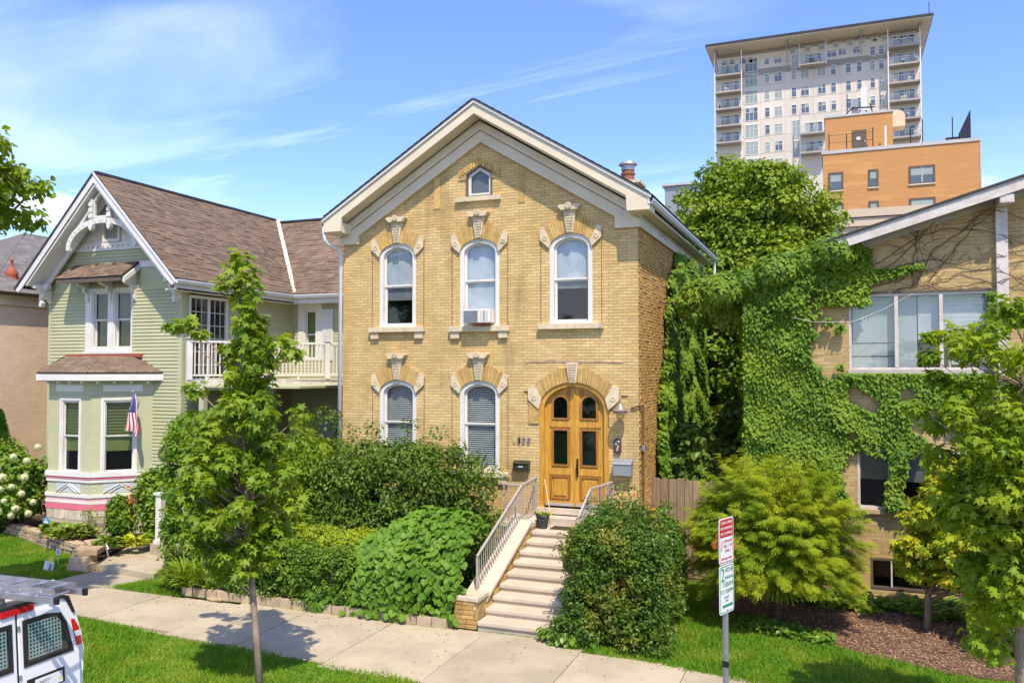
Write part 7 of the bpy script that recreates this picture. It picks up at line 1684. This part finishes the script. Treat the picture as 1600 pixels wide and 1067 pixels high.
MB(PT).ring(rr2(-FW+.012, FW-.012, 2.237, 2.713, .025), rr2(-FW+.02, FW-.02, 2.245, 2.705, .022), -.0095, -.008).build('border', 'signgreen', dn_)
def stext(s, x, z, size, m_, par, xs=1.0, al='CENTER'): text('lettering', s, size, par, m_, PT @ Matrix.Translation((x, -.0105, z)) @ Matrix.Rotation(R(90), 4, 'X'), .0006, al, xs=xs)
stext('TOW AWAY', 0, 3.155, .045, 'signwhite', up_); stext('NO PARKING', 0, 3.10, .042, 'signwhite', up_); stext('OR STOPPING', 0, 3.045, .040, 'signwhite', up_)
stext('2AM-6AM', .03, 2.965, .042, 'signred', up_); stext('DEC 1 TO', .03, 2.915, .042, 'signred', up_); stext('MAR 1', .03, 2.865, .042, 'signred', up_); stext('/', -.10, 2.92, .15, 'signred', up_)
B(-.08, .08, -.0105, -.008, 2.785, 2.795, PT).build('arrow_bar', 'signred', up_); MB(PT).prism([(.08, 2.775), (.08, 2.805), (.115, 2.79)], -.0105, -.008).build('arrow_head', 'signred', up_); MB(PT).prism([(-.08, 2.805), (-.08, 2.775), (-.115, 2.79)], -.0105, -.008).build('arrow_head', 'signred', up_)
stext('2', -.085, 2.62, .20, 'signgreen', dn_, .8); stext('HOUR', .05, 2.665, .06, 'signgreen', dn_); stext('PARKING', .05, 2.59, .045, 'signgreen', dn_); stext('7:00AM', .02, 2.52, .07, 'signgreen', dn_); stext('TO 7:00PM', .0, 2.45, .058, 'signgreen', dn_)
stext('EXCEPT', 0, 2.39, .03, 'signgreen', dn_); stext('SUN.', 0, 2.355, .03, 'signgreen', dn_); B(-.09, .09, -.0105, -.008, 2.29, 2.315, PT).build('arrow_bar', 'signgreen', dn_); MB(PT).prism([(.09, 2.28), (.09, 2.325), (.13, 2.3025)], -.0105, -.008).build('arrow_head', 'signgreen', dn_)
for z in (3.17, 2.78, 2.69, 2.26): MB(PT).tube([(0, -.008, z), (0, -.014, z)], .008, 6).build('bolt', 'metal', sg_)

# ================================================================== VAN
vn = thing('work_van', 'white work van seen from behind with an aluminium ladder on its roof rack', 'van', (-12, 7.2, -.14))
VX = -9.23; CY = 7.18; HWV = .94
# cross-section (y, z) of the rear, bulging at the waist
sec = [(0, .30), (.90, .30), (.965, .55), (.975, 1.1), (.955, 1.28), (.90, 1.50), (.835, 1.68), (.76, 1.78), (.62, 1.835), (.35, 1.86), (0, 1.87)]
full = [(CY+a, z) for a, z in sec]+[(CY-a, z) for a, z in sec[-2:0:-1]]
b = MB(); n = len(full); xs_ = [(VX, 1.0, 0), (VX-.06, 1.02, 0), (VX-1.0, 1.03, 0), (VX-3.6, 1.03, 0), (VX-4.0, 1.0, -.05), (VX-4.5, .97, -.75), (VX-5.2, .95, -.85), (VX-5.4, .88, -1.0)]
for x, s_, dz_ in xs_: b.v += [(x-.085*max(0, (z-1.1))*(1 if x > VX-.5 else 0), CY+(y-CY)*s_, z if z < .9 else .9+(z-.9)*(1+dz_)) for y, z in full]
b.f = [(i*n+k_, i*n+(k_+1) % n, (i+1)*n+(k_+1) % n, (i+1)*n+k_) for i in range(len(xs_)-1) for k_ in range(n)]+[tuple(range(n))[::-1], tuple(range((len(xs_)-1)*n, len(xs_)*n))]
b.build('body', 'vanwhite', vn)
# rear door plane in local coordinates: x across (world +Y), y forward (-X), z up, leaning as the body does
VT = frame((VX, 0), (0, 1)) @ Matrix(((1, 0, 0, 0), (0, 1, .085, -.0935), (0, 0, 1, 0), (0, 0, 0, 1)))
def vbox(x0, x1, y0, y1, z0, z1): return B(x0, x1, y0, y1, z0, z1, VT)
SEAM = 7.2
for sgn in (1, -1):
    f = lambda q_: [(SEAM+sgn*a, z) for a, z in q_][::sgn]
    d = MB(VT).prism(f([(.012, .52), (.012, 1.79), (.40, 1.77), (.62, 1.73), (.72, 1.62), (.80, 1.42), (.86, 1.2), (.86, .52)]), -.035, -.002).build('rear_door', 'vanwhite', vn, bevel=.012)
    MB(VT).ring(f([(.07, 1.14), (.07, 1.70), (.40, 1.70), (.60, 1.66), (.68, 1.52), (.77, 1.14)]), f([(.12, 1.19), (.12, 1.66), (.38, 1.655), (.56, 1.625), (.62, 1.50), (.70, 1.19)]), -.047, -.034).build('window_seal', 'blackpaint', d)
    MB(VT).prism(f([(.12, 1.19), (.12, 1.66), (.38, 1.655), (.56, 1.625), (.62, 1.50), (.70, 1.19)]), -.044, -.040).build('pane', 'glass', d)
    MB(VT).prism(f([(.12, 1.19), (.12, 1.66), (.38, 1.655), (.56, 1.625), (.62, 1.50), (.70, 1.19)]), -.0375, -.0355).build('cargo_screen_backing', 'dark', d)
    # perforated security screen
    b = MB(VT)
    for k_ in range(10): z = 1.215+k_*.045; b.box(SEAM+sgn*.15 if sgn > 0 else SEAM-.60, SEAM+.60 if sgn > 0 else SEAM-.15, -.0395, -.0378, z, z+.016)
    for k_ in range(11): x = SEAM+sgn*(.15+k_*.044); b.box(x-.008, x+.008, -.0396, -.0379, 1.215, 1.64)
    b.build('security_screen', 'greenflat', d).data.materials[0] = mat('screen_green', (.45, .62, .56), None, 3, .6) if 'screen_green' not in bpy.data.materials else bpy.data.materials['screen_green']
    tl = MB(VT).prism(f([(.815, 1.18), (.745, 1.52), (.80, 1.53), (.87, 1.40), (.905, 1.18)]), -.04, .01).build('tail_light', 'redlens', vn, bevel=.008)
    MB(VT).prism(f([(.80, 1.30), (.785, 1.37), (.885, 1.37), (.90, 1.30)]), -.044, -.0405).build('reverse_lens', 'clearlens', tl)
MB(VT).prism([(SEAM-.006, .52), (SEAM-.006, 1.79), (SEAM+.006, 1.79), (SEAM+.006, .52)], -.03, .0).build('door_gap', 'black', vn)
for z in (.62, 1.02, 1.6): vbox(SEAM-.0, SEAM+.03, -.05, -.035, z, z+.05).build('hinge', 'metal', vn)
MB(VT).prism([(SEAM-.76, 1.795), (SEAM-.60, 1.835), (SEAM, 1.865), (SEAM+.55, 1.845), (SEAM+.70, 1.80), (SEAM+.80, 1.60), (SEAM+.835, 1.60), (SEAM+.75, 1.83), (SEAM+.58, 1.89), (SEAM, 1.91), (SEAM-.6, 1.88), (SEAM-.76, 1.84)][::-1], -.02, .14).build('roof_trim', 'blackpaint', vn)
vbox(SEAM-.22, SEAM+.22, -.06, -.0, 1.80, 1.86).build('high_brake_light', 'redlens', vn)
pl = vbox(SEAM+.10, SEAM+.62, -.05, -.035, .80, .985).build('plate_bracket', 'blackpaint', vn, bevel=.006); vbox(SEAM+.20, SEAM+.58, -.056, -.0505, .82, .955).build('license_plate', 'signwhite', pl)
text('plate_lettering', 'LF8725D', .10, pl, 'signgreen', VT @ Matrix.Translation((SEAM+.35, -.057, .885)) @ Matrix.Rotation(R(90), 4, 'X'), .0008, xs=.72).data.materials[0] = M['mailgrey']
vbox(SEAM+.52, SEAM+.56, -.0575, -.0565, .85, .89).build('plate_sticker', 'yellow', pl)
B(VX-.1, VX+.10, CY-.97, CY+.97, .22, .42).build('rear_bumper', 'mailgrey', vn, bevel=.03)
for x in (VX-.95, VX-4.3):
    for y in (CY-.82, CY+.82):
        w = MB().tube([(x, y-.11, .2), (x, y+.11, .2)], .36, 24).build('wheel', 'black', vn); MB().tube([(x, y-.115, .2), (x, y+.115, .2)], .2, 16).build('rim', 'metal', w)
for i in range(3):
    x = VX-.35-1.3*i; MB().bar((x, CY-.8, 1.97), (x, CY+.8, 1.97), .05, .05).build('rack_bar', 'white', vn)
    for y in (CY-.78, CY+.78): MB().bar((x, y, 1.75), (x, y, 1.97), .05, .04, (0, 1, 0)).build('rack_foot', 'white', vn)
B(VX-.5, VX-.42, CY-.55, CY-.1, 1.87, 1.98).build('red_clamp', 'redlens', vn); B(VX-.30, VX-.22, CY-.1, CY+.02, 1.88, 2.08).build('clamp', 'metal', vn)
ld = thing('extension_ladder', 'aluminium extension ladder strapped on the white van roof rack', 'ladder', (-11, 7.4, 2.0))
LA = Vector((-8.62, 7.62, 2.02)); LD = Vector((-1, -.06, 0)).normalized(); LS = Vector((.06, -1, 0)).normalized()
for j, (o_, z_, st_, ln) in enumerate(((0, 0, 0, 5.2), (.05, .075, .10, 5.0))):
    for s_ in (0, .42):
        p = LA+LS*(s_+o_*(-1 if s_ else 1))+LD*st_+Vector((0, 0, z_)); q_ = p+LD*ln; MB().bar(p, q_, .03, .075).build('side_rail', 'alu', ld)
        if j == 0: MB().bar(p-LD*.03, p+LD*.03, .034, .08).build('end_cap', 'black', ld)
    for k_ in range(15):
        p = LA+LD*(st_+.2+.32*k_)+Vector((0, 0, z_)); MB().tube([p+LS*.02, p+LS*.40], .016, 8).build('rung', 'alu', ld)
MB().bar(LA+LD*.9+LS*.25+Vector((0, -.45, -.03)), LA+LD*5+LS*.25+Vector((0, -.45, -.03)), .05, .08).build('lower_rail', 'alu', ld)
MB().bar(LA+LD*.9+LS*.25+Vector((0, -.12, -.03)), LA+LD*5+LS*.25+Vector((0, -.12, -.03)), .05, .08).build('lower_rail', 'alu', ld)
B(VX-.9, VX-.35, CY-.75, CY-.35, 1.98, 2.14).build('white_tube', 'white', vn)
